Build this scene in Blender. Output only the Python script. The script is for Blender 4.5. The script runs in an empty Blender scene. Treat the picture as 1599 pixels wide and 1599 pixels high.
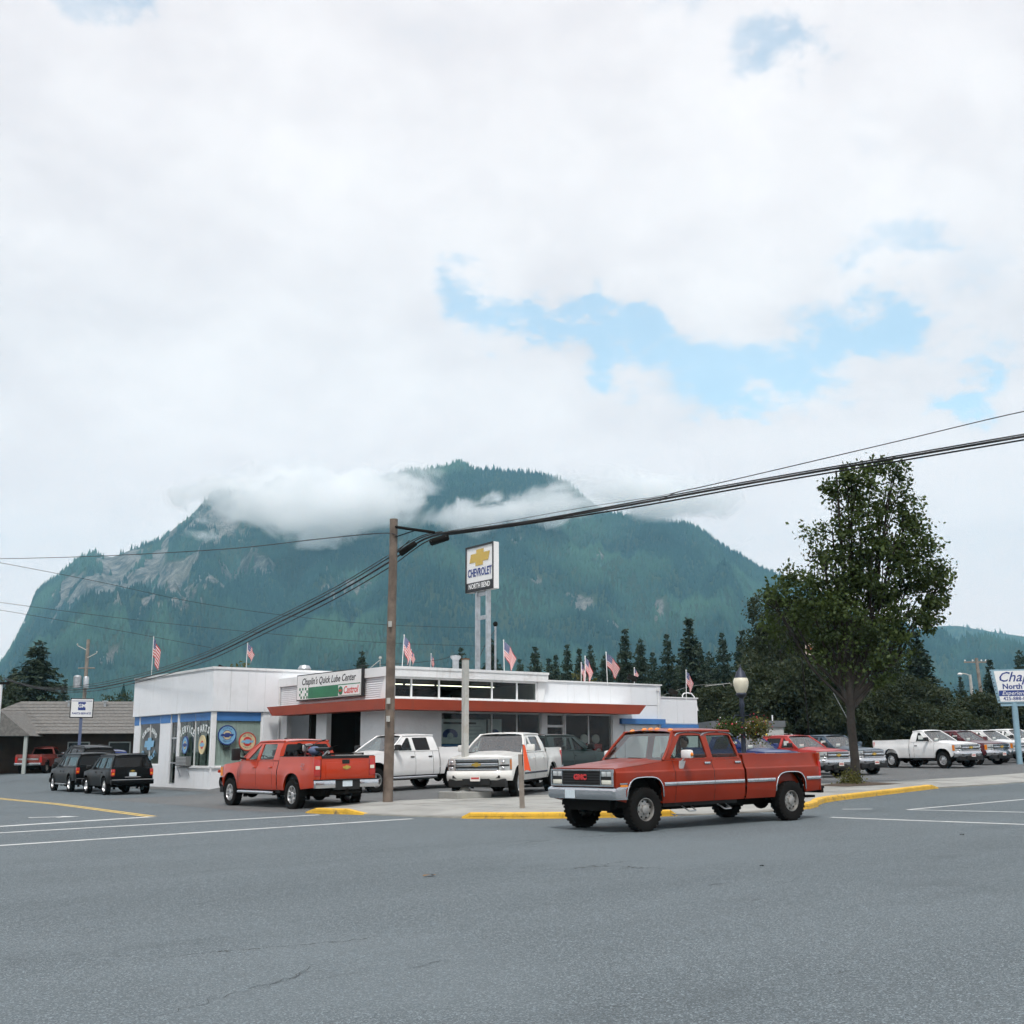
import bpy, bmesh, math, random
import numpy as np
from mathutils import Vector, Matrix, noise as mnoise, geometry as mgeo
R = math.radians
random.seed(7)
SC = bpy.context.scene
COL = SC.collection

# ------------------------------------------------------------------ camera
# world frame: +X along the main street, +Y away from it along the side street
PSI, PITCH, ROLL, EYE, FPX = .6352, .2042, .0043, 1.61, 1800.0
def _rot(v):
    c, s = math.cos(PSI), math.sin(PSI)
    return Vector((v[0]*c + v[1]*s, -v[0]*s + v[1]*c, v[2]))
_f = _rot((0, math.cos(PITCH), math.sin(PITCH)))
_u0 = _rot((0, -math.sin(PITCH), math.cos(PITCH)))
_r0 = _rot((1, 0, 0))
_r = _r0*math.cos(ROLL) - _u0*math.sin(ROLL)
_u = _r0*math.sin(ROLL) + _u0*math.cos(ROLL)
cam_d = bpy.data.cameras.new('camera'); cam = bpy.data.objects.new('camera', cam_d); COL.objects.link(cam)
M = Matrix((_r, _u, -_f)).transposed().to_4x4(); M.translation = (0, 0, EYE)
cam.matrix_world = M
cam_d.sensor_fit = 'HORIZONTAL'; cam_d.sensor_width = 36; cam_d.lens = 36*FPX/1599
cam_d.clip_start = .1; cam_d.clip_end = 30000
SC.camera = cam
ORG = Vector((0, 0, EYE))
def at(px, py, Y):
    """a point of the place: seen from the street corner towards (px, py), Y metres ahead"""
    d = _f + _r*((px-800)/FPX) + _u*((800-py)/FPX)
    ahead = d.x*math.sin(PSI) + d.y*math.cos(PSI)
    return ORG + d*(Y/ahead)
def wpt(X, Y, z=0):            # metres to the right of / ahead of the camera -> world
    v = _rot((X, Y, 0)); return Vector((v.x, v.y, z))

# ------------------------------------------------------------------ light
SUN_EL = R(58)
sun_dir = _rot((-.06*math.cos(SUN_EL), -.998*math.cos(SUN_EL), math.sin(SUN_EL)))
sd = bpy.data.lights.new('sun', 'SUN'); sd.energy = 1.5; sd.angle = R(11); sd.color = (1, .97, .94)
so = bpy.data.objects.new('sun', sd); COL.objects.link(so)
so.rotation_euler = sun_dir.to_track_quat('Z', 'Y').to_euler()

SC.view_settings.view_transform = 'Standard'; SC.view_settings.look = 'None'
SC.view_settings.exposure = 1.05; SC.view_settings.gamma = 1
SC.cycles.max_bounces = 20; SC.cycles.diffuse_bounces = 2; SC.cycles.glossy_bounces = 3
SC.cycles.transparent_max_bounces = 12; SC.cycles.transmission_bounces = 3; SC.cycles.volume_bounces = 20
SC.cycles.caustics_reflective = False; SC.cycles.caustics_refractive = False
SC.cycles.use_denoising = True; SC.cycles.use_adaptive_sampling = True; SC.cycles.adaptive_threshold = .04
SC.cycles.volume_step_rate = 1.0; SC.cycles.volume_max_steps = 160

# ------------------------------------------------------------------ node helpers
class NT:
    def __init__(s, nt): s.nt = nt; s.n = nt.nodes; s.l = nt.links
    def new(s, t, **kw):
        n = s.n.new(t)
        for k, v in kw.items(): setattr(n, k, v)
        return n
    def put(s, sock, v):
        if isinstance(v, bpy.types.NodeSocket): s.l.new(v, sock)
        elif v is not None:
            if isinstance(v, (tuple, list)) and len(v) == 3 and sock.type == 'RGBA': v = (*v, 1)
            sock.default_value = v
    def math(s, op, a, b=None, c=None, clamp=False):
        n = s.new('ShaderNodeMath', operation=op, use_clamp=clamp)
        for i, v in enumerate((a, b, c)):
            if v is not None: s.put(n.inputs[i], v)
        return n.outputs[0]
    def vmath(s, op, a, b=None, scale=None):
        n = s.new('ShaderNodeVectorMath', operation=op)
        s.put(n.inputs[0], a)
        if b is not None: s.put(n.inputs[1], b)
        if scale is not None: s.put(n.inputs['Scale'], scale)
        return n.outputs['Value'] if op in ('DOT_PRODUCT', 'LENGTH', 'DISTANCE') else n.outputs[0]
    def noise(s, vec, scale, detail=4, rough=.55, dist=0.0):
        n = s.new('ShaderNodeTexNoise'); s.put(n.inputs['Vector'], vec)
        n.inputs['Scale'].default_value = scale; n.inputs['Detail'].default_value = detail
        n.inputs['Roughness'].default_value = rough; n.inputs['Distortion'].default_value = dist
        return n.outputs[0]
    def mix(s, f, a, b, t='RGBA', blend='MIX'):
        n = s.new('ShaderNodeMix', data_type=t, blend_type=blend) if t == 'RGBA' else s.new('ShaderNodeMix', data_type=t)
        i = {'RGBA': (0, 6, 7, 2), 'FLOAT': (0, 2, 3, 0)}[t]
        s.put(n.inputs[i[0]], f); s.put(n.inputs[i[1]], a); s.put(n.inputs[i[2]], b)
        return n.outputs[i[3]]
    def ramp(s, v, a, b, c=0., d=1., smooth=True):
        n = s.new('ShaderNodeMapRange'); n.interpolation_type = 'SMOOTHSTEP' if smooth else 'LINEAR'
        s.put(n.inputs[0], v)
        for i, x in enumerate((a, b, c, d)): s.put(n.inputs[i+1], x)
        return n.outputs[0]
    def sep(s, v):
        n = s.new('ShaderNodeSeparateXYZ'); s.put(n.inputs[0], v); return n.outputs
    def comb(s, x, y, z):
        n = s.new('ShaderNodeCombineXYZ')
        for i, v in enumerate((x, y, z)): s.put(n.inputs[i], v)
        return n.outputs[0]

# ------------------------------------------------------------------ sky
W = bpy.data.worlds.new('World'); SC.world = W; W.use_nodes = True
W.cycles.sampling_method = 'MANUAL'; W.cycles.sample_map_resolution = 256
t = NT(W.node_tree); t.n.clear()
out = t.new('ShaderNodeOutputWorld')
sky = t.new('ShaderNodeTexSky', sky_type='NISHITA'); sky.sun_disc = False
sky.sun_elevation = SUN_EL; sky.sun_rotation = math.atan2(sun_dir.x, sun_dir.y)
sky.air_density = 1.0; sky.dust_density = .8; sky.ozone_density = 1.5
gen = t.new('ShaderNodeTexCoord').outputs['Generated']
def dirv(px, py):
    d = _f + _r*((px-800)/FPX) + _u*((800-py)/FPX); return d.normalized()
# clouds live on a flat layer overhead: direction -> layer coordinates
x, y, z = t.sep(gen)
zc = t.math('ADD', t.math('MAXIMUM', z, 0.0), .32)
lay = t.comb(t.math('DIVIDE', x, zc), t.math('DIVIDE', y, zc), 0.0)
n1 = t.noise(lay, 2.2, 6, .58, .35)
n2 = t.noise(t.vmath('ADD', lay, (7.3, 2.1, 0)), 7.5, 6, .62, .2)
n3 = t.noise(t.vmath('ADD', lay, (1.3, 9.4, 3)), .9, 3, .5)
cov = t.math('ADD', t.math('MULTIPLY', n1, .62), t.math('MULTIPLY', n2, .38))
# breaks in the cloud cover: strokes of clear sky (from, to, half width, depth) on top of the drifting noise
BREAKS = [((705, 462), (800, 497), 0.0218, 1.0), ((790, 492), (1010, 518), 0.0185, 1.0), ((945, 548), (1120, 585), 0.0218, .95), ((1090, 588), (1260, 572), 0.0302, 1.15), ((1250, 560), (1395, 490), 0.0277, 1.1), ((1180, 600), (1210, 632), 0.0168, .9),
          ((1330, 392), (1445, 372), 0.0202, .8), ((1450, 668), (1525, 634), 0.0185, .95), ((1180, 118), (1245, 66), 0.0185, .75), ((150, -15), (200, 5), 0.0151, .6), ((1240, 322), (1262, 315), 0.0118, .5), ((1470, 540), (1540, 548), 0.0151, .5), ((1030, -20), (1090, 5), 0.0185, .5), ((1330, 190), (1460, 330), 0.0168, .30), ((1500, 400), (1580, 420), 0.0252, .45),
          ((-700, 250), (-400, 420), 0.0588, .9), ((2100, 250), (2500, 200), 0.0672, .9), ((-1100, 800), (-700, 700), 0.0504, .9), ((600, -900), (1100, -800), 0.0756, .9), ((1900, -1500), (2300, -1300), 0.0840, .9)]
hole = None
warp = t.comb(t.math('SUBTRACT', n2, .5), t.math('SUBTRACT', t.noise(t.vmath('ADD', lay, (3.1, 5.7, 0)), 5.5, 6, .62), .5), t.math('SUBTRACT', t.noise(t.vmath('ADD', lay, (8.1, .7, 0)), 9, 6, .62), .5))
wob = t.vmath('ADD', gen, t.vmath('SCALE', warp, scale=.14))
for pa, pb, w, g in BREAKS:
    a_, b_ = dirv(*pa), dirv(*pb); ab = b_-a_
    rel = t.vmath('SUBTRACT', wob, tuple(a_))
    k_ = t.math('DIVIDE', t.vmath('DOT_PRODUCT', rel, tuple(ab)), ab.length_squared, clamp=True)
    ds = t.vmath('LENGTH', t.vmath('SUBTRACT', rel, t.vmath('SCALE', tuple(ab), scale=k_)))
    h_ = t.ramp(ds, w*1.7, w*.05, 0, g)
    hole = h_ if hole is None else t.math('MAXIMUM', hole, h_)
dens = t.math('SUBTRACT', t.math('ADD', t.math('MULTIPLY', t.math('SUBTRACT', cov, .5), 1.3), .44), t.math('MULTIPLY', hole, .66))
mask = t.ramp(dens, -.22, .34, .36, 1)
shade = t.math('ADD', t.math('ADD', t.ramp(n3, .36, .62, 0, .42), t.ramp(n1, .38, .62, 0, .36)), t.ramp(n2, .36, .64, 0, .22))
ccol = t.mix(shade, (.72, .675, .705), (1.0, .955, .955))
ccol = t.mix(t.ramp(z, .36, .08, 0, .75), ccol, (1.16, .985, .955))
bs = t.new('ShaderNodeBackground'); t.put(bs.inputs[0], t.mix(1.0, sky.outputs[0], (1.2, 1.45, 1.25), blend='MULTIPLY')); bs.inputs[1].default_value = .10
bc = t.new('ShaderNodeBackground'); t.put(bc.inputs[0], ccol); bc.inputs[1].default_value = .56
mx = t.new('ShaderNodeMixShader'); t.put(mx.inputs[0], mask)
t.l.new(bs.outputs[0], mx.inputs[1]); t.l.new(bc.outputs[0], mx.inputs[2]); t.l.new(mx.outputs[0], out.inputs[0])

# ------------------------------------------------------------------ materials
MATS = {}
def mat(name, col=(.5, .5, .5), rough=.6, metal=0., var=0., vscale=3., bump=0., bscale=40., coat=0., spec=.5, dirt=None, dscale=1.5, emit=None, estr=0., obj=True, alpha=None, trans=0., streak=None):
    if name in MATS: return MATS[name]
    m = bpy.data.materials.new(name); m.use_nodes = True
    t = NT(m.node_tree); b = t.n['Principled BSDF']
    co = t.new('ShaderNodeTexCoord').outputs['Object' if obj else 'Generated']
    c = (*col, 1)
    if var or dirt:
        f = t.noise(co, vscale, 5, .6)
        c2 = t.mix(t.ramp(f, .3, .7), tuple(x*(1-var) for x in col), tuple(min(1, x*(1+var)) for x in col))
        if dirt:
            f2 = t.noise(t.vmath('ADD', co, (3, 5, 1)), dscale, 7, .7)
            c2 = t.mix(t.ramp(f2, .52, .75, 0, dirt[3] if len(dirt) > 3 else .5), c2, dirt[:3])
        if streak:
            f3 = t.noise(t.vmath('MULTIPLY', co, (3.2, 3.2, .28)), 1.3, 6, .65)
            c2 = t.mix(t.ramp(f3, .54, .74, 0, streak[3]), c2, streak[:3])
        t.put(b.inputs['Base Color'], c2)
    else: b.inputs['Base Color'].default_value = c
    b.inputs['Roughness'].default_value = rough; b.inputs['Metallic'].default_value = metal
    b.inputs['Coat Weight'].default_value = coat; b.inputs['Coat Roughness'].default_value = .04
    b.inputs['Specular IOR Level'].default_value = spec
    if trans: b.inputs['Transmission Weight'].default_value = trans
    if emit: b.inputs['Emission Color'].default_value = (*emit, 1); b.inputs['Emission Strength'].default_value = estr
    if bump:
        bn = t.new('ShaderNodeBump'); bn.inputs['Strength'].default_value = bump; bn.inputs['Distance'].default_value = .02
        t.put(bn.inputs['Height'], t.noise(co, bscale, 5, .65)); t.l.new(bn.outputs[0], b.inputs['Normal'])
    MATS[name] = m; return m
def glass_mat(name, tint=(.55, .62, .6), ior=1.6, rough=.01):
    if name in MATS: return MATS[name]
    m = bpy.data.materials.new(name); m.use_nodes = True; t = NT(m.node_tree); t.n.clear()
    o = t.new('ShaderNodeOutputMaterial'); tr = t.new('ShaderNodeBsdfTransparent'); gl = t.new('ShaderNodeBsdfGlossy')
    tr.inputs[0].default_value = (*tint, 1); gl.inputs['Roughness'].default_value = rough
    fr = t.new('ShaderNodeFresnel'); fr.inputs[0].default_value = ior
    mx = t.new('ShaderNodeMixShader'); bf_ = t.new('ShaderNodeNewGeometry').outputs['Backfacing']; t.put(mx.inputs[0], t.math('MULTIPLY', fr.outputs[0], t.math('SUBTRACT', 1., bf_))); t.l.new(tr.outputs[0], mx.inputs[1]); t.l.new(gl.outputs[0], mx.inputs[2])
    t.l.new(mx.outputs[0], o.inputs[0]); MATS[name] = m; return m
def paint(name, col, flake=0., coat=.6, rough=.38):
    lum = max(col)
    return mat(name, col, rough, flake, var=.05, vscale=1.3, coat=coat*.55, spec=.35, dirt=(.16, .13, .10, .07) if lum > .2 else None, dscale=1.1)

# ------------------------------------------------------------------ mesh builder
class MB:
    def __init__(s): s.v = []; s.f = []
    def add(s, vs, fs):
        o = len(s.v); s.v.extend([tuple(v) for v in vs]); s.f.extend([tuple(i+o for i in f) for f in fs]); return s
    def box(s, x0, x1, y0, y1, z0, z1, mtx=None, bev=0):
        vs = [Vector(p) for p in ((x0,y0,z0),(x1,y0,z0),(x1,y1,z0),(x0,y1,z0),(x0,y0,z1),(x1,y0,z1),(x1,y1,z1),(x0,y1,z1))]
        fs = [(0,3,2,1),(4,5,6,7),(0,1,5,4),(1,2,6,5),(2,3,7,6),(3,0,4,7)]
        if bev:
            b = bmesh.new(); bv = [b.verts.new(p) for p in vs]
            for f in fs: b.faces.new([bv[i] for i in f])
            bmesh.ops.bevel(b, geom=b.edges[:], offset=bev, segments=2, affect='EDGES', profile=.6)
            b.verts.index_update(); vs = [x.co.copy() for x in b.verts]; fs = [[x.index for x in f.verts] for f in b.faces]; b.free()
        if mtx: vs = [mtx @ p for p in vs]
        return s.add(vs, fs)
    def tube(s, pts, r, n=8, cap=True):
        pts = [Vector(p) for p in pts]; k = len(pts)
        rs = r if isinstance(r, (list, tuple)) else [r]*k
        vs = []; fs = []; prev = None
        for i, p in enumerate(pts):
            d = (pts[min(i+1, k-1)] - pts[max(i-1, 0)])
            d = d.normalized() if d.length > 1e-9 else Vector((0, 0, 1))
            a = prev - d*prev.dot(d) if prev is not None else d.orthogonal()
            if a.length < 1e-6: a = d.orthogonal()
            a.normalize(); prev = a; b = d.cross(a)
            for j in range(n):
                th = 2*math.pi*j/n; vs.append(p + (a*math.cos(th) + b*math.sin(th))*rs[i])
        for i in range(k-1):
            for j in range(n):
                fs.append((i*n+j, i*n+(j+1) % n, (i+1)*n+(j+1) % n, (i+1)*n+j))
        if cap: fs += [tuple(range(n))[::-1], tuple(range((k-1)*n, k*n))]
        return s.add(vs, fs)
    def lathe(s, prof, n=20, mtx=None, axis='Z'):
        vs = []; fs = []; k = len(prof)
        for j in range(n):
            th = 2*math.pi*j/n; c, sn = math.cos(th), math.sin(th)
            for r, h in prof:
                p = Vector((r*c, r*sn, h)) if axis == 'Z' else Vector((r*c, h, r*sn))
                vs.append(mtx @ p if mtx else p)
        for j in range(n):
            for i in range(k-1):
                q = (j*k+i, ((j+1) % n)*k+i, ((j+1) % n)*k+i+1, j*k+i+1)
                fs.append(q if axis == 'Z' else q[::-1])
        return s.add(vs, fs)
    def prism(s, poly, fn, d0, d1):
        """extrude a 2D polygon: fn(u, v, d) -> 3D"""
        n = len(poly); vs = [fn(u, v, d0) for u, v in poly] + [fn(u, v, d1) for u, v in poly]
        fs = [tuple(range(n))[::-1], tuple(range(n, 2*n))] + [(i, (i+1) % n, n+(i+1) % n, n+i) for i in range(n)]
        return s.add(vs, fs)
    def plate(s, outer, holes, fn, d0, d1):
        """a plate with holes: 2D polygons mapped by fn(u, v, d)"""
        loops = [outer] + holes
        tri = mgeo.tessellate_polygon([[Vector((u, v, 0)) for u, v in lp] for lp in loops])
        flat = [p for lp in loops for p in lp]; n = len(flat)
        vs = [fn(u, v, d0) for u, v in flat] + [fn(u, v, d1) for u, v in flat]
        fs = [tuple(tr) for tr in tri] + [tuple(i+n for i in tr)[::-1] for tr in tri]
        o = 0
        for lp in loops:
            m = len(lp)
            fs += [(o+i, o+(i+1) % m, n+o+(i+1) % m, n+o+i) for i in range(m)]; o += m
        return s.add(vs, fs)
    def grid(s, nu, nv, fn):
        vs = [fn(i/(nu-1), j/(nv-1)) for j in range(nv) for i in range(nu)]
        fs = [(j*nu+i, j*nu+i+1, (j+1)*nu+i+1, (j+1)*nu+i) for j in range(nv-1) for i in range(nu-1)]
        return s.add(vs, fs)
    def ball(s, c, r, n=10, m=6):
        c = Vector(c); r = (r, r, r) if not isinstance(r, (tuple, list)) else r
        prof = [(math.sin(math.pi*i/m), -math.cos(math.pi*i/m)) for i in range(m+1)]
        vs = []; fs = []
        for j in range(n):
            th = 2*math.pi*j/n
            for a, h in prof: vs.append(c + Vector((a*math.cos(th)*r[0], a*math.sin(th)*r[1], h*r[2])))
        k = m+1
        for j in range(n):
            for i in range(m): fs.append((j*k+i, ((j+1) % n)*k+i, ((j+1) % n)*k+i+1, j*k+i+1))
        return s.add(vs, fs)
    def xf(s, mtx): s.v = [tuple(mtx @ Vector(v)) for v in s.v]; return s
    def build(s, name, m=None, parent=None, smooth=None, clean=True, loc=None):
        me = bpy.data.meshes.new(name); me.from_pydata(s.v, [], s.f)
        b = bmesh.new(); b.from_mesh(me)
        if clean: bmesh.ops.remove_doubles(b, verts=b.verts[:], dist=1e-5)
        bmesh.ops.dissolve_degenerate(b, edges=b.edges[:], dist=1e-6) if clean else None
        if clean: bmesh.ops.recalc_face_normals(b, faces=b.faces[:])
        if smooth is not None:
            ca = math.radians(smooth)
            for f in b.faces: f.smooth = True
            for e in b.edges:
                if len(e.link_faces) == 2 and e.calc_face_angle(0) > ca: e.smooth = False
        b.to_mesh(me); b.free()
        return link(name, me, m, parent, loc)
def link(name, me, m=None, parent=None, loc=None):
    o = bpy.data.objects.new(name, me); COL.objects.link(o)
    if m is not None and me is not None and hasattr(me, 'materials') and not me.materials: me.materials.append(m)
    if parent: o.parent = parent
    if loc: o.location = loc
    return o
def tag(o, label=None, cat=None, group=None, kind=None):
    if label: o['label'] = label
    if cat: o['category'] = cat
    if group: o['group'] = group
    if kind: o['kind'] = kind
    return o
def empty(name, loc=(0, 0, 0), rz=0, label=None, cat=None, group=None):
    o = bpy.data.objects.new(name, None); COL.objects.link(o); o.location = loc; o.rotation_euler = (0, 0, rz); o.empty_display_size = .3
    return tag(o, label, cat, group)
def copy_tree(o, parent=None):
    c = o.copy(); COL.objects.link(c); c.parent = parent
    for ch in o.children: copy_tree(ch, c)
    return c
def textmesh(body, size, depth=.004, shear=0., bold=0., sx=1., align='CENTER', spacing=1.):
    cu = bpy.data.curves.new('lettering', 'FONT'); cu.body = body; cu.size = size; cu.extrude = depth; cu.shear = shear
    cu.offset = bold; cu.align_x = align; cu.align_y = 'CENTER'; cu.space_character = spacing; cu.resolution_u = 2
    o = bpy.data.objects.new('lettering', cu); COL.objects.link(o)
    dg = bpy.context.evaluated_depsgraph_get(); me = bpy.data.meshes.new_from_object(o.evaluated_get(dg))
    bpy.data.objects.remove(o); bpy.data.curves.remove(cu)
    if sx != 1:
        for v in me.vertices: v.co.x *= sx
    return me
def text(body, size, m, parent, loc, rot=(R(90), 0, 0), name='lettering', **kw):
    me = textmesh(body, size, **kw); me.materials.clear(); me.materials.append(m)
    o = link(name, me, m, parent); o.location = loc; o.rotation_euler = rot; return o
def arc_text(body, size, radius, span, m, parent, loc, rot, flip=False, sx=1., bold=0.):
    """letters set round an arc, one mesh"""
    b = MB(); n = len(body)
    for i, ch in enumerate(body):
        if ch == ' ': continue
        me = textmesh(ch, size, bold=bold, sx=sx); a = (i-(n-1)/2)/max(1, n-1)*span
        mm = Matrix.Rotation(-a, 4, 'Z') @ Matrix.Translation((0, radius, 0)) if not flip else Matrix.Rotation(a, 4, 'Z') @ Matrix.Translation((0, -radius, 0))
        b.add([mm @ v.co for v in me.vertices], [tuple(p.vertices) for p in me.polygons]); bpy.data.meshes.remove(me)
    o = b.build('lettering', m, parent); o.location = loc; o.rotation_euler = rot; return o
def sm(x, a, b):
    if a == b: return float(x > a)
    x = min(1, max(0, (x-a)/(b-a))); return x*x*(3-2*x)
def lerp(a, b, t): return a+(b-a)*t
def interp(x, pts):
    if x <= pts[0][0]: return pts[0][1]
    for (a, va), (b, vb) in zip(pts, pts[1:]):
        if x <= b: return va+(vb-va)*(x-a)/(b-a)
    return pts[-1][1]
def fbm(p, o=4, s=1.): return mnoise.fractal(Vector(p)*s, 1.0, 2.0, o)
M_GOLD = mat('gold_emblem', (.62, .42, .10), .25, .7)
BOWTIE = [(-.5, -.16), (-.20, -.16), (-.20, -.30), (.16, -.30), (.16, -.16), (.42, -.16), (.5, .16), (.20, .16), (.20, .30), (-.16, .30), (-.16, .16), (-.42, .16)]
def bowtie(parent, loc, w, axis, m=None, name='emblem', hh=.42):
    """axis: unit vector the emblem faces"""
    n = Vector(axis).normalized(); u = Vector((0, 0, 1)).cross(n).normalized(); up = n.cross(u)
    b = MB(); b.prism([(x*w, z*w*hh/.6*1.0) for x, z in BOWTIE], lambda x, z, d: Vector(loc)+u*x+up*z+n*d, 0, .012)
    return b.build(name, m or M_GOLD, parent)

# ------------------------------------------------------------------ ground heights
def base_z(p, q):
    return .0112*min(110, max(-60, p)) - .0042*min(75, max(-30, q))
def road_z(p, q):
    z = base_z(p, q) - .10*sm(q, 38, 52)*(1-sm(p, 17.2, 19.0))
    return z + .42*sm(q, 60, 72)*(1-sm(p, 26, 34))
RAISE = [(14, .13), (18, .15), (24, .2), (30, .16), (38, .07), (46, .07), (54, .2), (62, .27), (80, .3)]
def lot_z(p, q):
    side = sm(p, 13.4, 16.5)
    r = lerp(.13, interp(p, RAISE), sm(q, 25.5, 29))
    r = lerp(r, r+.06, sm(q, 36, 40)*sm(p, 19, 24)*(1-sm(p, 36, 42)))
    apron = sm(q, 28.5, 30.5)*(1-side)      # the drive crossing down to the side street
    r = r*(1-apron)
    r *= lerp(1, side, sm(q, 27.6, 28.6))
    return max(base_z(p, q)+r, road_z(p, q)+.004) if q < 40 or p > 19 else road_z(p, q)+.004
# kerb line round the corner: (p, q, kerb height)
KERB = [(14.05, 28.2, .02), (14.1, 27.75, .125), (14.2, 27.3, .125), (14.42, 26.8, .125), (14.6, 26.1, .02), (14.95, 24.6, .012), (15.42, 22.95, .03), (15.48, 22.7, .125), (16.1, 21.85, .125), (16.9, 21.05, .125),
        (17.9, 20.3, .125), (19.0, 19.72, .125), (19.15, 19.66, .02), (20.3, 19.3, .012), (21.6, 19.1, .012), (22.1, 19.05, .05), (22.4, 19.05, .13), (23.2, 19.2, .13), (24.0, 19.6, .13), (24.8, 20.2, .13), (25.7, 20.75, .13),
        (26.8, 21.2, .13), (29.5, 22.0, .13), (32.3, 22.85, .13), (34.8, 23.6, .13), (35.4, 23.75, .03), (40, 24.0, .012), (60, 24.4, .012), (95, 25, .012)]
def inside(p, q, poly):
    c = False; n = len(poly)
    for i in range(n):
        (x1, y1), (x2, y2) = poly[i], poly[(i+1) % n]
        if (y1 > q) != (y2 > q) and p < (x2-x1)*(q-y1)/(y2-y1)+x1: c = not c
    return c

# ------------------------------------------------------------------ asphalt and concrete
def asphalt(name, lo, hi, seams=True, warm=0.):
    m = bpy.data.materials.new(name); m.use_nodes = True; t = NT(m.node_tree); b = t.n['Principled BSDF']
    co = t.new('ShaderNodeTexCoord').outputs['Object']
    big = t.noise(co, .11, 4, .55); mid = t.noise(t.vmath('MULTIPLY', co, (.35, 1.6, 1)), .8, 5, .6); fine = t.noise(co, 55, 3, .75)
    vo = t.new('ShaderNodeTexVoronoi'); t.put(vo.inputs['Vector'], co); vo.inputs['Scale'].default_value = 95
    spk = t.ramp(t.sep(vo.outputs['Color'])[0], .2, 1., 0, 1)
    f = t.math('ADD', t.math('MULTIPLY', t.ramp(big, .3, .7), .35), t.math('MULTIPLY', t.ramp(mid, .3, .7), .3))
    lane = t.noise(t.vmath('MULTIPLY', co, (.025, .42, 1)), 1.0, 4, .5); f = t.math('ADD', t.math('MULTIPLY', f, .75), t.math('MULTIPLY', t.ramp(lane, .35, .65), .30))
    f = t.math('ADD', f, t.math('MULTIPLY', t.ramp(fine, .25, .75), .25))
    c = t.mix(f, lo, hi)
    c = t.mix(t.math('MULTIPLY', t.math('POWER', spk, 3.0), .55), c, tuple(min(.6, x*2.9) for x in hi), blend='MIX')
    dk = t.ramp(t.sep(vo.outputs['Color'])[1], .72, .95, 0, .6)
    c = t.mix(dk, c, tuple(x*.45 for x in lo))
    if seams:
        stn = t.ramp(t.noise(t.vmath('MULTIPLY', co, (.5, 1, 1)), .55, 4, .6), .58, .74, 0, .30); c = t.mix(stn, c, tuple(x*.6 for x in lo))
        lt = t.ramp(t.noise(t.vmath('ADD', co, (40, 7, 0)), .16, 3, .5), .52, .68, 0, .35); c = t.mix(lt, c, tuple(x*1.3 for x in hi))
    if seams:   # long wandering cracks and tar-dark repairs
        wav = t.new('ShaderNodeTexVoronoi', feature='DISTANCE_TO_EDGE'); t.put(wav.inputs['Vector'], t.vmath('ADD', t.vmath('MULTIPLY', co, (.16, .5, 1)), t.vmath('SCALE', t.comb(t.noise(co, .7, 6, .65), t.noise(t.vmath('ADD', co, (9, 9, 9)), .7, 6, .65), 0.), scale=.55)))
        wav.inputs['Scale'].default_value = .55
        cr = t.math('MULTIPLY', t.ramp(wav.outputs[0], .0035, .0008, 0, 1), t.ramp(t.noise(co, .33, 3, .5), .56, .64, 0, .85))
        c = t.mix(cr, c, (.02, .02, .02))
    t.put(b.inputs['Base Color'], c); b.inputs['Roughness'].default_value = .8; b.inputs['Specular IOR Level'].default_value = .35
    bn = t.new('ShaderNodeBump'); bn.inputs['Strength'].default_value = .55; bn.inputs['Distance'].default_value = .012
    t.put(bn.inputs['Height'], t.math('ADD', spk, fine)); t.l.new(bn.outputs[0], b.inputs['Normal'])
    return m
M_ROAD = asphalt('road_asphalt', (.071, .087, .095), (.115, .138, .149))
M_LOT = asphalt('lot_asphalt', (.075, .08, .082), (.13, .135, .135), seams=False)
M_CONC = mat('pavement_concrete', (.30, .30, .28), .85, var=.16, vscale=.8, bump=.25, bscale=60, dirt=(.14, .13, .11, .5), dscale=.7)
M_KERBC = mat('kerb_concrete', (.24, .235, .21), .85, var=.2, vscale=2, bump=.3, bscale=50, dirt=(.10, .09, .08, .6), dscale=1.5)
M_YEL = mat('yellow_paint', (.72, .42, .035), .6, var=.14, vscale=2.5, bump=.2, bscale=60, dirt=(.13, .12, .10, 1.0), dscale=4.2)
M_WHITELINE = mat('road_paint_white', (.62, .63, .62), .7, var=.1, vscale=4, bump=.25, bscale=80, dirt=(.16, .17, .17, .75), dscale=2.2)
M_YELLINE = mat('road_paint_yellow', (.62, .44, .12), .7, var=.1, vscale=4, dirt=(.17, .16, .13, .7), dscale=2.0)
M_DIRT = mat('grass_ground', (.055, .07, .035), .95, var=.4, vscale=.05, bump=.2, bscale=2)

def sheet(name, m, ps, qs, zf, dz=0., keep=None):
    b = MB(); idx = {}
    for i, p in enumerate(ps):
        for j, q in enumerate(qs): idx[i, j] = len(b.v); b.v.append((p, q, zf(p, q)+dz))
    for i in range(len(ps)-1):
        for j in range(len(qs)-1):
            if keep is None or keep((ps[i]+ps[i+1])/2, (qs[j]+qs[j+1])/2): b.f.append((idx[i, j], idx[i+1, j], idx[i+1, j+1], idx[i, j+1]))
    return b.build(name, m, smooth=60)
def rng(a, b, st): n = max(1, int(round((b-a)/st))); return [a+(b-a)*i/n for i in range(n+1)]
# ground out to the foot of the mountain
g = MB(); ring = [0, 60, 120, 250, 600, 1500, 4000, 9000]; N = 48
for k, r in enumerate(ring):
    for j in range(N):
        a = 2*math.pi*j/N; p, q = 30+r*math.cos(a), 30+r*math.sin(a); g.v.append((p, q, base_z(p, q)-.6 if r < 200 else base_z(p, q)-1.2))
for k in range(len(ring)-1):
    for j in range(N): g.f.append((k*N+j, k*N+(j+1) % N, (k+1)*N+(j+1) % N, (k+1)*N+j))
tag(g.build('ground', M_DIRT, smooth=60), kind='structure')
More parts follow.
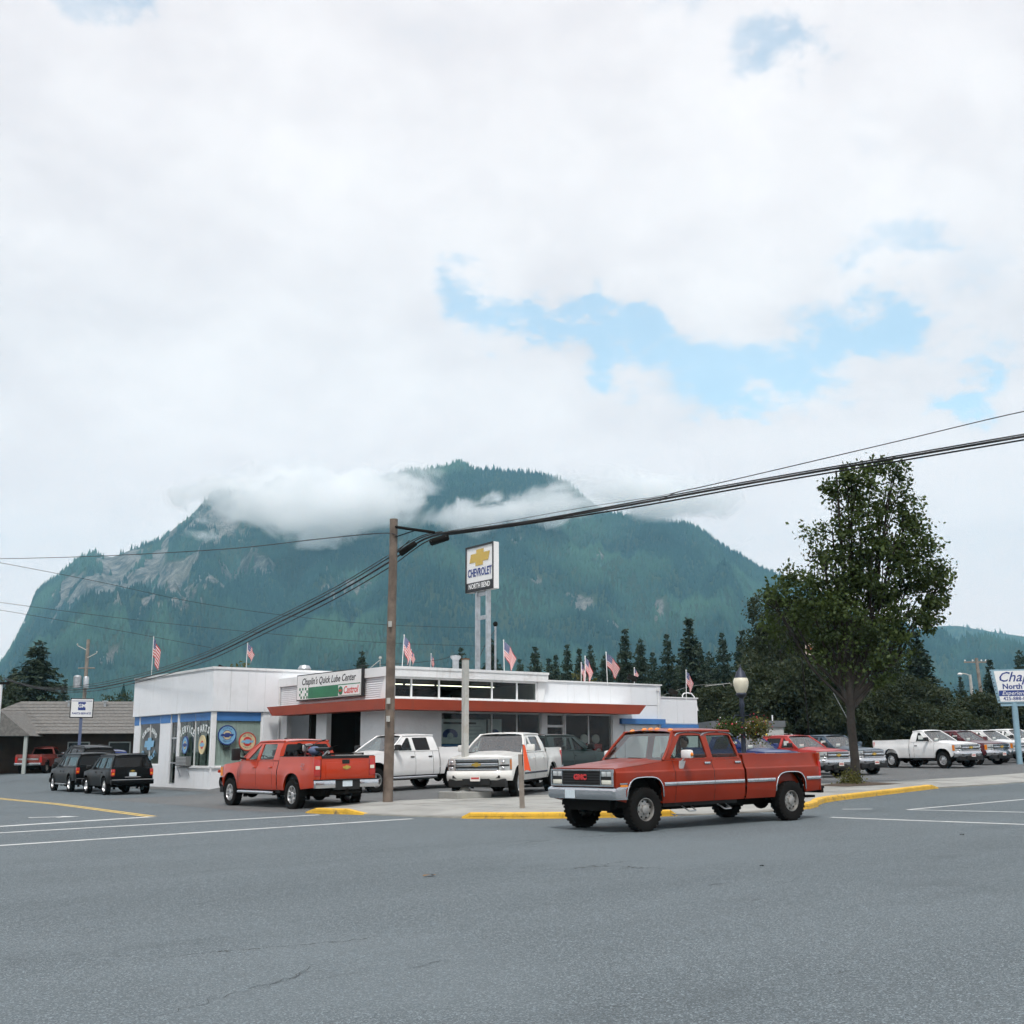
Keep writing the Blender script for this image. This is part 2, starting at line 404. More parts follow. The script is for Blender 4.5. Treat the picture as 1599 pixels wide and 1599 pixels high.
# streets: one asphalt sheet, finer near the corner
qs = rng(-60, -6, 6)[:-1] + rng(-6, 20, 2)[:-1] + rng(20, 80, 1.)[:-1] + rng(80, 200, 10)
tag(sheet('road', M_ROAD, rng(-120, -4, 6)[:-1] + rng(-4, 30, 1)[:-1] + rng(30, 240, 6), qs, road_z), kind='structure')

KP = [(p, q) for p, q, h in KERB]
def inset(pts, d):
    out_ = []
    for i, (p, q) in enumerate(pts):
        a, c = Vector(pts[max(0, i-1)]), Vector(pts[min(len(pts)-1, i+1)]); v = (c-a).normalized(); n = Vector((-v.y, v.x))
        if (n.y < 0 and v.x > .1) or (v.x <= .1 and n.x < 0): n = -n
        out_.append((p+n.x*d, q+n.y*d))
    return out_
WALK = inset(KP, .172) + [(95, 28.5), (46, 28.4), (38, 27.4), (33, 28.2), (26, 27.4), (21, 28.1), (17.5, 29.2), (15.4, 29.6)]
LOT = KP[:1] + [(13.4, 30.5), (13.4, 44), (16.5, 44), (18.7, 46), (18.7, 64), (60, 66), (110, 66), (110, 25), (95, 25)] + KP[::-1][1:-1]
def clip_cell(poly, x0, x1, y0, y1):
    for ax, v, sgn in ((0, x0, 1), (0, x1, -1), (1, y0, 1), (1, y1, -1)):
        outp = []
        for i in range(len(poly)):
            a, b = poly[i-1], poly[i]; da, db = (a[ax]-v)*sgn, (b[ax]-v)*sgn
            if da >= 0: outp.append(a) if not outp or outp[-1] != a else None
            if (da >= 0) != (db >= 0):
                t_ = da/(da-db); outp.append((a[0]+(b[0]-a[0])*t_, a[1]+(b[1]-a[1])*t_))
        poly = outp
        if len(poly) < 3: return []
    return poly
def kerb_top(p, q):
    """height of the kerb above the road at the nearest kerb point"""
    best = (1e9, 0)
    for (a, b, h), (c, d, k) in zip(KERB, KERB[1:]):
        L2 = (c-a)**2+(d-b)**2; t_ = min(1, max(0, ((p-a)*(c-a)+(q-b)*(d-b))/L2)); D = math.hypot(p-a-(c-a)*t_, q-b-(d-b)*t_)
        if D < best[0]: best = (D, h+(k-h)*t_)
    return best
def walk_z(p, q):
    D, h = kerb_top(p, q); s_ = sm(D, 0, 1.6)
    return lerp(road_z(p, q)+h, max(lot_z(p, q), road_z(p, q)+.02), s_)+.004
lot_b = MB()
for p0 in rng(13, 110, 1.5)[:-1]:
    for q0 in rng(19, 67, 1.5)[:-1]:
        pl = clip_cell(LOT, p0, p0+1.5+.001, q0, q0+1.5+.001)
        if len(pl) >= 3: lot_b.add([(x, y, (walk_z(x, y)-.07 if inside(x, y, WALK) or (kerb_top(x, y)[0] < .9) else lot_z(x, y))) for x, y in pl], [tuple(range(len(pl)))])
tag(lot_b.build('parking_lot', M_LOT, smooth=60), kind='structure')
# pavement slabs
pav = empty('pavement'); tag(pav, kind='structure')
for i, p0 in enumerate(rng(13.5, 60, 1.5)[:-1]):
    for j, q0 in enumerate(rng(18.5, 30.5, 1.5)[:-1]):
        pl = clip_cell(WALK, p0+.006, p0+1.494, q0+.006, q0+1.494)
        if len(pl) < 3: continue
        ar = abs(sum(a[0]*b[1]-b[0]*a[1] for a, b in zip(pl, pl[1:]+pl[:1])))/2
        if ar < .02: continue
        b = MB(); cx = sum(a for a, _ in pl)/len(pl); cy = sum(a for _, a in pl)/len(pl); dz = random.uniform(-.004, .004)
        top = [(x, y, walk_z(x, y)+.012+dz) for x, y in pl]; n = len(pl)
        b.add(top + [(x, y, z-.06) for x, y, z in top], [tuple(range(n))] + [(k, k+n, (k+1) % n+n, (k+1) % n) for k in range(n)])
        b.build('slab', M_CONC, pav)
far = MB()
pl = [(60, 24.4), (95, 25), (95, 28.5), (60, 28.45)]
far.add([(x, y, walk_z(x, y)+.02) for x, y in pl], [(0, 1, 2, 3)]); far.build('far_slab', M_CONC, pav)
# kerb stones
kb = empty('kerb'); tag(kb, kind='structure')
for i in range(len(KERB)-3):
    (a, b_, h0), (c, d, h1) = KERB[i], KERB[i+1]
    yel = (max(h0, h1) > .1 and min(h0, h1) > .02) or max(h0, h1) > .1
    segs = max(1, int(math.hypot(c-a, d-b_)/1.4))
    for s_ in range(segs):
        t0, t1 = s_/segs, (s_+1)/segs
        A = Vector((a+(c-a)*t0, b_+(d-b_)*t0)); B = Vector((a+(c-a)*t1, b_+(d-b_)*t1)); dr = (B-A).normalized(); nr = Vector((-dr.y, dr.x))
        if nr.y < 0 and dr.x > .1: nr = -nr
        if dr.x <= .1 and nr.x < 0: nr = -nr
        A2, B2 = A+dr*.004, B-dr*.004; ha, hb = lerp(h0, h1, t0)+.016, lerp(h0, h1, t1)+.016
        w = .17; m_ = MB(); ra, rb = road_z(*A), road_z(*B)
        def P(pt, off, z): q_ = pt+nr*off; return (q_.x, q_.y, z)
        bev = .025 if min(ha, hb) > .06 else .003
        sec = [(0, -.2), (.0, 0), (.012, 1), (bev+.015, 2), (w, 3), (w, -.2)]
        def zz(k, r0, hh): return r0-.2 if k == -.2 else r0 if k == 0 else r0+hh-bev if k == 1 else r0+hh if k == 2 else r0+hh
        vs = [P(A2, o, zz(k, ra, ha)) for o, k in sec] + [P(B2, o, zz(k, rb, hb)) for o, k in sec]
        m_.add(vs, [(k, k+1, k+7, k+6) for k in range(5)] + [(0, 5, 4, 3, 2, 1), (6, 7, 8, 9, 10, 11)])
        m_.build('kerb_stone', M_YEL if yel else M_KERBC, kb, smooth=35)
# painted markings: each line a thin sheet that follows the road
def marking(name, pts, w, m, dz=.005):
    b = MB(); P_ = []
    for (a, c) in zip(pts, pts[1:]):
        n = max(1, int(math.hypot(c[0]-a[0], c[1]-a[1])/1.0))
        P_ += [(a[0]+(c[0]-a[0])*k/n, a[1]+(c[1]-a[1])*k/n) for k in range(n)]
    P_.append(pts[-1])
    for i, (p, q) in enumerate(P_):
        a, c = P_[max(0, i-1)], P_[min(len(P_)-1, i+1)]; d = Vector((c[0]-a[0], c[1]-a[1])).normalized(); n = Vector((-d.y, d.x))*w/2
        for sg in (1, -1):
            x, y_ = p+n.x*sg, q+n.y*sg; b.v.append((x, y_, max(road_z(x, y_), road_z(round(x), round(y_))-.05)+dz))
    b.f = [(2*i, 2*i+1, 2*i+3, 2*i+2) for i in range(len(P_)-1)]
    return tag(b.build(name, m), kind='structure')
marking('crossing_line', [(1.0, 22.55), (8.0, 23.2), (14.6, 23.75)], .20, M_WHITELINE)
marking('crossing_line', [(1.0, 26.35), (8.0, 26.75), (13.9, 27.1)], .20, M_WHITELINE)
marking('stop_line', [(1.0, 28.3), (6.8, 29.05), (10.6, 29.95)], .30, M_WHITELINE)
marking('centre_line', [(10.55, 30.1), (10.9, 38), (11.5, 50), (11.6, 90)], .12, M_YELLINE)
marking('centre_line', [(10.75, 30.1), (11.1, 38), (11.72, 50), (11.82, 90)], .12, M_YELLINE)
marking('crossing_line', [(20.87, 16.7), (21.05, 15), (21.38, 12.5), (21.5, 4)], .17, M_WHITELINE)
marking('lane_line', [(24.24, 17.14), (30, 17.6), (80, 18)], .13, M_WHITELINE)
marking('crossing_line', [(24.24, 17.14), (24.87, 14.6), (25.1, 6)], .15, M_WHITELINE)
marking('edge_line', [(23.5, 18.45), (24.0, 17.95)], .13, M_WHITELINE)
# worn turn arrow on the side street
arr = MB(); A = wpt(-11.2, 29.6)
dr = Vector((.95, .3)).normalized(); nr = Vector((-dr.y, dr.x))
ap = at(45, 1274, 30.9); ap2 = at(125, 1273, 31.1)
d_ = Vector((ap2.x-ap.x, ap2.y-ap.y)); L_ = d_.length; d_.normalize(); n_ = Vector((-d_.y, d_.x))
for poly in ([(0, -.1), (L_*.62, -.1), (L_*.62, .1), (0, .1)], [(L_*.6, -.38), (L_, 0), (L_*.6, .38)]):
    vs = []
    for u, v in poly:
        w_ = Vector((ap.x, ap.y))+d_*u+n_*v; vs.append((w_.x, w_.y, road_z(w_.x, w_.y)+.008))
    arr.add(vs, [tuple(range(len(vs)))])
tag(arr.build('turn_arrow', M_WHITELINE), kind='structure')

# cracks: thin tar-dark lines wandering over the asphalt
M_CRACK = mat('crack_tar', (.056, .064, .068), .9)
def crack(pts, w, seed):
    rnd = random.Random(seed); P_ = []
    for a, c in zip(pts, pts[1:]):
        a, c = Vector(a), Vector(c); n = max(2, int((c-a).length/.07))
        for k in range(n): P_.append(a.lerp(c, k/n)+Vector((rnd.gauss(0, .022), rnd.gauss(0, .022))))
    b = MB()
    for i, p in enumerate(P_):
        d = (P_[min(i+1, len(P_)-1)]-P_[max(0, i-1)]); d = d.normalized() if d.length > 1e-6 else Vector((1, 0)); n = Vector((-d.y, d.x))*w*rnd.uniform(.15, 1)*(.3+.7*math.sin(math.pi*i/max(1, len(P_)-1)))
        for sg in (1, -1): x, y_ = p.x+n.x*sg, p.y+n.y*sg; b.v.append((x, y_, road_z(x, y_)+.004))
    b.f = [(2*i, 2*i+1, 2*i+3, 2*i+2) for i in range(len(P_)-1)]
    tag(b.build('road_crack', M_CRACK), kind='structure')
for i, (pl, w) in enumerate(([[(180, 1592), (260, 1585), (330, 1562), (420, 1538), (480, 1520), (560, 1512)], .006], [[(470, 1535), (540, 1521), (640, 1512)], .006], [[(395, 1548), (440, 1532), (500, 1508), (545, 1505)], .005], [[(640, 1515), (690, 1500), (722, 1494)], .008], [[(905, 1576), (1010, 1570)], .006],
                             [[(1090, 1384), (1120, 1381), (1148, 1378)], .02], [[(1170, 1408), (1200, 1402)], .012], [[(1290, 1338), (1330, 1333)], .010], [[(1100, 1432), (1135, 1428)], .012], [[(380, 1395), (500, 1380), (640, 1372)], .005], [[(1380, 1420), (1480, 1400), (1599, 1388)], .005], [[(0, 1475), (120, 1460), (230, 1440)], .006])):
    g_ = []
    for px, py in pl:
        d = _f + _r*((px-800)/FPX) + _u*((800-py)/FPX); k = -EYE/d.z
        for _ in range(4): q_ = ORG+d*k; k = (road_z(q_.x, q_.y)-EYE)/d.z
        g_.append((q_.x, q_.y))
    crack(g_, w, i)
# ------------------------------------------------------------------ mountain
RIDGE = [(-700, 1175), (-400, 1150), (-200, 1120), (-60, 1085), (0, 1042), (20, 1010), (45, 962), (60, 920), (85, 906), (105, 890), (135, 867), (150, 862), (178, 869), (205, 855), (250, 845), (262, 832), (300, 800), (325, 772), (350, 764),
         (400, 770), (425, 752), (440, 742), (458, 752), (490, 775), (540, 768), (590, 745), (650, 735), (700, 729), (724, 721), (738, 736), (768, 733), (800, 737), (860, 742), (885, 752), (915, 778), (940, 800), (1000, 804), (1080, 815), (1130, 850), (1180, 880), (1220, 894), (1300, 935), (1400, 985), (1500, 1040), (1700, 1110), (2000, 1170)]
HILL2 = [(1100, 1120), (1250, 1050), (1350, 1005), (1440, 977), (1480, 972), (1530, 979), (1599, 992), (1700, 1000), (1850, 990), (2000, 1010), (2300, 1080), (2600, 1160)]
def ridge_fn(prof, Yr):
    pts = [((px-800)/FPX*Yr/math.cos(PITCH), None, px, py) for px, py in prof]
    out_ = []
    for _, _, px, py in pts:
        w = at(px, py, Yr); X = w.x*math.cos(PSI)-w.y*math.sin(PSI); out_.append((X, w.z))
    return lambda X: max(0., interp(X, out_))
def rockiness(X, Y, z, h):
    """1 where the mountain shows bare rock: the west cliffs and a few scars"""
    u = X/Y*FPX+800; v_ = 1172-z/Y*FPX
    a = sm(u, 20, 90)*(1-sm(u, 330, 470))*sm(v_, 760, 800)*(1-sm(v_, 900, 985))
    n = fbm((X*.004, Y*.004, z*.011), 5)
    n2 = fbm((X*.011+5, z*.006, 3), 4)
    n3 = fbm((X*.022+2, Y*.004, z*.007), 4)
    r = sm(n*.30+n2*.50+n3*.45+a*.58, .38, .64)
    b = sm(u, 430, 520)*(1-sm(u, 560, 640))*sm(v_, 840, 870)*(1-sm(v_, 920, 960))
    r = max(r, .75*sm(n2+b*.35, .45, .7)*b)
    for cu, cv, cw, ch in ((950, 972, 14, 7), (1040, 968, 16, 7), (232, 945, 30, 14), (275, 938, 24, 12), (400, 880, 26, 16), (255, 905, 40, 30)):
        d = ((u-cu)/cw)**2+((v_-cv)/ch)**2+n*1.2
        r = max(r, .95*(1-sm(d, .5, 1.4)))
    return r
def terrain(name, prof, Yb, Yr, X0, X1, NX, NY, label, amp, seed):
    rf = ridge_fn(prof, Yr); vs = []; rock = []
    for j in range(NY):
        t_ = j/(NY-1)*1.18; Y = Yb+(Yr-Yb)*t_
        for i in range(NX):
            X = X0+(X1-X0)*i/(NX-1); hh = rf(X)
            g = t_**1.18 if t_ <= 1 else 1-1.4*(t_-1)
            env = min(1, t_*3)*(1-sm(t_, .72, 1.0)*.92)
            n = fbm((X*.0016+seed, Y*.0012, seed), 5); n2 = 1-abs(fbm((X*.0045+seed, Y*.0017, 2+seed), 4))*2
            n4 = 1-abs(fbm((X*.010+seed, Y*.0028, 7+seed), 3))*2
            z = hh*g + env*(n*amp + (n2-.45)*amp*.62 + (n4-.5)*amp*.22)*min(1, hh/350)
            if hh > 50: z += 12*fbm((X*.012, Y*.012, seed), 3)*env
            kx = 1-.7*sm(X, -900, -200) if prof is RIDGE else 0; Xw = X*lerp(1, Y/Yr, kx)
            v = wpt(Xw, Y, z-3); vs.append(v); rock.append((Xw, Y, z, hh))
    fs = [(j*NX+i, j*NX+i+1, (j+1)*NX+i+1, (j+1)*NX+i) for j in range(NY-1) for i in range(NX-1)]
    me = bpy.data.meshes.new(name); me.from_pydata(vs, [], fs); me.polygons.foreach_set('use_smooth', [True]*len(fs))
    rk = [rockiness(*r_) if prof is RIDGE else .15*sm(fbm((r_[0]*.006, r_[1]*.006, 9)), .3, .6) for r_ in rock]
    at_ = me.attributes.new('rock', 'FLOAT', 'POINT'); at_.data.foreach_set('value', rk)
    o = link(name, me, M_MOUNT); tag(o, kind='structure')
    return o, np.array([tuple(v) for v in vs]).reshape(NY, NX, 3), np.array(rk).reshape(NY, NX)
m = bpy.data.materials.new('mountain_ground'); m.use_nodes = True; t = NT(m.node_tree); b = t.n['Principled BSDF']
co = t.new('ShaderNodeTexCoord').outputs['Object']; ra = t.new('ShaderNodeAttribute', attribute_name='rock').outputs['Fac']
st = t.noise(t.vmath('MULTIPLY', co, (1, 1, .22)), .035, 8, .75); st2 = t.noise(co, .009, 6, .6)
rk_c = t.mix(t.ramp(st, .38, .64), (.035, .036, .036), (.26, .24, .225)); rk_c = t.mix(t.ramp(st2, .5, .7, 0, .6), rk_c, (.13, .12, .09))
t.put(b.inputs['Base Color'], t.mix(t.ramp(ra, .25, .6), t.mix(t.ramp(st2, .3, .7), (.018, .03, .02), (.05, .065, .035)), rk_c)); b.inputs['Roughness'].default_value = .95; b.inputs['Specular IOR Level'].default_value = .1
bn = t.new('ShaderNodeBump'); bn.inputs['Strength'].default_value = 1; bn.inputs['Distance'].default_value = 12; t.put(bn.inputs['Height'], st); t.l.new(bn.outputs[0], b.inputs['Normal'])
M_MOUNT = m
# forest: one conifer per grid spot, thinned on bare rock
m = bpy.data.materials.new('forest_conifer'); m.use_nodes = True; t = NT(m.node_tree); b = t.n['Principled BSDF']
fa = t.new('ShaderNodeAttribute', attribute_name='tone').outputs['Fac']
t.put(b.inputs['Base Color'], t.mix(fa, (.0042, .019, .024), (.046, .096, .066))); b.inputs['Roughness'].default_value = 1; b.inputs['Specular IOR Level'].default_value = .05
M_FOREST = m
def forest(name, G_, RK, count, hmin, hmax, label, seed):
    rs = np.random.RandomState(seed); NY, NX, _ = G_.shape
    jj = rs.rand(count)*(NY*.86-2)+NY*.0; ii = rs.rand(count)*(NX-1.001)
    j0 = jj.astype(int); i0 = ii.astype(int); fj = (jj-j0)[:, None]; fi = (ii-i0)[:, None]
    P = (G_[j0, i0]*(1-fi)+G_[j0, i0+1]*fi)*(1-fj)+(G_[j0+1, i0]*(1-fi)+G_[j0+1, i0+1]*fi)*fj
    keep = rs.rand(count) > RK[j0, i0]*1.05
    P = P[keep]; n = len(P); print(name, n)
    h = hmin+(hmax-hmin)*rs.rand(n)**1.5; r = h*(.17+.09*rs.rand(n)); a0 = rs.rand(n)*6.28
    K = 5; V = np.zeros((n, K+1, 3)); V[:, 0] = P; V[:, 0, 2] += h
    V[:, 0, :2] += rs.randn(n, 2)*.6
    for k in range(K):
        V[:, k+1, 0] = P[:, 0]+r*np.cos(a0+k*6.283/K); V[:, k+1, 1] = P[:, 1]+r*np.sin(a0+k*6.283/K); V[:, k+1, 2] = P[:, 2]-h*.02
    F = np.zeros((n, K, 3), int); o = np.arange(n)[:, None]*(K+1)
    for k in range(K): F[:, k] = np.concatenate([o, o+1+k, o+1+(k+1) % K], 1)
    me = bpy.data.meshes.new(name); me.vertices.add(n*(K+1)); me.vertices.foreach_set('co', V.ravel())
    me.loops.add(n*K*3); me.loops.foreach_set('vertex_index', F.ravel()); me.polygons.add(n*K)
    me.polygons.foreach_set('loop_start', np.arange(n*K)*3); me.polygons.foreach_set('loop_total', np.full(n*K, 3)); me.update()
    pa = np.array([fbm((p[0]*.0035, p[1]*.0035, p[2]*.004+seed), 3) for p in P]); pa = np.clip(.14+pa*1.25, 0, 1)*.85+rs.rand(n)*.22  # broad noise paints sunlit patches into the tree tone, plus random variation per tree
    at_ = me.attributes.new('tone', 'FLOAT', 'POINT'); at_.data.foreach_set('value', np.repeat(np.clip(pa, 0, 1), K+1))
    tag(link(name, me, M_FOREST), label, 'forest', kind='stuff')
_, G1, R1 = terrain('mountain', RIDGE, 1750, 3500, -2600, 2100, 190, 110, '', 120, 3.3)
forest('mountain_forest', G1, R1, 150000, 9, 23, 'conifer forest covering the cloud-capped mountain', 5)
_, G2, R2 = terrain('far_hill', HILL2, 3300, 5000, 500, 4500, 60, 30, '', 40, 8.1)
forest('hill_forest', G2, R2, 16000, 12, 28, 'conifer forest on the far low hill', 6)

# unseen ridge across the valley behind the camera, added to darken reflections
rv = MB(); NXr = 60
def rvf(u, v):
    X = lerp(-4200, 4200, u); Y = lerp(-1500, -2700, v); hh = (330+150*fbm((X*.0007, 1, 2), 4)+60*fbm((X*.003, v*3, 5), 4))*sm(u, 0, .12)*(1-sm(u, .88, 1))
    return wpt(X, Y, hh*math.sin(math.pi*.5*min(1, v*1.25))-4)
rv.grid(NXr, 16, rvf); ro = rv.build('far_ridge', M_MOUNT, smooth=80); ro.data.attributes.new('rock', 'FLOAT', 'POINT'); tag(ro, kind='structure')

# ------------------------------------------------------------------ drifting cloud on the mountain
def cloud_mat(name, dens, nscale, thr, soft, seed):
    """torn cloud: billows eaten away by two scales of noise towards the rim"""
    m = bpy.data.materials.new(name); m.use_nodes = True; t = NT(m.node_tree); t.n.clear()
    o = t.new('ShaderNodeOutputMaterial'); v = t.new('ShaderNodeVolumePrincipled')
    co = t.new('ShaderNodeTexCoord').outputs['Object']
    geo = t.vmath('ADD', t.new('ShaderNodeNewGeometry').outputs['Position'], (seed*700., seed*130., 0))
    n = t.noise(t.vmath('MULTIPLY', geo, (1, 1, 1.5)), nscale, 7, .66, 1.0); nb = t.noise(geo, nscale*.38, 2, .5)
    edge = t.ramp(t.vmath('LENGTH', co), 1.0, .0, 0, 1, smooth=False)
    f = t.math('ADD', t.math('ADD', t.math('MULTIPLY', t.math('SUBTRACT', n, .5), 1.5), t.math('MULTIPLY', t.math('SUBTRACT', nb, .5), 1.3)), t.math('MULTIPLY', edge, .75))
    t.put(v.inputs['Density'], t.math('MULTIPLY', t.ramp(f, thr, thr+soft, 0, 1), dens))
    v.inputs['Color'].default_value = (1, 1, 1, 1); v.inputs['Anisotropy'].default_value = .0
    t.l.new(v.outputs[0], o.inputs['Volume']); return m
def cloud(px, py, Y, rx, ry, rz, tilt, dens, thr, seed, label):
    b = MB(); b.ball((0, 0, 0), 1, 20, 12)
    o = b.build('mist_cloud', cloud_mat('mist_%d' % seed, dens, .0075, thr, .34, seed), smooth=80, clean=True)
    o.location = at(px, py, Y); o.scale = (rx, ry, rz); o.rotation_euler = (0, tilt, -PSI)
    return tag(o, label, 'cloud', 'clouds drifting on the mountain', kind='stuff')
CLOUDS = [(445, 786, 2900, 380, 180, 125, .02, .024, .23, 1, 'thick white cloud lying across the mountain below its left summit'),
          (550, 770, 3000, 290, 150, 105, -.2, .022, .26, 2, 'white cloud covering the notch between the mountain summits'),
          (705, 808, 2900, 360, 140, 75, -.12, .018, .34, 3, 'ragged cloud band below the main summit'),
          (865, 795, 2950, 350, 140, 80, -.18, .022, .30, 4, 'cloud streaming off the shoulder right of the main summit'),
          (1010, 778, 3200, 400, 150, 85, .1, .018, .26, 5, 'pale cloud resting on the right ridge')]
for c in CLOUDS: cloud(*c)
# ------------------------------------------------------------------ haze: even air over the whole valley
hz = MB(); c_ = wpt(0, 1000); hz.box(-5200, 5200, -3400, 5400, -8, 1180)
m = bpy.data.materials.new('haze'); m.use_nodes = True; t = NT(m.node_tree); t.n.clear()
o = t.new('ShaderNodeOutputMaterial'); v = t.new('ShaderNodeVolumePrincipled'); v.inputs['Color'].default_value = (.40, .79, 1.0, 1); v.inputs['Density'].default_value = .000105; v.inputs['Anisotropy'].default_value = .0
t.l.new(v.outputs[0], o.inputs['Volume'])
ho = hz.build('haze', m); ho.location = (c_.x, c_.y, 0); ho.rotation_euler = (0, 0, -PSI)
tag(ho, 'pale blue haze filling the valley air', 'haze', kind='stuff')
# ------------------------------------------------------------------ the dealership building
M_WALL = mat('white_wall_paint', (.80, .82, .84), .75, var=.04, vscale=.6, bump=.12, bscale=25, dirt=(.50, .50, .47, .35), dscale=.5, streak=(.42, .40, .36, .28))
M_STUC = mat('white_rough_render', (.80, .81, .81), .85, var=.05, vscale=1, bump=.9, bscale=5, dirt=(.5, .5, .48, .3), dscale=.6)
M_PANEL = mat('white_fascia_panel', (.80, .82, .84), .6, var=.03, vscale=.4, dirt=(.46, .47, .46, .3), dscale=.45, streak=(.45, .43, .39, .30))
M_CAPM = mat('white_roof_cap', (.78, .79, .79), .5, var=.05, vscale=1, dirt=(.38, .35, .32, .5), dscale=1.2, streak=(.35, .30, .25, .35))
M_BLUE = mat('blue_band', (.055, .19, .46), .6, var=.08, vscale=1.2); M_CANOPY = mat('red_canopy', (.28, .038, .012), .55, var=.10, vscale=.8, dirt=(.20, .06, .035, .5), dscale=1.0, streak=(.16, .05, .03, .4))
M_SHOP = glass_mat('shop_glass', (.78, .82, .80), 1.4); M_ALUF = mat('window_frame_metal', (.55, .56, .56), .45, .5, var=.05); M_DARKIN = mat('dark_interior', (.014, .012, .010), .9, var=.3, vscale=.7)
M_BLIND = mat('pale_blind', (.80, .86, .84), .85, var=.06, vscale=6); M_BLIND2 = mat('grey_green_curtain', (.22, .28, .26), .9, var=.2, vscale=6); M_ROOFT = mat('roof_membrane', (.25, .25, .24), .9, var=.2, vscale=.4); M_GALV = mat('galvanised_metal', (.48, .50, .52), .42, .7, var=.15, vscale=4)
M_TUBE = mat('fluorescent_tube', (.9, .9, .8), .5, emit=(1, .95, .72), estr=1.6); M_SIGNW = mat('sign_white', (.80, .80, .79), .5, var=.03, vscale=2); M_NAVY = mat('sign_navy', (.025, .05, .22), .5); M_BLACKP = mat('sign_black', (.015, .015, .016), .5)
M_GREEN = mat('sign_green', (.015, .17, .075), .5, var=.12, vscale=1.5); M_CRED = mat('sign_red', (.60, .05, .04), .5); M_LTBLUE = mat('light_blue_paint', (.22, .46, .66), .6, var=.06); M_CREAM = mat('cream_paint', (.66, .56, .33), .6, var=.05); M_WINW = mat('window_lettering_white', (.75, .8, .8), .7)
M_CONCW = mat('plinth_concrete', (.40, .40, .38), .85, var=.12, vscale=1.2, bump=.2)
def wall(parent, axis, c, a0, a1, z0, z1, openings, t_, m, name='wall'):
    """a wall in the plane axis=c (thickness t_ away from the street) with rectangular openings (a0, a1, z0, z1), built of butted pieces"""
    us = sorted({a0, a1} | {v for o in openings for v in o[:2] if a0 < v < a1}); b = MB()
    for u0, u1 in zip(us, us[1:]):
        mid = (u0+u1)/2; cuts = sorted((max(z0, o[2]), min(z1, o[3])) for o in openings if o[0] < mid < o[1]); z = z0
        for lo, hi in cuts + [(z1, z1)]:
            if lo > z+1e-4: b.box(u0, u1, c, c+t_, z, lo) if axis == 'Y' else b.box(c, c+t_, u0, u1, z, lo)
            z = max(z, hi)
    return b.build(name, m, parent)
def pane(parent, axis, c, a0, a1, z0, z1, mull=(), fr=.05, m=None, fm=None, name='window'):
    """frame with glass; mull: extra upright bars"""
    b = MB()
    def bx(u0, u1, w0, w1, d0=0, d1=.06): b.box(u0, u1, c+d0, c+d1, w0, w1) if axis == 'Y' else b.box(c+d0, c+d1, u0, u1, w0, w1)
    bx(a0, a0+fr, z0, z1); bx(a1-fr, a1, z0, z1); bx(a0+fr, a1-fr, z0, z0+fr); bx(a0+fr, a1-fr, z1-fr, z1)
    w = b.build(name, fm or M_ALUF, parent)
    es = [a0] + list(mull) + [a1]
    for k in mull: b = MB(); bx(k-fr/2, k+fr/2, z0+fr, z1-fr); b.build('mullion', fm or M_ALUF, w)
    for u0, u1 in zip(es, es[1:]): b = MB(); bx(u0+fr*.6, u1-fr*.6, z0+fr*.6, z1-fr*.6, .025, .031); b.build('pane', m or M_SHOP, w)
    return w
def bxo(name, m, parent, *a, **k): b = MB(); b.box(*a, **k); return b.build(name, m, parent)
shop = empty('dealership_building', (0, 0, 0), label='white flat-roofed dealership building with red canopy and blue window bands', cat='building')
F0 = .34     # floor level
PW, QW = 22.45, 38.44
# centre: showroom front
op = [(24.86, 29.80, 1.0, 3.12), (30.10, 31.05, F0, 3.12), (31.10, 33.72, .9, 3.12)]
wall(shop, 'Y', QW, PW, 34.12, -.2, 3.56, op, .22, M_STUC)
wall(shop, 'X', PW, QW+.22, 47.88, -.2, 3.56, [(40.53, 43.40, -.2, 3.15), (44.32, 47.12, -.2, 3.15)], .22, M_STUC)
pane(shop, 'Y', QW+.05, 24.86, 29.80, 1.0, 3.12, (27.32, 28.58), m=M_SHOP, fm=M_CAPM)
bxo('window_panel', M_BLUE, shop, 24.92, 29.74, QW+.12, QW+.14, 1.02, 1.86)
dr = pane(shop, 'Y', QW+.06, 30.10, 31.05, F0, 3.12, (), .07, name='door', fm=M_CAPM); bxo('transom_bar', M_CAPM, dr, 30.16, 30.98, QW+.05, QW+.13, 2.56, 2.66); bxo('handle', M_GALV, dr, 30.24, 30.28, QW+.0, QW+.04, 1.2, 1.6)
pane(shop, 'Y', QW+.05, 31.10, 33.72, .9, 3.12, (32.40,), fm=M_CAPM)
# street number on the door post
text('106', .16, mat('number_brown', (.25, .16, .10), .7), shop, (29.95, QW-.004, 2.1), depth=.003)
# clerestory over the canopy, slanted right end
wall(shop, 'Y', QW, PW+.1, 29.62, 3.56, 4.42, [(22.70, 29.60, 3.60, 4.41)], .12, M_CAPM, 'clerestory_wall')
pane(shop, 'Y', QW+.02, 22.70, 29.60, 3.60, 4.41, (23.5, 24.77, 26.07, 27.31, 28.57), .07, fm=M_CAPM, name='clerestory_window')
b = MB(); b.prism([(29.62, 3.56), (29.90, 3.56), (30.05, 4.42), (29.62, 4.42)], lambda u, v, d: Vector((u, QW+d, v)), -.03, .3); b.build('end_fin', M_CAPM, shop)
b = MB(); b.box(PW-.10, 30.05, QW-.18, 48.0, 4.42, 4.78); b.build('roof_edge', M_CAPM, shop)
b = MB(); b.box(PW-.13, 30.08, QW-.21, QW-.18, 4.70, 4.80); b.build('roof_trim', M_CAPM, shop)
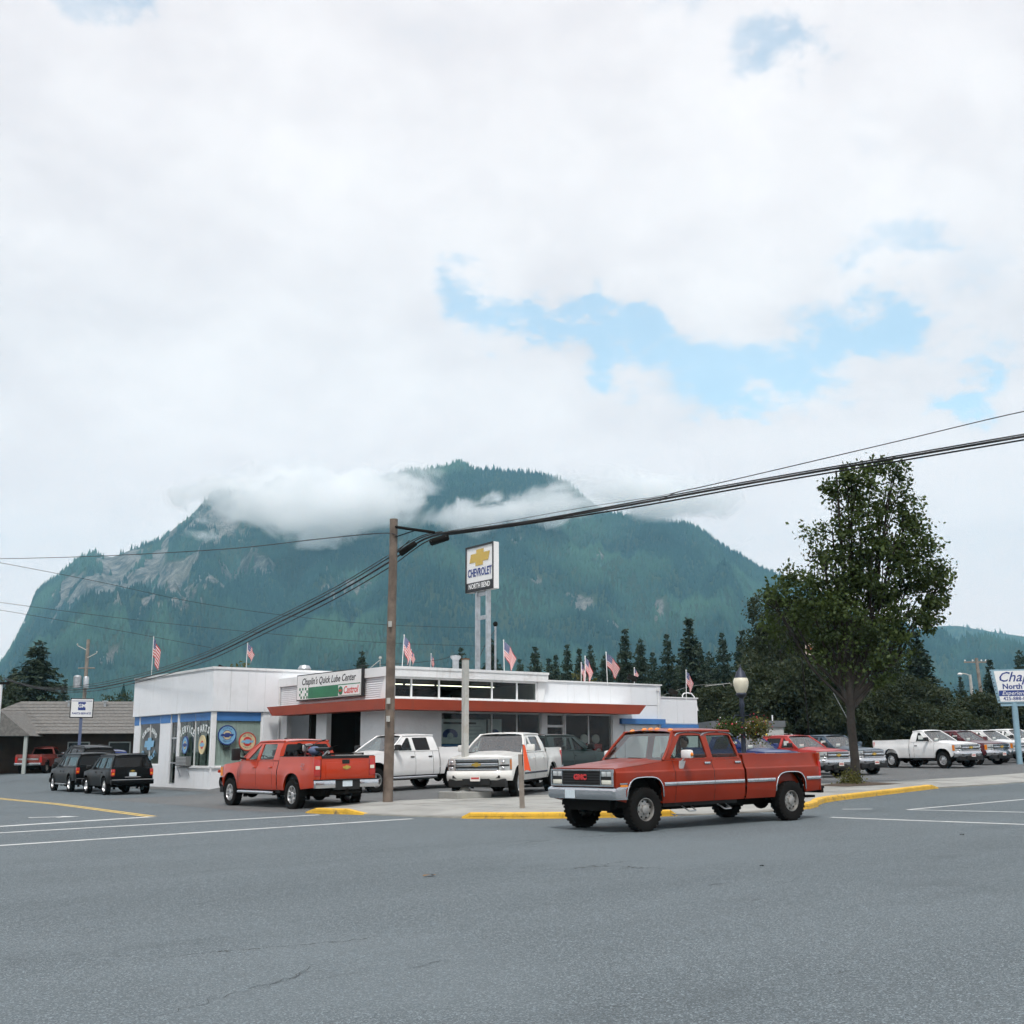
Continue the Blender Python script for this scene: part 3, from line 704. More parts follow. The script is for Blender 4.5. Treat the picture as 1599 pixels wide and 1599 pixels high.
# slatted side above the canopy
bxo('slat_backing', M_WALL, shop, PW+.02, PW+.14, QW+.25, 47.86, 3.56, 4.42)
for k in range(10):
    z = 3.60+k*.082; b = MB(); b.add([(PW+.02, QW+.1, z), (PW-.035, QW+.1, z-.0), (PW+.005, QW+.1, z+.078), (PW+.02, 47.85, z), (PW-.035, 47.85, z), (PW+.005, 47.85, z+.078)], [(1, 4, 5, 2), (0, 3, 4, 1), (0, 1, 2), (3, 5, 4)]); b.build('slat', M_WALL, shop)
b = MB(); b.prism([(QW-.02, 3.56), (QW+.55, 3.56), (QW+.22, 4.42), (QW-.02, 4.42)], lambda u, v, d: Vector((PW-.05+d, u, v)), 0, .1); b.build('corner_trim', M_CAPM, shop)
# canopy
cz0, cz1 = 3.13, 3.52
b = MB()
b.add([(34.72, 37.34, cz1), (34.30, 37.34, cz0), (21.65, 37.34, cz0), (21.65, 37.34, cz1), (21.65, 46.95, cz0), (21.65, 47.51, cz1), (34.72, QW, cz1), (34.30, QW, cz0), (PW, 46.95, cz0), (PW, 47.51, cz1), (PW, QW, cz0), (PW, QW, cz1)],
      [(0, 1, 2, 3), (3, 2, 4, 5), (0, 6, 7, 1), (5, 4, 8, 9), (0, 3, 11, 6), (3, 5, 9, 11), (1, 7, 10, 2), (2, 10, 8, 4)]); b.build('canopy', M_CANOPY, shop)
bxo('canopy_flashing', M_CAPM, shop, 21.70, 34.6, 37.40, QW-.01, 3.524, 3.54)
# inside: floor, ceiling, back wall, lit tubes
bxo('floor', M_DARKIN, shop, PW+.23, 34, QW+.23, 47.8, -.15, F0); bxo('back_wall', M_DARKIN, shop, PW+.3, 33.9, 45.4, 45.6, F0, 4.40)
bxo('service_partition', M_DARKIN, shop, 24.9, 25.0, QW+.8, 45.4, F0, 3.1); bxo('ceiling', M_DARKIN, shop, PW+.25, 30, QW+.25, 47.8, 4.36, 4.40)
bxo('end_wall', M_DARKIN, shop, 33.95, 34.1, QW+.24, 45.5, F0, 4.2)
for i, (x0, y0) in enumerate(((22.8, 40.2), (24.3, 40.2), (25.8, 40.2), (27.3, 40.2))): bxo('light_tube', M_TUBE, shop, x0, x0+1.35, y0, y0+.05, 4.22, 4.26)
# poster boards in the window
for (x0, x1, z0, z1) in ((25.06, 27.22, 1.89, 2.85), (27.30, 27.98, 1.89, 2.87)):
    po = tag(bxo('poster', mat('poster_paper', (.62, .66, .68), .6, var=.1, vscale=3), None, x0, x1, QW+.30, QW+.31, z0, z1), 'wide white poster board with a blue car in the showroom window' if x1 < 27.25 else 'narrow white poster with a round blue picture in the showroom window', 'poster')
    cx = x0+.42 if x1 < 27.25 else (x0+x1)/2
    b = MB(); b.prism([(cx+.36*math.cos(a*.2618)*(1 if x1 < 27.25 else .7), z0+.34+.24*max(-.4, math.sin(a*.2618))) for a in range(24)], lambda u, v, d: Vector((u, QW+.299-d, v)), 0, .003); b.build('car_picture', M_NAVY, po)
    b = MB(); b.prism([(cx+.15*math.cos(a*.5236), z0+.30+.13*math.sin(a*.5236)) for a in range(12)], lambda u, v, d: Vector((u, QW+.294-d, v)), 0, .002); b.build('wheel_picture', M_GALV, po)
    if x1 < 27.25:
        for k in range(4): bxo('print_line', M_GALV, po, x0+1.0, x1-.15-.1*(k % 2), QW+.296, QW+.299, z0+.2+k*.15, z0+.26+k*.15)
        bxo('print_headline', M_BLACKP, po, x0+.1, x1-.5, QW+.296, QW+.299, z1-.2, z1-.12)
# vintage petrol pumps on show behind the glass
for i, x0 in enumerate((32.50, 33.16)):
    pm = empty('petrol_pump', (x0+.22, QW+.75, F0), label=('red vintage petrol pump nearer the door' if i == 0 else 'red vintage petrol pump by the end column') + ' behind the showroom glass', cat='petrol pump', group='vintage petrol pumps')
    b = MB(); b.box(-.22, .22, -.18, .18, .08, 1.55, bev=.05); b.build('body', M_CRED, pm, smooth=40); b = MB(); b.box(-.24, .24, -.2, .2, 0, .08); b.build('base', M_BLACKP, pm)
    b = MB(); b.lathe([(0, -.19), (.15, -.19), (.15, -.205), (0, -.205)], 20, Matrix.Translation((0, 0, 1.2)), axis='Y'); b.build('dial', M_SIGNW, pm); b = MB(); b.box(-.15, .15, -.19, -.178, .45, .85); b.build('price_panel', M_SIGNW, pm)
    b = MB(); b.lathe([(0, -.06), (.17, -.06), (.20, -.03), (.20, .03), (.17, .06), (0, .06)], 20, Matrix.Translation((0, 0, 1.76)), axis='Y'); b.build('globe', M_SIGNW, pm, smooth=40)
    b = MB(); b.tube([(.24, -.02, 1.2), (.33, -.05, .9), (.30, -.08, .5), (.25, -.05, .9)], .018, 6); b.build('hose', M_BLACKP, pm)
# right: plain panelled block and its lower end
def panels(parent, axis, c, cuts, z0, z1, m, t_=.03, gap=.008):
    for u0, u1 in zip(cuts, cuts[1:]):
        b = MB()
        if axis == 'Y': b.box(u0+gap/2, u1-gap/2, c-t_, c, z0, z1)
        else: b.box(c-t_, c, u0+gap/2, u1-gap/2, z0, z1)
        b.build('panel', m, parent)
bxo('block', M_WALL, shop, 29.97, 36.70, QW+.10, 47.8, 3.58, 4.44); panels(shop, 'Y', QW+.10, [29.8, 31.3, 32.5, 33.7, 34.9, 35.8, 36.70], 3.58, 4.46, M_PANEL)
bxo('block_cap', M_CAPM, shop, 30.08, 36.76, QW+.02, 47.8, 4.46, 4.52)
bxo('side_block', M_WALL, shop, 34.14, 36.70, QW+.11, 47.8, -.2, 3.56); panels(shop, 'Y', QW+.105, [34.9, 36.7], 2.98, 3.56, M_PANEL)
bxo('awning', M_BLUE, shop, 34.16, 36.78, QW-.12, QW+.10, 2.74, 2.97); bxo('garage_door', M_CAPM, shop, 34.5, 36.5, QW+.06, QW+.105, F0, 2.72)
bxo('end_block', M_WALL, shop, 36.72, 39.30, QW+.40, 47.6, -.2, 3.94); panels(shop, 'Y', QW+.40, [36.74, 38.0, 39.30], 2.80, 3.94, M_PANEL); bxo('end_cap', M_CAPM, shop, 36.72, 39.36, QW+.34, 47.62, 3.945, 4.0); bxo('end_band', M_BLUE, shop, 36.80, 39.31, QW+.33, QW+.398, 2.60, 2.76)
b = MB(); b.tube([(36.5, QW+.02, 4.3), (36.5, QW+.02, .4)], .035, 8); b.box(36.42, 36.58, QW-.04, QW+.06, 4.22, 4.36); b.build('downpipe', M_CAPM, shop)
b = MB(); b.tube([(38.5, QW+.5, 4.0), (38.5, QW+.5, 4.1), (38.6, QW+.5, 4.19), (38.85, QW+.5, 4.22), (39.1, QW+.5, 4.19), (39.25, QW+.5, 4.05), (39.33, QW+.36, 3.4)], .03, 8); b.build('gooseneck_pipe', M_CAPM, shop, smooth=60)
# wing on the side street
WP, WQ = 19.31, 47.88; ZT, ZF = 5.22, 3.33
wall(shop, 'X', WP+.06, WQ+.262, 57.9, -.4, ZF, [(47.98, 51.86, .98, 3.30), (52.03, 52.89, .18, 3.30), (54.26, 57.14, 1.04, 3.30)], .2, M_WALL)
wall(shop, 'Y', WQ+.06, WP+.06, 22.40, -.4, ZF, [(19.47, 21.66, .99, 3.30)], .2, M_WALL)
bxo('wing_back', M_WALL, shop, WP+.26, 31.0, 57.7, 57.9, -.4, ZF); bxo('wing_roof', M_ROOFT, shop, WP+.2, 31.0, WQ+.2, 57.8, 4.9, 5.0); bxo('wing_block', M_WALL, shop, 22.5, 31.0, 48.05, 48.2, 3.56, 5.1)
panels(shop, 'X', WP+.02, [WQ-.01, 50.3, 52.9, 55.5, 58.0], ZF, ZT-.10, M_PANEL, .04); panels(shop, 'Y', WQ+.02, [WP-.01, 20.1, 20.9, 21.7, 22.5, 24.5, 27, 29, 31], ZF, ZT-.10, M_PANEL, .04)
bxo('fascia_core', M_WALL, shop, WP+.022, WP+.2, WQ+.2, 57.95, ZF+.005, ZT-.12); bxo('fascia_core', M_WALL, shop, WP+.022, 31, WQ+.022, WQ+.2, ZF+.005, ZT-.12)
bxo('fascia_end', M_WALL, shop, WP+.2, 31, 57.8, 57.95, ZF, ZT-.12)
b = MB(); b.box(WP-.06, WP+.22, WQ-.06, 58.02, ZT-.10, ZT); b.box(WP+.22, 31.0, WQ-.06, WQ+.22, ZT-.10, ZT); b.build('parapet_cap', M_CAPM, shop)
bxo('soffit', M_WALL, shop, WP+.03, WP+.06, WQ+.06, 57.9, ZF-.02, ZF)
pane(shop, 'X', WP+.10, 47.98, 51.86, .98, 3.30, (49.95,), .05, fm=M_CAPM); pane(shop, 'X', WP+.10, 54.26, 57.14, 1.04, 3.30, (55.7,), .04, fm=M_CAPM); pane(shop, 'Y', WQ+.10, 19.47, 21.66, .99, 3.30, (), .05, fm=M_CAPM)
bxo('corner_post', M_CAPM, shop, WP+.04, WP+.24, WQ+.04, WQ+.16, .98, ZF-.001)
wd = pane(shop, 'X', WP+.12, 52.03, 52.89, .18, 3.30, (), .06, fm=M_GALV, name='door'); bxo('door_rail', M_GALV, wd, WP+.11, WP+.17, 52.1, 52.82, 2.2, 2.28); bxo('door_rail', M_GALV, wd, WP+.11, WP+.17, 52.1, 52.82, 1.1, 1.16)
for a0, a1 in ((48.04, 49.92), (49.98, 51.80), (52.10, 52.82), (54.31, 57.09)): bxo('blue_band', M_BLUE, shop, WP+.085, WP+.097, a0, a1, 2.95, 3.325)
bxo('blue_band', M_BLUE, shop, WP+.052, WP+.058, 52.92, 54.22, 2.93, 3.325); bxo('blue_band', M_BLUE, shop, WP+.052, WP+.058, 57.2, 57.88, 2.90, 3.325); bxo('blue_band', M_BLUE, shop, 19.54, 21.6, WQ+.085, WQ+.097, 2.93, 3.325)
bxo('sill', M_CAPM, shop, WP+.0, WP+.1, WQ+.1, 51.9, .93, .98); bxo('sill', M_CAPM, shop, WP+.1, 21.7, WQ+.0, WQ+.1, .93, .985)
for k in range(13): bxo('blind', M_BLIND, shop, 19.52+k*.165, 19.52+k*.165+.158, WQ+.15, WQ+.158+.01*(k % 2), 1.02, 3.28)
for k in range(22):
    if 47.9+k*.18 < 51.7 and k % 5 != 4: bxo('blind', M_BLIND2, shop, WP+.24, WP+.25+.012*(k % 2), 48.15+k*.165, 48.15+k*.165+.15, 1.0, 3.28)
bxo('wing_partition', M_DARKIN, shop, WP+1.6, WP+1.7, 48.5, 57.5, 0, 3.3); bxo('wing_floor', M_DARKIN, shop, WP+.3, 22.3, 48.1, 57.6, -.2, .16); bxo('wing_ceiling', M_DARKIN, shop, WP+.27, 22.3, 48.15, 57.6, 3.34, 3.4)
b = MB(); b.box(WP-.16, WP+.06, 50.15, 51.45, 1.0, 1.42, bev=.02); ac = b.build('air_conditioner', mat('grey_appliance', (.16, .17, .17), .6, var=.15, vscale=6), shop)
for k in range(6): bxo('vent_slat', M_ALUF, ac, WP-.17, WP-.158, 50.22, 51.38, 1.06+k*.06, 1.09+k*.06)
b = MB(); b.tube([(WP+.04, 50.2, .55), (WP-.14, 50.2, .99)], .015, 5); b.tube([(WP+.04, 51.3, .55), (WP-.14, 51.3, .99)], .015, 5); b.build('bracket', M_GALV, ac)
# corner of the drive-through side: short return and downpipe
bxo('return_wall', M_WALL, shop, 21.7, 22.44, WQ-.02, WQ+.05, -.3, 3.12)
b = MB(); b.tube([(22.38, 47.80, 4.6), (22.38, 47.80, .2)], .04, 8); b.build('downpipe', M_CAPM, shop)
# window lettering (white paint on the glass)
LZ = WP+.085; XR = (R(90), 0, R(-90))
arc_text('SERVICE', .42, 1.6, 1.0, M_WINW, shop, (LZ, 50.85, 1.02), XR, bold=.012, sx=.8); arc_text('PARTS', .42, 1.6, .72, M_WINW, shop, (LZ, 48.95, 1.02), XR, bold=.012, sx=.85)
for o_ in (arc_text('NORTH BEND', .40, 1.02, 2.0, M_WINW, shop, (LZ, 55.7, 2.0), XR, bold=.012, sx=.9), arc_text('CHEVROLET', .38, 1.05, 1.9, M_LTBLUE, shop, (LZ, 55.7, 2.0), XR, flip=True, bold=.012, sx=.9)): o_.scale = (1, .66, 1)
bowtie(shop, (LZ+.01, 55.7, 2.0), 1.35, (-1, 0, 0), M_LTBLUE, 'window_emblem', .42)
def round_sign(name, c, n, u, r, ring, face, txt_top, txt_bot, label, squash=1.):
    o = empty(name, c, label=label, cat='sign'); n = Vector(n); u = Vector(u); mt = Matrix((u, Vector((0, 0, 1)), n)).transposed().to_4x4()
    o.matrix_world = Matrix.Translation(c) @ mt @ Matrix.Diagonal((squash, 1, 1, 1))
    def disc(nm, r0, r1, d, m, par=o): b = MB(); b.lathe([(r0, 0), (r0, d), (r1, d), (r1, 0)] if r0 > 0 else [(0, d), (r1, d), (r1, 0), (0, 0)], 40); return b.build(nm, m, par)
    disc('board', 0, r, .03, face); disc('rim', r*.92, r*1.02, .045, ring); disc('inner_ring', r*.46, r*.52, .036, ring); disc('centre', 0, r*.46, .034, M_CREAM if face is M_LTBLUE else M_CRED)
    b = MB(); b.prism([(x*r*1.5, z*r*.75) for x, z in BOWTIE], lambda x, z, d: Vector((x, z, d)), .03, .042); b.build('emblem', M_NAVY if ring is M_NAVY else M_LTBLUE, o)
    if txt_top: arc_text(txt_top, r*.24, r*.70, 1.3, M_NAVY, o, (0, 0, .034), (0, 0, 0)); arc_text(txt_bot, r*.24, r*.70, 1.3, M_NAVY, o, (0, 0, .034), (0, 0, 0), flip=True)
    return o
NF, UF, NS, US = (0, -1, 0), (1, 0, 0), (-1, 0, 0), (0, -1, 0)
s1 = round_sign('round_sign', (20.04, WQ+.03, 2.32), NF, UF, .41, M_NAVY, M_LTBLUE, 'SUPER', 'SERVICE', 'round light blue sign with navy rim on the shop front window')
s2 = round_sign('round_sign', (20.98, WQ+.03, 2.05), NF, UF, .39, M_CRED, M_CREAM, 'WE USE', 'PARTS', 'round cream sign with red rim on the shop front window')
for s_ in (s1, s2): b = MB(); b.box(-.14, .14, -.62, -.50, -.02, .02); b.tube([(-.2, -.36, 0), (-.1, -.52, 0)], .015, 5); b.tube([(.2, -.36, 0), (.1, -.52, 0)], .015, 5); b.build('hanger', M_BLACKP, s_)
round_sign('round_sign', (WP+.03, 50.82, 1.92), NS, US, .38, M_NAVY, M_LTBLUE, '', '', 'round light blue sign on the side window under the word SERVICE', .9)
round_sign('round_sign', (WP+.03, 48.82, 1.92), NS, US, .40, M_CREAM, M_CREAM, '', '', 'round cream sign on the side window under the word PARTS', .9)

# ------------------------------------------------------------------ oil-change sign on the slatted side
cs = empty('lube_sign', (PW-.22, 42.95, 3.72), label='white and green quick lube sign above the red canopy', cat='sign')
Wd, Hd = 5.7, 1.10      # local: u to the reader's right = -Y
def cu(u0, u1, z0, z1, d0, d1): return dict(x0=-d1, x1=-d0, y0=-u1, y1=-u0, z0=z0, z1=z1)
def cbox(nm, m, u0, u1, z0, z1, d0, d1, par=cs): b = MB(); k = cu(u0, u1, z0, z1, d0, d1); b.box(k['x0'], k['x1'], k['y0'], k['y1'], k['z0'], k['z1']); return b.build(nm, m, par)
cbox('cabinet', M_BLACKP, -Wd/2, Wd/2, 0, Hd, -.14, .0); cbox('face', M_SIGNW, -Wd/2+.05, Wd/2-.06, .05, Hd-.04, .0, .01)
cbox('green_band', M_GREEN, -1.75, Wd/2-.10, .07, .54, .01, .014); cbox('brand_panel', M_SIGNW, .95, Wd/2-.12, .09, .50, .014, .018)
for i in range(7):
    for j in range(4):
        if (i+j) % 2 == 0 and random.random() < .35+.13*i: cbox('check_square', M_GREEN, -2.72+i*.135, -2.72+i*.135+.125, .08+j*.118, .08+j*.118+.108, .01, .014)
text("Chaplin's Quick Lube Center", .40, M_BLACKP, cs, (-.012, .02, .78), XR, shear=.28, sx=1.0, bold=.006, depth=.003); text('Castrol', .40, M_CRED, cs, (-.021, -1.98, .29), XR, shear=.2, bold=.006, depth=.003)
b = MB(); b.lathe([(0, .02), (.17, .02), (.17, .0), (0, 0)], 24, Matrix.Translation((-.018, -1.16, .29)) @ Matrix.Rotation(R(-90), 4, 'Y')); b.build('brand_disc', M_GREEN, cs)
b = MB(); b.box(-.045, -.039, -1.27, -1.05, .25, .33); b.build('brand_flash', M_CRED, cs)
for u in (-2.3, 0, 2.3): cbox('bracket', M_GALV, u-.03, u+.03, .1, Hd-.1, -.24, -.14)

# ------------------------------------------------------------------ pylon sign
py = empty('pylon_sign', (35.75, 51.2, .2), label='tall white pylon sign with gold emblem and NORTH BEND on a black strip', cat='sign')
ZB, ZTOP = at(750, 922, 62).z-.2, at(750, 851, 62).z-.2+.05; HW = 1.32
b = MB(); b.box(-.22, .13, -HW, HW, ZB, ZTOP, bev=.02); b.build('cabinet', M_SIGNW, py)
fz = ZB+.52
b = MB(); b.plate([(-HW, ZB), (HW, ZB), (HW, ZTOP), (-HW, ZTOP)], [[(-HW+.07, ZB+.07), (HW-.07, ZB+.07), (HW-.07, ZTOP-.10), (-HW+.07, ZTOP-.10)]], lambda u, v, d: Vector((-.225-d, u, v)), 0, .05); b.build('face_frame', M_BLACKP, py)
b = MB(); b.box(-.245, -.226, -HW+.06, HW-.06, ZB+.06, fz); b.build('name_strip', M_BLACKP, py)
bowtie(py, (-.228, 0, lerp(fz, ZTOP, .66)), 1.95, (-1, 0, 0), M_GOLD, 'emblem', .46)
text('CHEVROLET', .62, M_NAVY, py, (-.235, 0, lerp(fz, ZTOP, .25)), XR, sx=.66, bold=.012, depth=.006); text('NORTH BEND', .40, M_SIGNW, py, (-.25, 0, ZB+.29), XR, sx=.80, bold=.006, depth=.006)
for y in (.5, -.5): b = MB(); b.box(-.12, .12, y-.08, y+.08, 0, ZB); b.build('post', M_GALV, py)
for z in (ZB-.25, ZB-1.55): b = MB(); b.box(-.05, .05, -.42, .42, z, z+.22); b.build('cross_bar', M_GALV, py)

# ------------------------------------------------------------------ parts sign, far left
gs = empty('parts_sign', (0, 0, 0), label='small white and blue parts sign on a blue post beside the brown building', cat='sign'); P0 = at(123.5, 1172, 66)
gs.matrix_world = Matrix.Translation((P0.x, P0.y, 0)) @ Matrix.Rotation(-PSI+.38, 4, 'Z'); sz0, sz1 = at(123, 1121.5, 66).z, at(123, 1091, 66).z; hw = .62
b = MB(); b.box(-hw, hw, -.12, .12, sz0, sz1, bev=.01); b.build('cabinet', M_BLACKP, gs); b = MB(); b.box(-hw+.05, hw-.05, -.135, -.12, sz0+.05, sz1-.05); b.build('face', M_SIGNW, gs)
b = MB(); b.box(-.20, .20, -.142, -.135, sz0+.42, sz0+.88); b.build('blue_square', M_NAVY, gs); text('GM', .28, M_SIGNW, gs, (0, -.145, sz0+.66), bold=.008, depth=.002); text('PARTS·SERVICE', .15, M_NAVY, gs, (0, -.138, sz0+.24), bold=.004, depth=.002)
bxo('top_line', M_NAVY, gs, -hw+.08, hw-.08, -.137, -.135, sz1-.17, sz1-.14)
b = MB(); b.box(-.08, .08, -.08, .08, -.3, sz0); b.build('post', mat('blue_grey_post', (.10, .13, .22), .6), gs); b = MB(); b.box(-.30, -.12, -.03, -.02, .75, 1.35); b.build('notice', mat('red_white_notice', (.55, .30, .28), .6), gs)

# ------------------------------------------------------------------ dealer sign at the right edge
ds = empty('dealer_sign', label='white and blue dealer sign on light blue posts over the sales row', cat='sign'); P0 = at(1589, 1150, 64)
ds.matrix_world = Matrix.Translation((P0.x, P0.y, 0)) @ Matrix.Rotation(-PSI-.30, 4, 'Z'); z1, z0 = at(1560, 1046, 64).z, at(1560, 1098, 64).z
M_PALEB = mat('pale_blue_steel', (.24, .38, .46), .5, var=.1, vscale=2)
b = MB(); b.prism([(-1.12, z1), (4.2, z1), (3.9, z0), (-.82, z0)], lambda u, v, d: Vector((u, d, v)), -.16, .16); b.build('cabinet', M_PALEB, ds)
b = MB(); b.prism([(-.92, z1-.08), (4.0, z1-.08), (3.75, z0+.06), (-.70, z0+.06)], lambda u, v, d: Vector((u, d, v)), -.175, -.16); b.build('face', M_SIGNW, ds); H_ = z1-z0
b = MB(); b.box(-.75, 3.78, -.18, -.175, z0+H_*.20, z0+H_*.37); b.build('blue_strip', M_NAVY, ds)
text("Chaplin's", H_*.42, M_NAVY, ds, (-.78, -.18, z0+H_*.76), shear=.35, align='LEFT', bold=.006, depth=.003); text('North Bend', H_*.22, M_NAVY, ds, (-.55, -.18, z0+H_*.48), align='LEFT', bold=.012, depth=.003)
text('Experience Good', H_*.17, M_SIGNW, ds, (-.60, -.183, z0+H_*.285), align='LEFT', shear=.3, depth=.003); text('425-888-0781', H_*.15, M_NAVY, ds, (-.55, -.18, z0+H_*.12), align='LEFT', bold=.004, depth=.003)
for k in range(9): z = lerp(z1-.12, z0+.12, k/8); b = MB(); b.ball((-1.07+.29*k/8, -.165, z), (.035, .02, .035), 8, 5); b.build('bulb_socket', M_BLACKP, ds)
for x in (0, 3.0): b = MB(); b.tube([(x, 0, .3), (x, 0, z0)], .16, 12); b.build('post', M_PALEB, ds, smooth=40)
b = MB(); b.box(-.7, 3.7, -.12, .12, z0-.18, z0-.02); b.build('beam', M_PALEB, ds)

# ------------------------------------------------------------------ neighbouring buildings
M_SHING = mat('grey_shingle', (.15, .145, .135), .95, var=.22, vscale=6, bump=.4, bscale=12); M_BROWN = mat('dark_brown_siding', (.045, .030, .020), .85, var=.25, vscale=1.5); M_TRIMB = mat('pale_trim', (.35, .38, .36), .7)
hs = empty('brown_building', label='low dark brown building with a long grey shingle roof', cat='building')
A0 = at(-70, 1172, 76); hs.matrix_world = Matrix.Translation((A0.x, A0.y, 0)) @ Matrix.Rotation(-PSI+.12, 4, 'Z')
L = 17.5; ze, zr_ = 2.95, at(60, 1093, 78).z
b = MB(); b.box(0, L, 0, 9, 0, ze); b.build('wall', M_BROWN, hs)
b = MB(); b.add([(-.8, -1, ze-.15), (L+.8, -1, ze-.15), (L+.8, 10, ze-.15), (-.8, 10, ze-.15), (2.6, 4.5, zr_), (L+.8, 4.5, zr_)], [(0, 1, 5, 4), (1, 2, 5), (2, 3, 4, 5), (3, 0, 4), (0, 3, 2, 1)]); rf_ = b.build('roof', M_SHING, hs)
for k in range(10):        # shingle courses stand proud
    t_ = k/10; b = MB(); y = lerp(-1, 4.5, t_); z = lerp(ze-.15, zr_, t_); b.add([(lerp(-.8, 2.6, t_), y, z+.03), (L+.8, y, z+.03), (L+.8, y+.53, z+.015+.1*(zr_-ze+.15)*.96), (lerp(-.8, 2.6, t_+.1), y+.53, z+.015+.1*(zr_-ze+.15)*.96)], [(0, 1, 2, 3)]); b.build('shingle_course', M_SHING, rf_)
for x in (6, 8.4, 12.2): b = MB(); b.tube([(x, 3.6, zr_-.6), (x, 3.6, zr_-.05)], .09, 8); b.box(x-.18, x+.18, 3.45, 3.75, zr_-.06, zr_+.02); b.build('roof_vent', M_GALV, rf_)
b = MB(); b.add([(1.5, -3.2, ze-.3), (5.5, -3.2, ze-.3), (5.5, 2, ze-.3), (1.5, 2, ze-.3), (3.5, -3.2, ze+1.3), (3.5, 3.2, ze+1.3)], [(0, 1, 4), (1, 2, 5, 4), (3, 0, 4, 5), (0, 3, 2, 1)]); b.build('porch_roof', M_SHING, hs)
for x in (1.8, 5.2): b = MB(); b.box(x-.1, x+.1, -3.1, -2.9, 0, ze-.3); b.build('porch_post', M_TRIMB, hs)
for x in (7, 9.6, 12.2, 14.8): w_ = MB(); w_.box(x, x+1.4, -.05, 0, 1.0, 2.3); wo = w_.build('window', M_TRIMB, hs); b = MB(); b.box(x+.08, x+1.32, -.06, -.05, 1.08, 2.22); b.build('pane', mat('dark_pane', (.03, .035, .035), .1), wo)
hz_ = empty('low_building', label='low pale building with a grey parapet behind the flower basket', cat='building'); A0 = at(1115, 1172, 68); hz_.matrix_world = Matrix.Translation((A0.x, A0.y, 0)) @ Matrix.Rotation(-PSI, 4, 'Z'); zt = at(1200, 1126, 68).z
b = MB(); b.box(0, 4.1, 0, 5, 0, zt-.36); b.build('wall', mat('pale_grey_wall', (.42, .43, .42), .8, var=.06), hz_); b = MB(); b.box(-.1, 4.2, -.1, 5.1, zt-.36, zt); b.build('parapet', mat('grey_parapet', (.12, .13, .14), .7), hz_); b = MB(); b.tube([(3.7, 1, zt), (3.7, 1, zt+.35)], .04, 6); b.build('roof_pipe', M_CAPM, hz_)
hw_ = empty('white_building', label='white building with a grey roof behind the dealer sign', cat='building'); A0 = at(1556, 1172, 100); hw_.matrix_world = Matrix.Translation((A0.x, A0.y, 0)) @ Matrix.Rotation(-PSI-.2, 4, 'Z'); z1_ = at(1590, 1112, 100).z
b = MB(); b.box(0, 14, 0, 10, 0, z1_); b.build('wall', M_WALL, hw_); b = MB(); b.add([(-1, -1, z1_), (15, -1, z1_), (15, 11, z1_), (-1, 11, z1_), (2, 5, z1_+1.2), (12, 5, z1_+1.2)], [(0, 1, 5, 4), (1, 2, 5), (2, 3, 4, 5), (3, 0, 4), (3, 2, 1, 0)]); b.build('roof', mat('blue_grey_roof', (.16, .19, .24), .8), hw_)
# ------------------------------------------------------------------ vehicles
M_GLASS = glass_mat('car_glass', (.74, .80, .78), 1.42); M_WSCR = glass_mat('windscreen_glass', (.55, .63, .63), 2.8); M_GLASSD = glass_mat('privacy_glass', (.10, .12, .12), 1.5)
M_RUB = mat('tyre_rubber', (.008, .0075, .007), .9, spec=.2, bump=.3, bscale=60)
M_CHR = mat('chrome', (.62, .63, .65), .16, 1., dirt=(.2, .19, .18, .35), dscale=5)
M_ALU = mat('bright_alloy', (.66, .66, .66), .28, .9, var=.1, vscale=8)
M_STEEL = mat('painted_steel_wheel', (.38, .37, .35), .4, .7, var=.15, vscale=9, dirt=(.09, .08, .07, .6), dscale=6)
M_BLK = mat('black_trim', (.012, .012, .012), .5, spec=.4); M_UND = mat('underbody', (.010, .009, .008), .9, spec=.2)
M_INT = mat('interior_grey', (.05, .05, .05), .9); M_SEAT = mat('seat_cloth', (.10, .10, .11), .95, var=.2, vscale=10)
M_AMB = mat('amber_lens', (.85, .25, .02), .2, coat=.6); M_REDL = mat('red_lens', (.45, .02, .015), .18, coat=.6)
M_LAMP = mat('headlamp_glass', (.62, .64, .64), .12, .35, coat=1.); M_WLENS = mat('clear_lens', (.75, .73, .62), .2, coat=.8)
M_GOLD = mat('gold_emblem', (.62, .42, .10), .25, .7); M_PLATE = mat('licence_plate', (.62, .70, .74), .5, var=.06, vscale=20)
M_PTXT = mat('plate_lettering', (.06, .08, .22), .6); M_REDTXT = mat('red_lettering', (.55, .03, .03), .4); M_WHT = mat('white_plastic', (.78, .78, .77), .4, var=.03)
M_PAPER = mat('window_paper', (.80, .82, .78), .8, var=.05, vscale=15); M_BEDL = mat('bed_liner', (.03, .03, .03), .9)
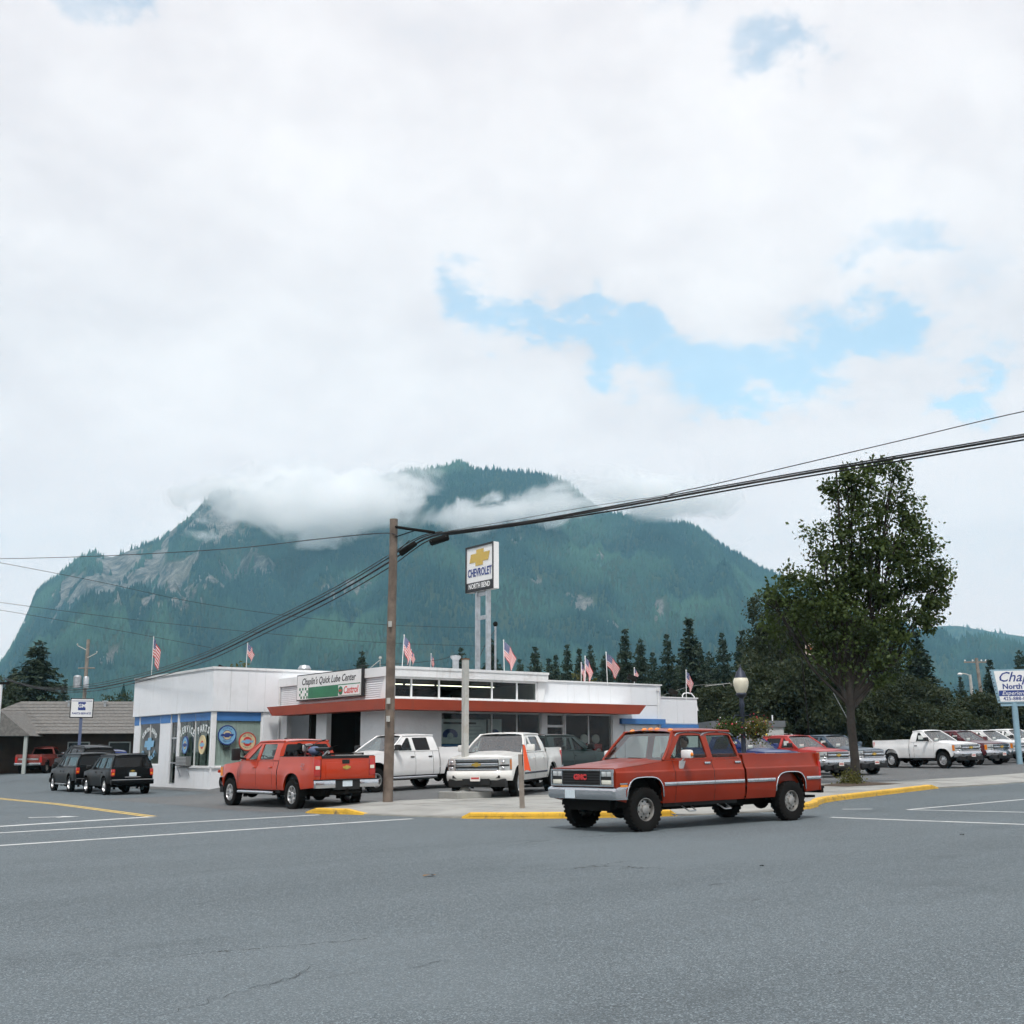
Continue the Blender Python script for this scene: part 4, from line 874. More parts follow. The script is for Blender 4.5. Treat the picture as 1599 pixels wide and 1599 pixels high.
def wheel_mesh(r, rr, w, style):
    """tyre, rim meshes; axle along Y, outer face at +Y"""
    ty = MB(); h = w/2
    prof = [(rr*.96, -h*.8), (rr+.02, -h*.96), (r*.86, -h), (r*.955, -h*.93), (r*.99, -h*.75), (r, -h*.35), (r, h*.35), (r*.99, h*.75), (r*.955, h*.93), (r*.86, h), (rr+.02, h*.96), (rr*.96, h*.8)]
    ty.lathe(prof, 28, axis='Y')
    for k in range(28):     # tread lugs
        a = 2*math.pi*k/28
        mt = Matrix.Rotation(a, 4, 'Y') @ Matrix.Translation((0, 0, r))
        for sy in (-1, 1):
            ty.box(-r*.075, r*.035, sy*h*.45, sy*h*.9, -.02, .010, mt)
    rim = MB(); f = h*.62
    rim.lathe([(rr, -h*.8), (rr, h*.84), (rr*.95, h*.86), (rr*.90, h*.62), (rr*.88, -h*.2)], 28, axis='Y')
    if style == 'steel':
        rim.lathe([(rr*.9, h*.18), (rr*.78, h*.42), (rr*.62, h*.46), (rr*.40, h*.55), (rr*.36, h*.78), (rr*.22, h*.84), (0, h*.84)], 28, axis='Y')
        for k in range(8):
            a = 2*math.pi*k/8; mt = Matrix.Rotation(a, 4, 'Y'); rim.lathe([(0, h*.70), (.012, h*.70), (.012, h*.5)], 6, Matrix.Translation(mt @ Vector((rr*.46, 0, 0))), axis='Y')
    else:
        n = {'alloy5': 5, 'alloy6': 6, 'alloy8': 8}[style]
        rim.lathe([(rr*.88, h*.0), (rr*.2, h*.05)], 28, axis='Y')
        rim.lathe([(rr*.30, h*.2), (rr*.30, h*.62), (rr*.22, h*.74), (0, h*.76)], 20, axis='Y')
        for k in range(n):
            a = 2*math.pi*k/n; mt = Matrix.Rotation(a, 4, 'Y')
            wd = rr*(.17 if n < 7 else .11)
            rim.add([mt @ Vector(p) for p in ((rr*.2, h*.3, -wd*.8), (rr*.94, h*.45, -wd*.72), (rr*.94, h*.45, wd*.72), (rr*.2, h*.3, wd*.8), (rr*.2, h*.7, -wd*.62), (rr*.92, h*.76, -wd*.5), (rr*.92, h*.76, wd*.5), (rr*.2, h*.7, wd*.62))],
                    [(4, 5, 6, 7), (0, 1, 5, 4), (1, 2, 6, 5), (2, 3, 7, 6), (3, 0, 4, 7)])
    hole = MB()
    if style == 'steel':
        for k in range(8):
            a = 2*math.pi*(k+.5)/8; mt = Matrix.Rotation(a, 4, 'Y') @ Matrix.Translation((rr*.71, h*.44, 0))
            hole.ball((0, 0, 0), (rr*.085, .012, rr*.11), 8, 4); n_ = len(hole.v)
            for i in range(n_-8*5, n_): hole.v[i] = tuple(mt @ Vector(hole.v[i]))
    else: hole.lathe([(rr*.86, h*.02), (rr*.3, h*.08)], 28, axis='Y')
    return ty, rim, hole
def add_wheels(root, wb, half, r, rr, w, style, m_rim):
    ty, rim, hole = wheel_mesh(r, rr, w, style)
    o0 = rim.build('wheel', m_rim, root, smooth=35); t0 = ty.build('tyre', M_RUB, o0, smooth=40); h0 = hole.build('wheel_recess', M_UND, o0, smooth=40); h0['kind'] = 'stuff'
    spots = [(0, 1), (0, -1), (-wb, 1), (-wb, -1)]
    for i, (x, s_) in enumerate(spots):
        if i == 0: o = o0
        else:
            o = o0.copy(); COL.objects.link(o); o.parent = root
            for ch in (t0, h0): c = ch.copy(); COL.objects.link(c); c.parent = o
        o.location = (x, s_*(half-w/2), r); o.rotation_euler = (0, random.uniform(0, 1.2), 0 if s_ > 0 else math.pi)

def profile_y(prof, z):
    return interp(z, prof)
class Body:
    """side sheet metal from a bottom line (with wheel arches), a top line and a cross section"""
    def __init__(s, S): s.S = S
    def zb(s, x):
        S = s.S; z = interp(x, S['bottom'])
        for xc in S['arch_x']:
            dx = abs(x-xc)
            if dx < S['arch_r']:
                n = S.get('arch_n', 2.6); hh = (1-(dx/S['arch_r'])**n)**(1/n)
                z = max(z, S['arch_z0']+hh*(S['arch_z1']-S['arch_z0']))
        return z
    def y(s, x, z):
        S = s.S; w = interp(z, S['prof'])
        w -= interp(x, S.get('plan', [(0, 0)]))
        fl = S.get('flare', 0)
        if fl:
            for xc in S['arch_x']:
                d = math.hypot(x-xc, (z-S['tyre_r'])*.9); w += fl*sm(d, S['arch_r']*1.35, S['arch_r']*1.02)
        return w
    def stations(s, x0, x1):
        xs = set(rng(x0, x1, .10))
        for xc in s.S['arch_x']:
            for k in range(17):
                a = xc+s.S['arch_r']*math.cos(math.pi*k/16)
                for e in (0,) if 0 < k < 16 else (-.0015, .0015):
                    if x0 <= a+e <= x1: xs.add(a+e)
        for a, _ in s.S['bottom']+s.S['top']:
            if x0 <= a <= x1: xs.add(a)
        xs = sorted(xs); o_ = [xs[0]]
        for a in xs[1:]:
            if a-o_[-1] > .001: o_.append(a)
        if xs[-1]-o_[-1] > 1e-6: o_[-1] = xs[-1]
        return o_
    def panel(s, side, x0, x1, name, m, parent, top=None):
        S = s.S; b = MB(); xs = s.stations(x0, x1); lv = S['levels']; nr = len(lv)+3
        for x in xs:
            zt = interp(x, top or S['top']); z0 = min(s.zb(x), zt-.01)
            zs = [z0] + [min(max(l, z0), zt) for l in lv] + [zt]
            yb = s.y(x, z0)
            b.v.append((x, side*(yb-.06), z0+.012))
            for z in zs: b.v.append((x, side*s.y(x, z), z))
            yt = s.y(x, zt); b.v.append((x, side*(yt-.07), zt+.004))
        k = len(lv)+4
        for i in range(len(xs)-1):
            for j in range(k-1): b.f.append((i*k+j, i*k+j+1, (i+1)*k+j+1, (i+1)*k+j))
        return b.build(name, m, parent, smooth=S.get('smooth', 28))
def ribbon(b, pts, w, n):  # flat strip helper along pts, width w in direction n
    n = Vector(n)*w/2; vs = []
    for p in pts: vs += [Vector(p)+n, Vector(p)-n]
    b.add(vs, [(2*i, 2*i+1, 2*i+3, 2*i+2) for i in range(len(pts)-1)])

def rounded(poly, r, n=3):
    out_ = []
    for i, p in enumerate(poly):
        p = Vector(p); a = Vector(poly[i-1]); c = Vector(poly[(i+1) % len(poly)])
        rr_ = min(r, (a-p).length*.45, (c-p).length*.45)
        p0 = p+(a-p).normalized()*rr_; p1 = p+(c-p).normalized()*rr_
        for k in range(n+1):
            t_ = k/n; out_.append(tuple(p0*(1-t_)**2+p*2*t_*(1-t_)+p1*t_*t_))
    return out_

def vehicle(S, loc, heading, label, cat, group=None, name='pickup_truck'):
    """S: shape of the vehicle; local +X forward, front axle at 0, +Y its left"""
    p, q = loc[0], loc[1]; zf = S.get('zf') or (lot_z if S.get('on_lot', True) else road_z)
    c, s_ = math.cos(heading), math.sin(heading)
    fr = zf(p+0*c, q); re = zf(p-S['wb']*c, q-S['wb']*s_); lf = zf(p-s_*.9, q+c*.9); rt = zf(p+s_*.9, q-c*.9)
    X = Vector((c, s_, (fr-re)/S['wb'])).normalized(); Yv = Vector((-s_, c, (lf-rt)/1.8)); Z = X.cross(Yv).normalized(); Yv = Z.cross(X)
    root = empty(name, label=label, cat=cat, group=group)
    Mx = Matrix((X, Yv, Z)).transposed().to_4x4(); Mx.translation = (p, q, (fr if loc[2] is None else loc[2])); 
    root.matrix_world = Mx @ Matrix.Scale(S.get('scale', 1.), 4)
    B = Body(S); P = S['paint']; nose = S['nose']; cowl = S['cowl']; tail = S['tail']; cabr = S['cab_rear']
    # --- lower sheet metal
    g_ = .006
    for sd_ in (1, -1):
        xs = S['splits']           # fender | door | door | cab corner
        B.panel(sd_, xs[0]+g_, S['nose_side'], 'fender', P, root)
        for a, b_, nm in zip(xs[1:], xs, S['split_names']):
            d = B.panel(sd_, a+g_, b_-g_, nm, P, root)
            if nm == 'door':
                hx = a+.14; hz_ = S['handle_z']; hy = sd_*(B.y(hx, hz_)+.012); hb = MB()
                hb.box(hx-.085, hx+.085, hy-.014, hy+.014, hz_-.022, hz_+.022, bev=.008)
                hb.build('handle', S.get('handle_m', P), d, smooth=40)
    # --- nose
    nm = MB(); nu = 15; zlo, zhi = S['nose_z']
    def nosef(u, v):
        uu = u*2-1; z = lerp(zlo, zhi, v); sw = S['nose']-S['nose_side']
        x = S['nose']-sw*abs(uu)**S.get('nose_n', 4) - S.get('nose_lean', .0)*v**2
        y = B.y(S['nose_side'], z)*uu
        return (x, y, z)
    nm.grid(nu, 8, nosef); nm.build('nose_panel', P, root, smooth=50)
    # --- hood
    hb = MB(); hz0, hz1 = S['hood_z']
    def hoodf(u, v):
        uu = u*2-1; xf = nosef(u, 1)[0]; xc_ = cowl+.03; x = lerp(xf, xc_, v)
        edge = interp(x, S['top']); yy = B.y(x, edge)
        crown = S['hood_crown']*(1-abs(uu)**2.2) + S.get('hood_bulge', 0)*sm(abs(uu), .62, .50)*sm(v, 0, .18)
        z = edge + crown*sm(v, -.12, .16)+.004
        return (x, yy*uu, z)
    hb.grid(25, 14, hoodf); hb.build('hood', P, root, smooth=40)
    # --- cowl and belt deck
    cb = MB(); yb = S['y_belt']
    cb.box(cowl-.02, cowl+.16, -yb, yb, S['belt_z']-.10, S['belt_z']-.02); cb.build('cowl', M_BLK, root)
    # --- greenhouse
    zb_, zr = S['belt_z'], S['roof_z']; yt = S['y_roof']; wt = S['ws_top']; rr_, br = S['roof_rear'], S['belt_rear']
    def gy(v): return lerp(yb, yt, v) + .035*math.sin(math.pi*min(1, max(0, v)))
    outer = [(cowl, 0), (lerp(cowl, wt, .5)+.02, .5), (wt, 1), (rr_, 1), (lerp(rr_, br, .5)-.0, .5), (br, 0)]
    for sd_ in (1, -1):
        holes = [rounded(w_, .05) for w_ in S['windows']]
        fr_ = MB()
        fr_.plate(outer, holes, lambda u, v, d: Vector((u, sd_*(gy(v)-d), lerp(zb_, zr, v))), 0, .045)
        fo = fr_.build('window_frame', P, root, smooth=30)
        for i, w_ in enumerate(S['windows']):
            gb = MB(); cx = sum(a for a, _ in w_)/len(w_); cy = sum(a for _, a in w_)/len(w_)
            gb.prism(rounded([(cx+(a-cx)*1.02, cy+(e-cy)*1.02) for a, e in w_], .04), lambda u, v, d: Vector((u, sd_*(gy(v)-d), lerp(zb_, zr, v))), .016, .022)
            gb.build('window', S['glass'][i], root)
            if S.get('rain'):
                pass
    bul = S.get('ws_bulge', .07)
    def wsf(u, v):
        uu = u*2-1; return (lerp(cowl, wt, v)+.02+bul*(1-uu*uu)*(1-.5*v), uu*(gy(v)-.03), lerp(zb_, zr, v))
    b = MB(); b.grid(11, 5, wsf); b.build('windscreen', M_WSCR, root, smooth=60)
    for sd_ in (1, -1):
        b = MB(); b.tube([(lerp(cowl, wt, v)+.015, sd_*(gy(v)-.022), lerp(zb_, zr, v)) for v in (0, .25, .5, .75, 1)], .034, 8); b.build('pillar', P, root, smooth=50)
    # rear window with frame
    rwo = [(-1, 0), (1, 0), (1, 1), (-1, 1)]; k = S.get('rear_inset', .13)
    rh = rounded([(-1+k, .12), (1-k, .12), (1-k, .86), (-1+k, .86)], .08)
    def rwf(u, v, d): return Vector((lerp(br, rr_, v)-.012+d-.03*(1-u*u), u*(gy(v)-.004), lerp(zb_, zr, v)))
    b = MB(); b.plate(rwo, [rh], rwf, 0, .03); b.build('rear_window_frame', P, root, smooth=30)
    b = MB(); b.prism([(u*1.01, .49+(v-.49)*1.02) for u, v in rh], rwf, .012, .018); b.build('rear_window', S['rear_glass'], root)
    # roof
    b = MB()
    def rf(u, v):
        uu = u*2-1; x = lerp(wt+.05, rr_-.03, v)
        e = sm(abs(uu), .8, 1.0); bulx = bul*.45*(1-uu*uu)*(1-v)
        return (x+bulx, uu*(yt+.02), zr + S['roof_crown']*(1-uu*uu) + .03*(1-e) - .0*e + .02*math.sin(math.pi*v)-(.03 if v in (0, 1) else 0))
    b.grid(17, 9, rf); b.build('roof', P, root, smooth=50)
    for sd_ in (1, -1):
        b = MB(); b.tube([(lerp(wt+.02, rr_-.02, v), sd_*(yt+.005), zr+.004+.012*math.sin(math.pi*v)) for v in (0, .25, .5, .75, 1)], .03, 8); b.build('roof_rail', S.get('rail_m', P), root, smooth=60)
    # --- inside
    b = MB(); b.box(br+.05, cowl-.02, -yb+.1, yb-.1, .42, .62); b.box(cowl-.38, cowl, -yb+.06, yb-.06, .8, zb_-.03, bev=.04)
    if S.get('kind', 'pickup') == 'pickup': b.box(br+.02, br+.10, -yb+.04, yb-.04, .5, zb_-.02)
    b.build('cabin_floor', M_INT, root)
    for sx in S['seats']:
        for sy in (.40, -.40):
            b = MB(); b.box(sx-.05, sx+.45, sy-.25, sy+.25, .72, .92, bev=.05)
            mt = Matrix.Translation((sx-.04, sy, .88)) @ Matrix.Rotation(-.2, 4, 'Y')
            b.box(-.14, 0, -.24, .24, 0, .58 if not S.get('old') else .46, mt, bev=.05)
            if not S.get('old'): b.box(-.12, -.03, -.12, .12, .6, .78, mt, bev=.03)
            b.build('seat', M_SEAT, root, smooth=40)
    b = MB(); mt = Matrix.Translation((cowl-(.42 if not S.get('old') else .62), .40, zb_-.02)) @ Matrix.Rotation(-1.0, 4, 'Y')
    pts = [mt @ Vector((.19*math.cos(a*.3307), .19*math.sin(a*.3307), 0)) for a in range(20)]
    b.tube(pts, .016, 6); b.tube([mt @ Vector((-.17, 0, 0)), mt @ Vector((.17, 0, 0))], .02, 5); b.build('steering_wheel', M_BLK, root, smooth=60)
    # --- underneath
    ur = S['tyre_r']
    b = MB(); b.box(tail+.25, nose-.16, -.60, .60, ur*.95, ur*.95+.48)
    b.box(tail+.2, nose-.3, -.46, -.36, ur*.85, ur*1.3); b.box(tail+.2, nose-.3, .36, .46, ur*.85, ur*1.3)
    for xc in S['arch_x']: b.box(xc-S['arch_r']*1.05, xc+S['arch_r']*1.05, -S['half']+.30, S['half']-.30, ur*1.05, S['arch_z1']+.12)
    b.build('underbody', M_UND, root)
    for xc in (0, -S['wb']):
        b = MB(); b.tube([(xc, -.72, ur*.98), (xc, .72, ur*.98)], .05, 8); b.ball((xc, .12 if xc < 0 else .25, ur*.95), (.16, .2, .17), 10, 6)
        for sd_ in (1, -1): b.box(xc-.05, xc+.05, sd_*.48-.04, sd_*.48+.04, ur*.62, ur*1.0)
        b.build('axle', M_UND, root, smooth=50)
    for xc in S['arch_x']:
        for sd_ in (1, -1):
            b = MB()
            def lin(u, v):
                a = math.pi*u; return (xc+S['arch_r']*1.02*math.cos(a), sd_*lerp(S['half']-.05, S['half']-.42, v), max(ur*.6, S['arch_z0']+(S['arch_z1']-S['arch_z0']+.03)*math.sin(a)))
            b.grid(13, 2, lin); b.build('wheel_arch_liner', M_UND, root, smooth=60)
    add_wheels(root, S['wb'], S['half'], S['tyre_r'], S['rim_r'], S.get('tyre_w', .25), S['rim'], S['rim_m'])
    # --- load bed
    if S.get('kind', 'pickup') == 'pickup':
        bx = S['bed_front']; rz = S['rail_z']
        for sd_ in (1, -1):
            B.panel(sd_, tail, bx, 'bed_side', P, root, top=S['bed_top'])
            b = MB(); yi = B.y(bx-.3, rz)-.07
            b.box(tail+.02, bx-.01, sd_*yi-.012, sd_*yi+.012, .74, rz); b.build('bed_inner_side', M_BEDL if S.get('liner') else P, root)
            b = MB(); yo = B.y(bx-.5, rz)
            b.box(tail+.01, bx-.005, sd_*(yo-.045)-.05, sd_*(yo-.045)+.04, rz-.005, rz+.018, bev=.008); b.build('bed_rail', S.get('rail_cap', P), root, smooth=40)
        b = MB(); b.box(tail+.03, bx-.01, -.86, .86, .72, .76); b.build('bed_floor', M_BEDL, root)
        b = MB(); b.box(bx-.05, bx-.012, -.9, .9, .55, rz-.002); b.build('bed_front_panel', P, root)
        ytl = B.y(tail+.05, .9)
        for sd_ in (1, -1):     # corner posts behind the lamps
            b = MB(); y0, y1 = sorted((sd_*.76, sd_*(B.y(tail+.02, .95)-.004))); b.box(tail-.004, tail+.05, y0, y1, .60, rz, bev=.01); b.build('rear_corner', P, root, smooth=40)
        b = MB(); b.box(tail-.03, tail+.03, -.755, .755, .70, rz+.005, bev=.012)
        if S.get('tailgate_press'): b.box(tail-.042, tail-.02, -.62, .62, .82, rz-.16, bev=.01)
        tg = b.build('tailgate', P, root, smooth=40)
        b = MB(); b.box(tail-.05, tail-.028, -.115, .115, rz-.20, rz-.09, bev=.008); b.build('tailgate_handle', M_BLK if not S.get('old') else P, tg, smooth=40)
        if S.get('badge'): bowtie(tg, (tail-.05, -.02, rz-.30), .26, (-1, 0, 0))
    S['extra'](root, S, B)
    return root

# ---- details shared by the modern pickups
def modern_extra(root, S, B):
    n = S['nose']; P = S['paint']; v = S.get('face', '14'); hd = S.get('hd', False); tail = S['tail']; w = S['half']
    chrome = S.get('chrome', M_CHR)
    zt, zl = S['nose_z'][1], S['grille_z0']; zm = (zt+zl)/2-.02
    # grille: dark opening, chrome bars, mesh rails
    gw = w-.36
    b = MB(); b.box(n-.05, n+.012, -gw, gw, zl, zt-.05, bev=.01); gr = b.build('grille', M_BLK, root)
    b = MB(); b.box(n-.02, n+.035, -gw-.01, gw+.01, zt-.075, zt-.035, bev=.008); b.box(n-.02, n+.035, -gw-.01, gw+.01, zl-.01, zl+.03, bev=.008)
    b.box(n-.02, n+.045, -gw-(.0 if v == '14' else .30), gw+(.0 if v == '14' else .30), zm-.05, zm+.045, bev=.012)
    b.build('grille_bar', S.get('bar_m', chrome), gr, smooth=40)
    for k in range(5):
        z = lerp(zl+.05, zt-.10, k/4)
        if abs(z-zm) > .06: b = MB(); b.box(n, n+.024, -gw+.01, gw-.01, z-.009, z+.009); b.build('grille_slat', S.get('slat_m', chrome), gr)
    bowtie(gr, (n+.05, 0, zm), .30, (1, 0, 0))
    # lamps wrap round the corner
    for sd_ in (1, -1):
        b = MB(); z0, z1 = zl-.02, zt-.03
        y0, y1 = gw+.03, B.y(S['nose_side'], zm)+.004
        def lf(u, v_):
            y = lerp(y0, y1, min(1, u*1.5)); x = n+.014-(n-S['nose_side'])*(min(1, u*1.5)*((y1-gw)/(w-gw)))**1.5*.9 - max(0, u-.667)*.55
            return (x, sd_*(y+.008*(u > .6)), lerp(z0, z1, v_))
        b.grid(9, 3, lf); hl = b.build('headlamp', M_LAMP, root, smooth=60)
        b = MB()
        def lf2(u, v_): a = lf(u*.62+.02, .36+v_*.14); return (a[0]+.006, a[1], a[2])
        b.grid(5, 2, lf2); b.build('headlamp_divider', M_BLK, hl)
        b = MB()
        def lf3(u, v_): a = lf(.70+u*.28, .1+v_*.8); return (a[0]+.003, a[1]+sd_*.006, a[2])
        b.grid(4, 2, lf3); b.build('turn_lamp', M_AMB, hl)
        b = MB(); b.ball((lf(.25, .72)[0]-.005, lf(.25, .72)[1], lf(.25, .72)[2]), (.03, .06, .05), 10, 6); b.ball((lf(.25, .2)[0]-.005, lf(.25, .2)[1], lf(.25, .2)[2]), (.03, .06, .05), 10, 6); b.build('lamp_bulb', M_CHR, hl, smooth=60)
    # bumpers
    b = MB(); zb0, zb1 = S['bump_z']; bm = S.get('bumper_m', chrome)
    def bf(u, vv):
        uu = u*2-1; z = lerp(zb0, zb1, vv); bul = .06*math.sin(math.pi*min(1, max(0, vv)))
        return (n+.075+bul-.32*abs(uu)**5, uu*(w-.005), z-.03*abs(uu)**3*(1-vv))
    b.grid(21, 6, bf); fb = b.build('front_bumper', bm, root, smooth=50)
    b = MB(); b.box(n-.1, n+.10, -.42, .42, zb0-.14, zb0+.10, bev=.015); b.build('lower_intake', M_BLK, fb)
    b = MB(); b.box(n-.2, n+.04, -w+.14, w-.14, zb0-.20, zb0+.03, bev=.03); b.build('air_dam', M_BLK, fb, smooth=40)
    for sd_ in (1, -1): b = MB(); b.box(n+.075, n+.09, sd_*.66-.07, sd_*.66+.07, zb0+.05, zb0+.13, bev=.006); b.build('fog_lamp', M_BLK, fb)
    plate(root, (n+.165, 0, zb0+.05), (1, 0, 0), S.get('plate_m', M_DEALER), S.get('plate_txt', ''))
    rear_lights(root, S, B)
    # mirrors, trim
    for sd_ in (1, -1):
        b = MB(); x = S['cowl']-.28; y = B.y(x, S['belt_z']-.02); z = S['belt_z']+.05; e = S.get('tow_mirror')
        if e: b.box(x-.02, x+.10, sd_*(y+.30)-.13, sd_*(y+.30)+.13, z-.04, z+.32, bev=.04); b.tube([(x+.04, sd_*(y-.03), z), (x+.04, sd_*(y+.2), z+.04)], .035, 6)
        else: b.box(x-.03, x+.10, sd_*(y+.16)-.13, sd_*(y+.16)+.13, z-.01, z+.19, bev=.045); b.tube([(x+.03, sd_*(y-.04), z), (x+.03, sd_*(y+.08), z+.04)], .03, 6)
        mr = b.build('mirror', S.get('mirror_m', M_BLK), root, smooth=45)
        if S.get('rocker_bar'):
            b = MB(); b.tube([(S['splits'][0]-.05, sd_*(w-.03), .44), (S['splits'][-1]+.15, sd_*(w-.03), .44)], .05, 8); b.build('side_step', M_CHR, root, smooth=60)
            
        if S.get('side_trim'):
            b = MB(); x0, x1 = S['splits'][-1]+.05, S['splits'][0]-.02; z = .66; b.box(x0, x1, sd_*B.y(-1.5, z)-.012, sd_*B.y(-1.5, z)+.012, z-.03, z+.03, bev=.006); b.build('side_trim', S['side_trim'], root)
    if S.get('antenna', True): b = MB(); b.box(S['ws_top']-.25, S['ws_top']-.13, -.03, .03, S['roof_z']+.05, S['roof_z']+.12, bev=.02); b.build('roof_aerial', M_BLK, root)
    for mx_ in (1, -1):
        b = MB(); y0 = S['y_belt']
        b.tube([(S['cowl']+.10, mx_*.55-.3, S['belt_z']+.01), (S['cowl']+.05, mx_*.4+.1, S['belt_z']+.045)], .012, 5); b.build('wiper', M_BLK, root)
    if S.get('sticker'):
        for sd_ in S['sticker']:
            b = MB(); w_ = S['windows'][0]; xa = min(a for a, _ in w_)+.14
            b.box(xa, xa+.30, sd_*(S['y_belt']-.075)-.003, sd_*(S['y_belt']-.075)+.003, S['belt_z']+.12, S['belt_z']+.33); b.build('price_sheet', M_PAPER, root)
        b = MB(); b.box(S['cowl']-.12, S['cowl']-.115, -.62, -.36, S['belt_z']+.04, S['belt_z']+.18); b.build('windscreen_sheet', M_PAPER, root)
M_DEALER = mat('dealer_plate', (.70, .66, .62), .5); M_DTXT = mat('dealer_plate_lettering', (.45, .05, .05), .5)
def plate(root, loc, axis, m, txt='', w=.305, h=.155):
    n = Vector(axis); u = Vector((0, 0, 1)).cross(n).normalized(); b = MB()
    b.prism(rounded([(-w/2, -h/2), (w/2, -h/2), (w/2, h/2), (-w/2, h/2)], .015, 2), lambda a, z, d: Vector(loc)+u*a+Vector((0, 0, z))+n*d, 0, .006)
    o = b.build('licence_plate', m, root)
    mt = M_DTXT if m is M_DEALER else M_PTXT
    rot = Matrix((u, Vector((0, 0, 1)), n)).transposed().to_euler()
    if txt: text(txt, .075, mt, o, Vector(loc)+n*.009-Vector((0, 0, .012)), rot, sx=.9)
    if m is M_DEALER:
        b = MB(); b.prism([(-.12, -.02), (.12, -.02), (.12, .03), (-.12, .03)], lambda a, z, d: Vector(loc)+u*a+Vector((0, 0, z))+n*d, .006, .009); b.build('plate_band', M_DTXT, o)
    return o
def rear_lights(root, S, B):
    tail, w, rz = S['tail'], S['half'], S.get('rail_z', 1.3)
    z0, z1 = S.get('tl_z', (rz-.52, rz-.08))
    for sd_ in (1, -1):
        b = MB(); yo = B.y(tail+.05, (z0+z1)/2)+.006
        b.box(tail-.018, tail+.075, min(sd_*(yo-.20), sd_*yo), max(sd_*(yo-.20), sd_*yo), z0, z1, bev=.012); tl = b.build('tail_lamp', M_REDL, root, smooth=40)
        b = MB(); b.box(tail-.024, tail-.016, min(sd_*(yo-.17), sd_*(yo-.04)), max(sd_*(yo-.17), sd_*(yo-.04)), z0+.18, z0+.27); b.build('reverse_lamp', M_WLENS, tl)
        b = MB(); b.box(tail-.022, tail+.03, sd_*(yo-.21)-.012, sd_*(yo-.21)+.012, z0-.01, z1+.01); b.build('lamp_edge', M_BLK, tl)
    b = MB(); zc = S.get('rb_z', .70); bm = S.get('rear_bumper_m', M_CHR)
    for a, e in ((-w+.02, -.38), (.38, w-.02)): b.box(tail-.16, tail-.04, a, e, zc-.11, zc+.10, bev=.025)
    rb = b.build('rear_bumper', bm, root, smooth=40)
    b = MB(); b.box(tail-.135, tail-.03, -.40, .40, zc-.16, zc+.085, bev=.01); b.box(tail-.17, tail-.02, -w+.02, w-.02, zc+.095, zc+.12); b.build('bumper_step', M_BLK, rb)
    plate(root, (tail-.142, 0, zc), (-1, 0, 0), M_PLATE, S.get('rear_txt', ''))
    b = MB(); b.box(tail-.12, tail+.1, -.05, .05, zc-.28, zc-.18); b.tube([(tail-.05, -.45, zc-.23), (tail-.05, .45, zc-.23)], .04, 6); b.ball((tail-.14, 0, zc-.15), .03, 8, 5); b.build('tow_hitch', M_UND, root)

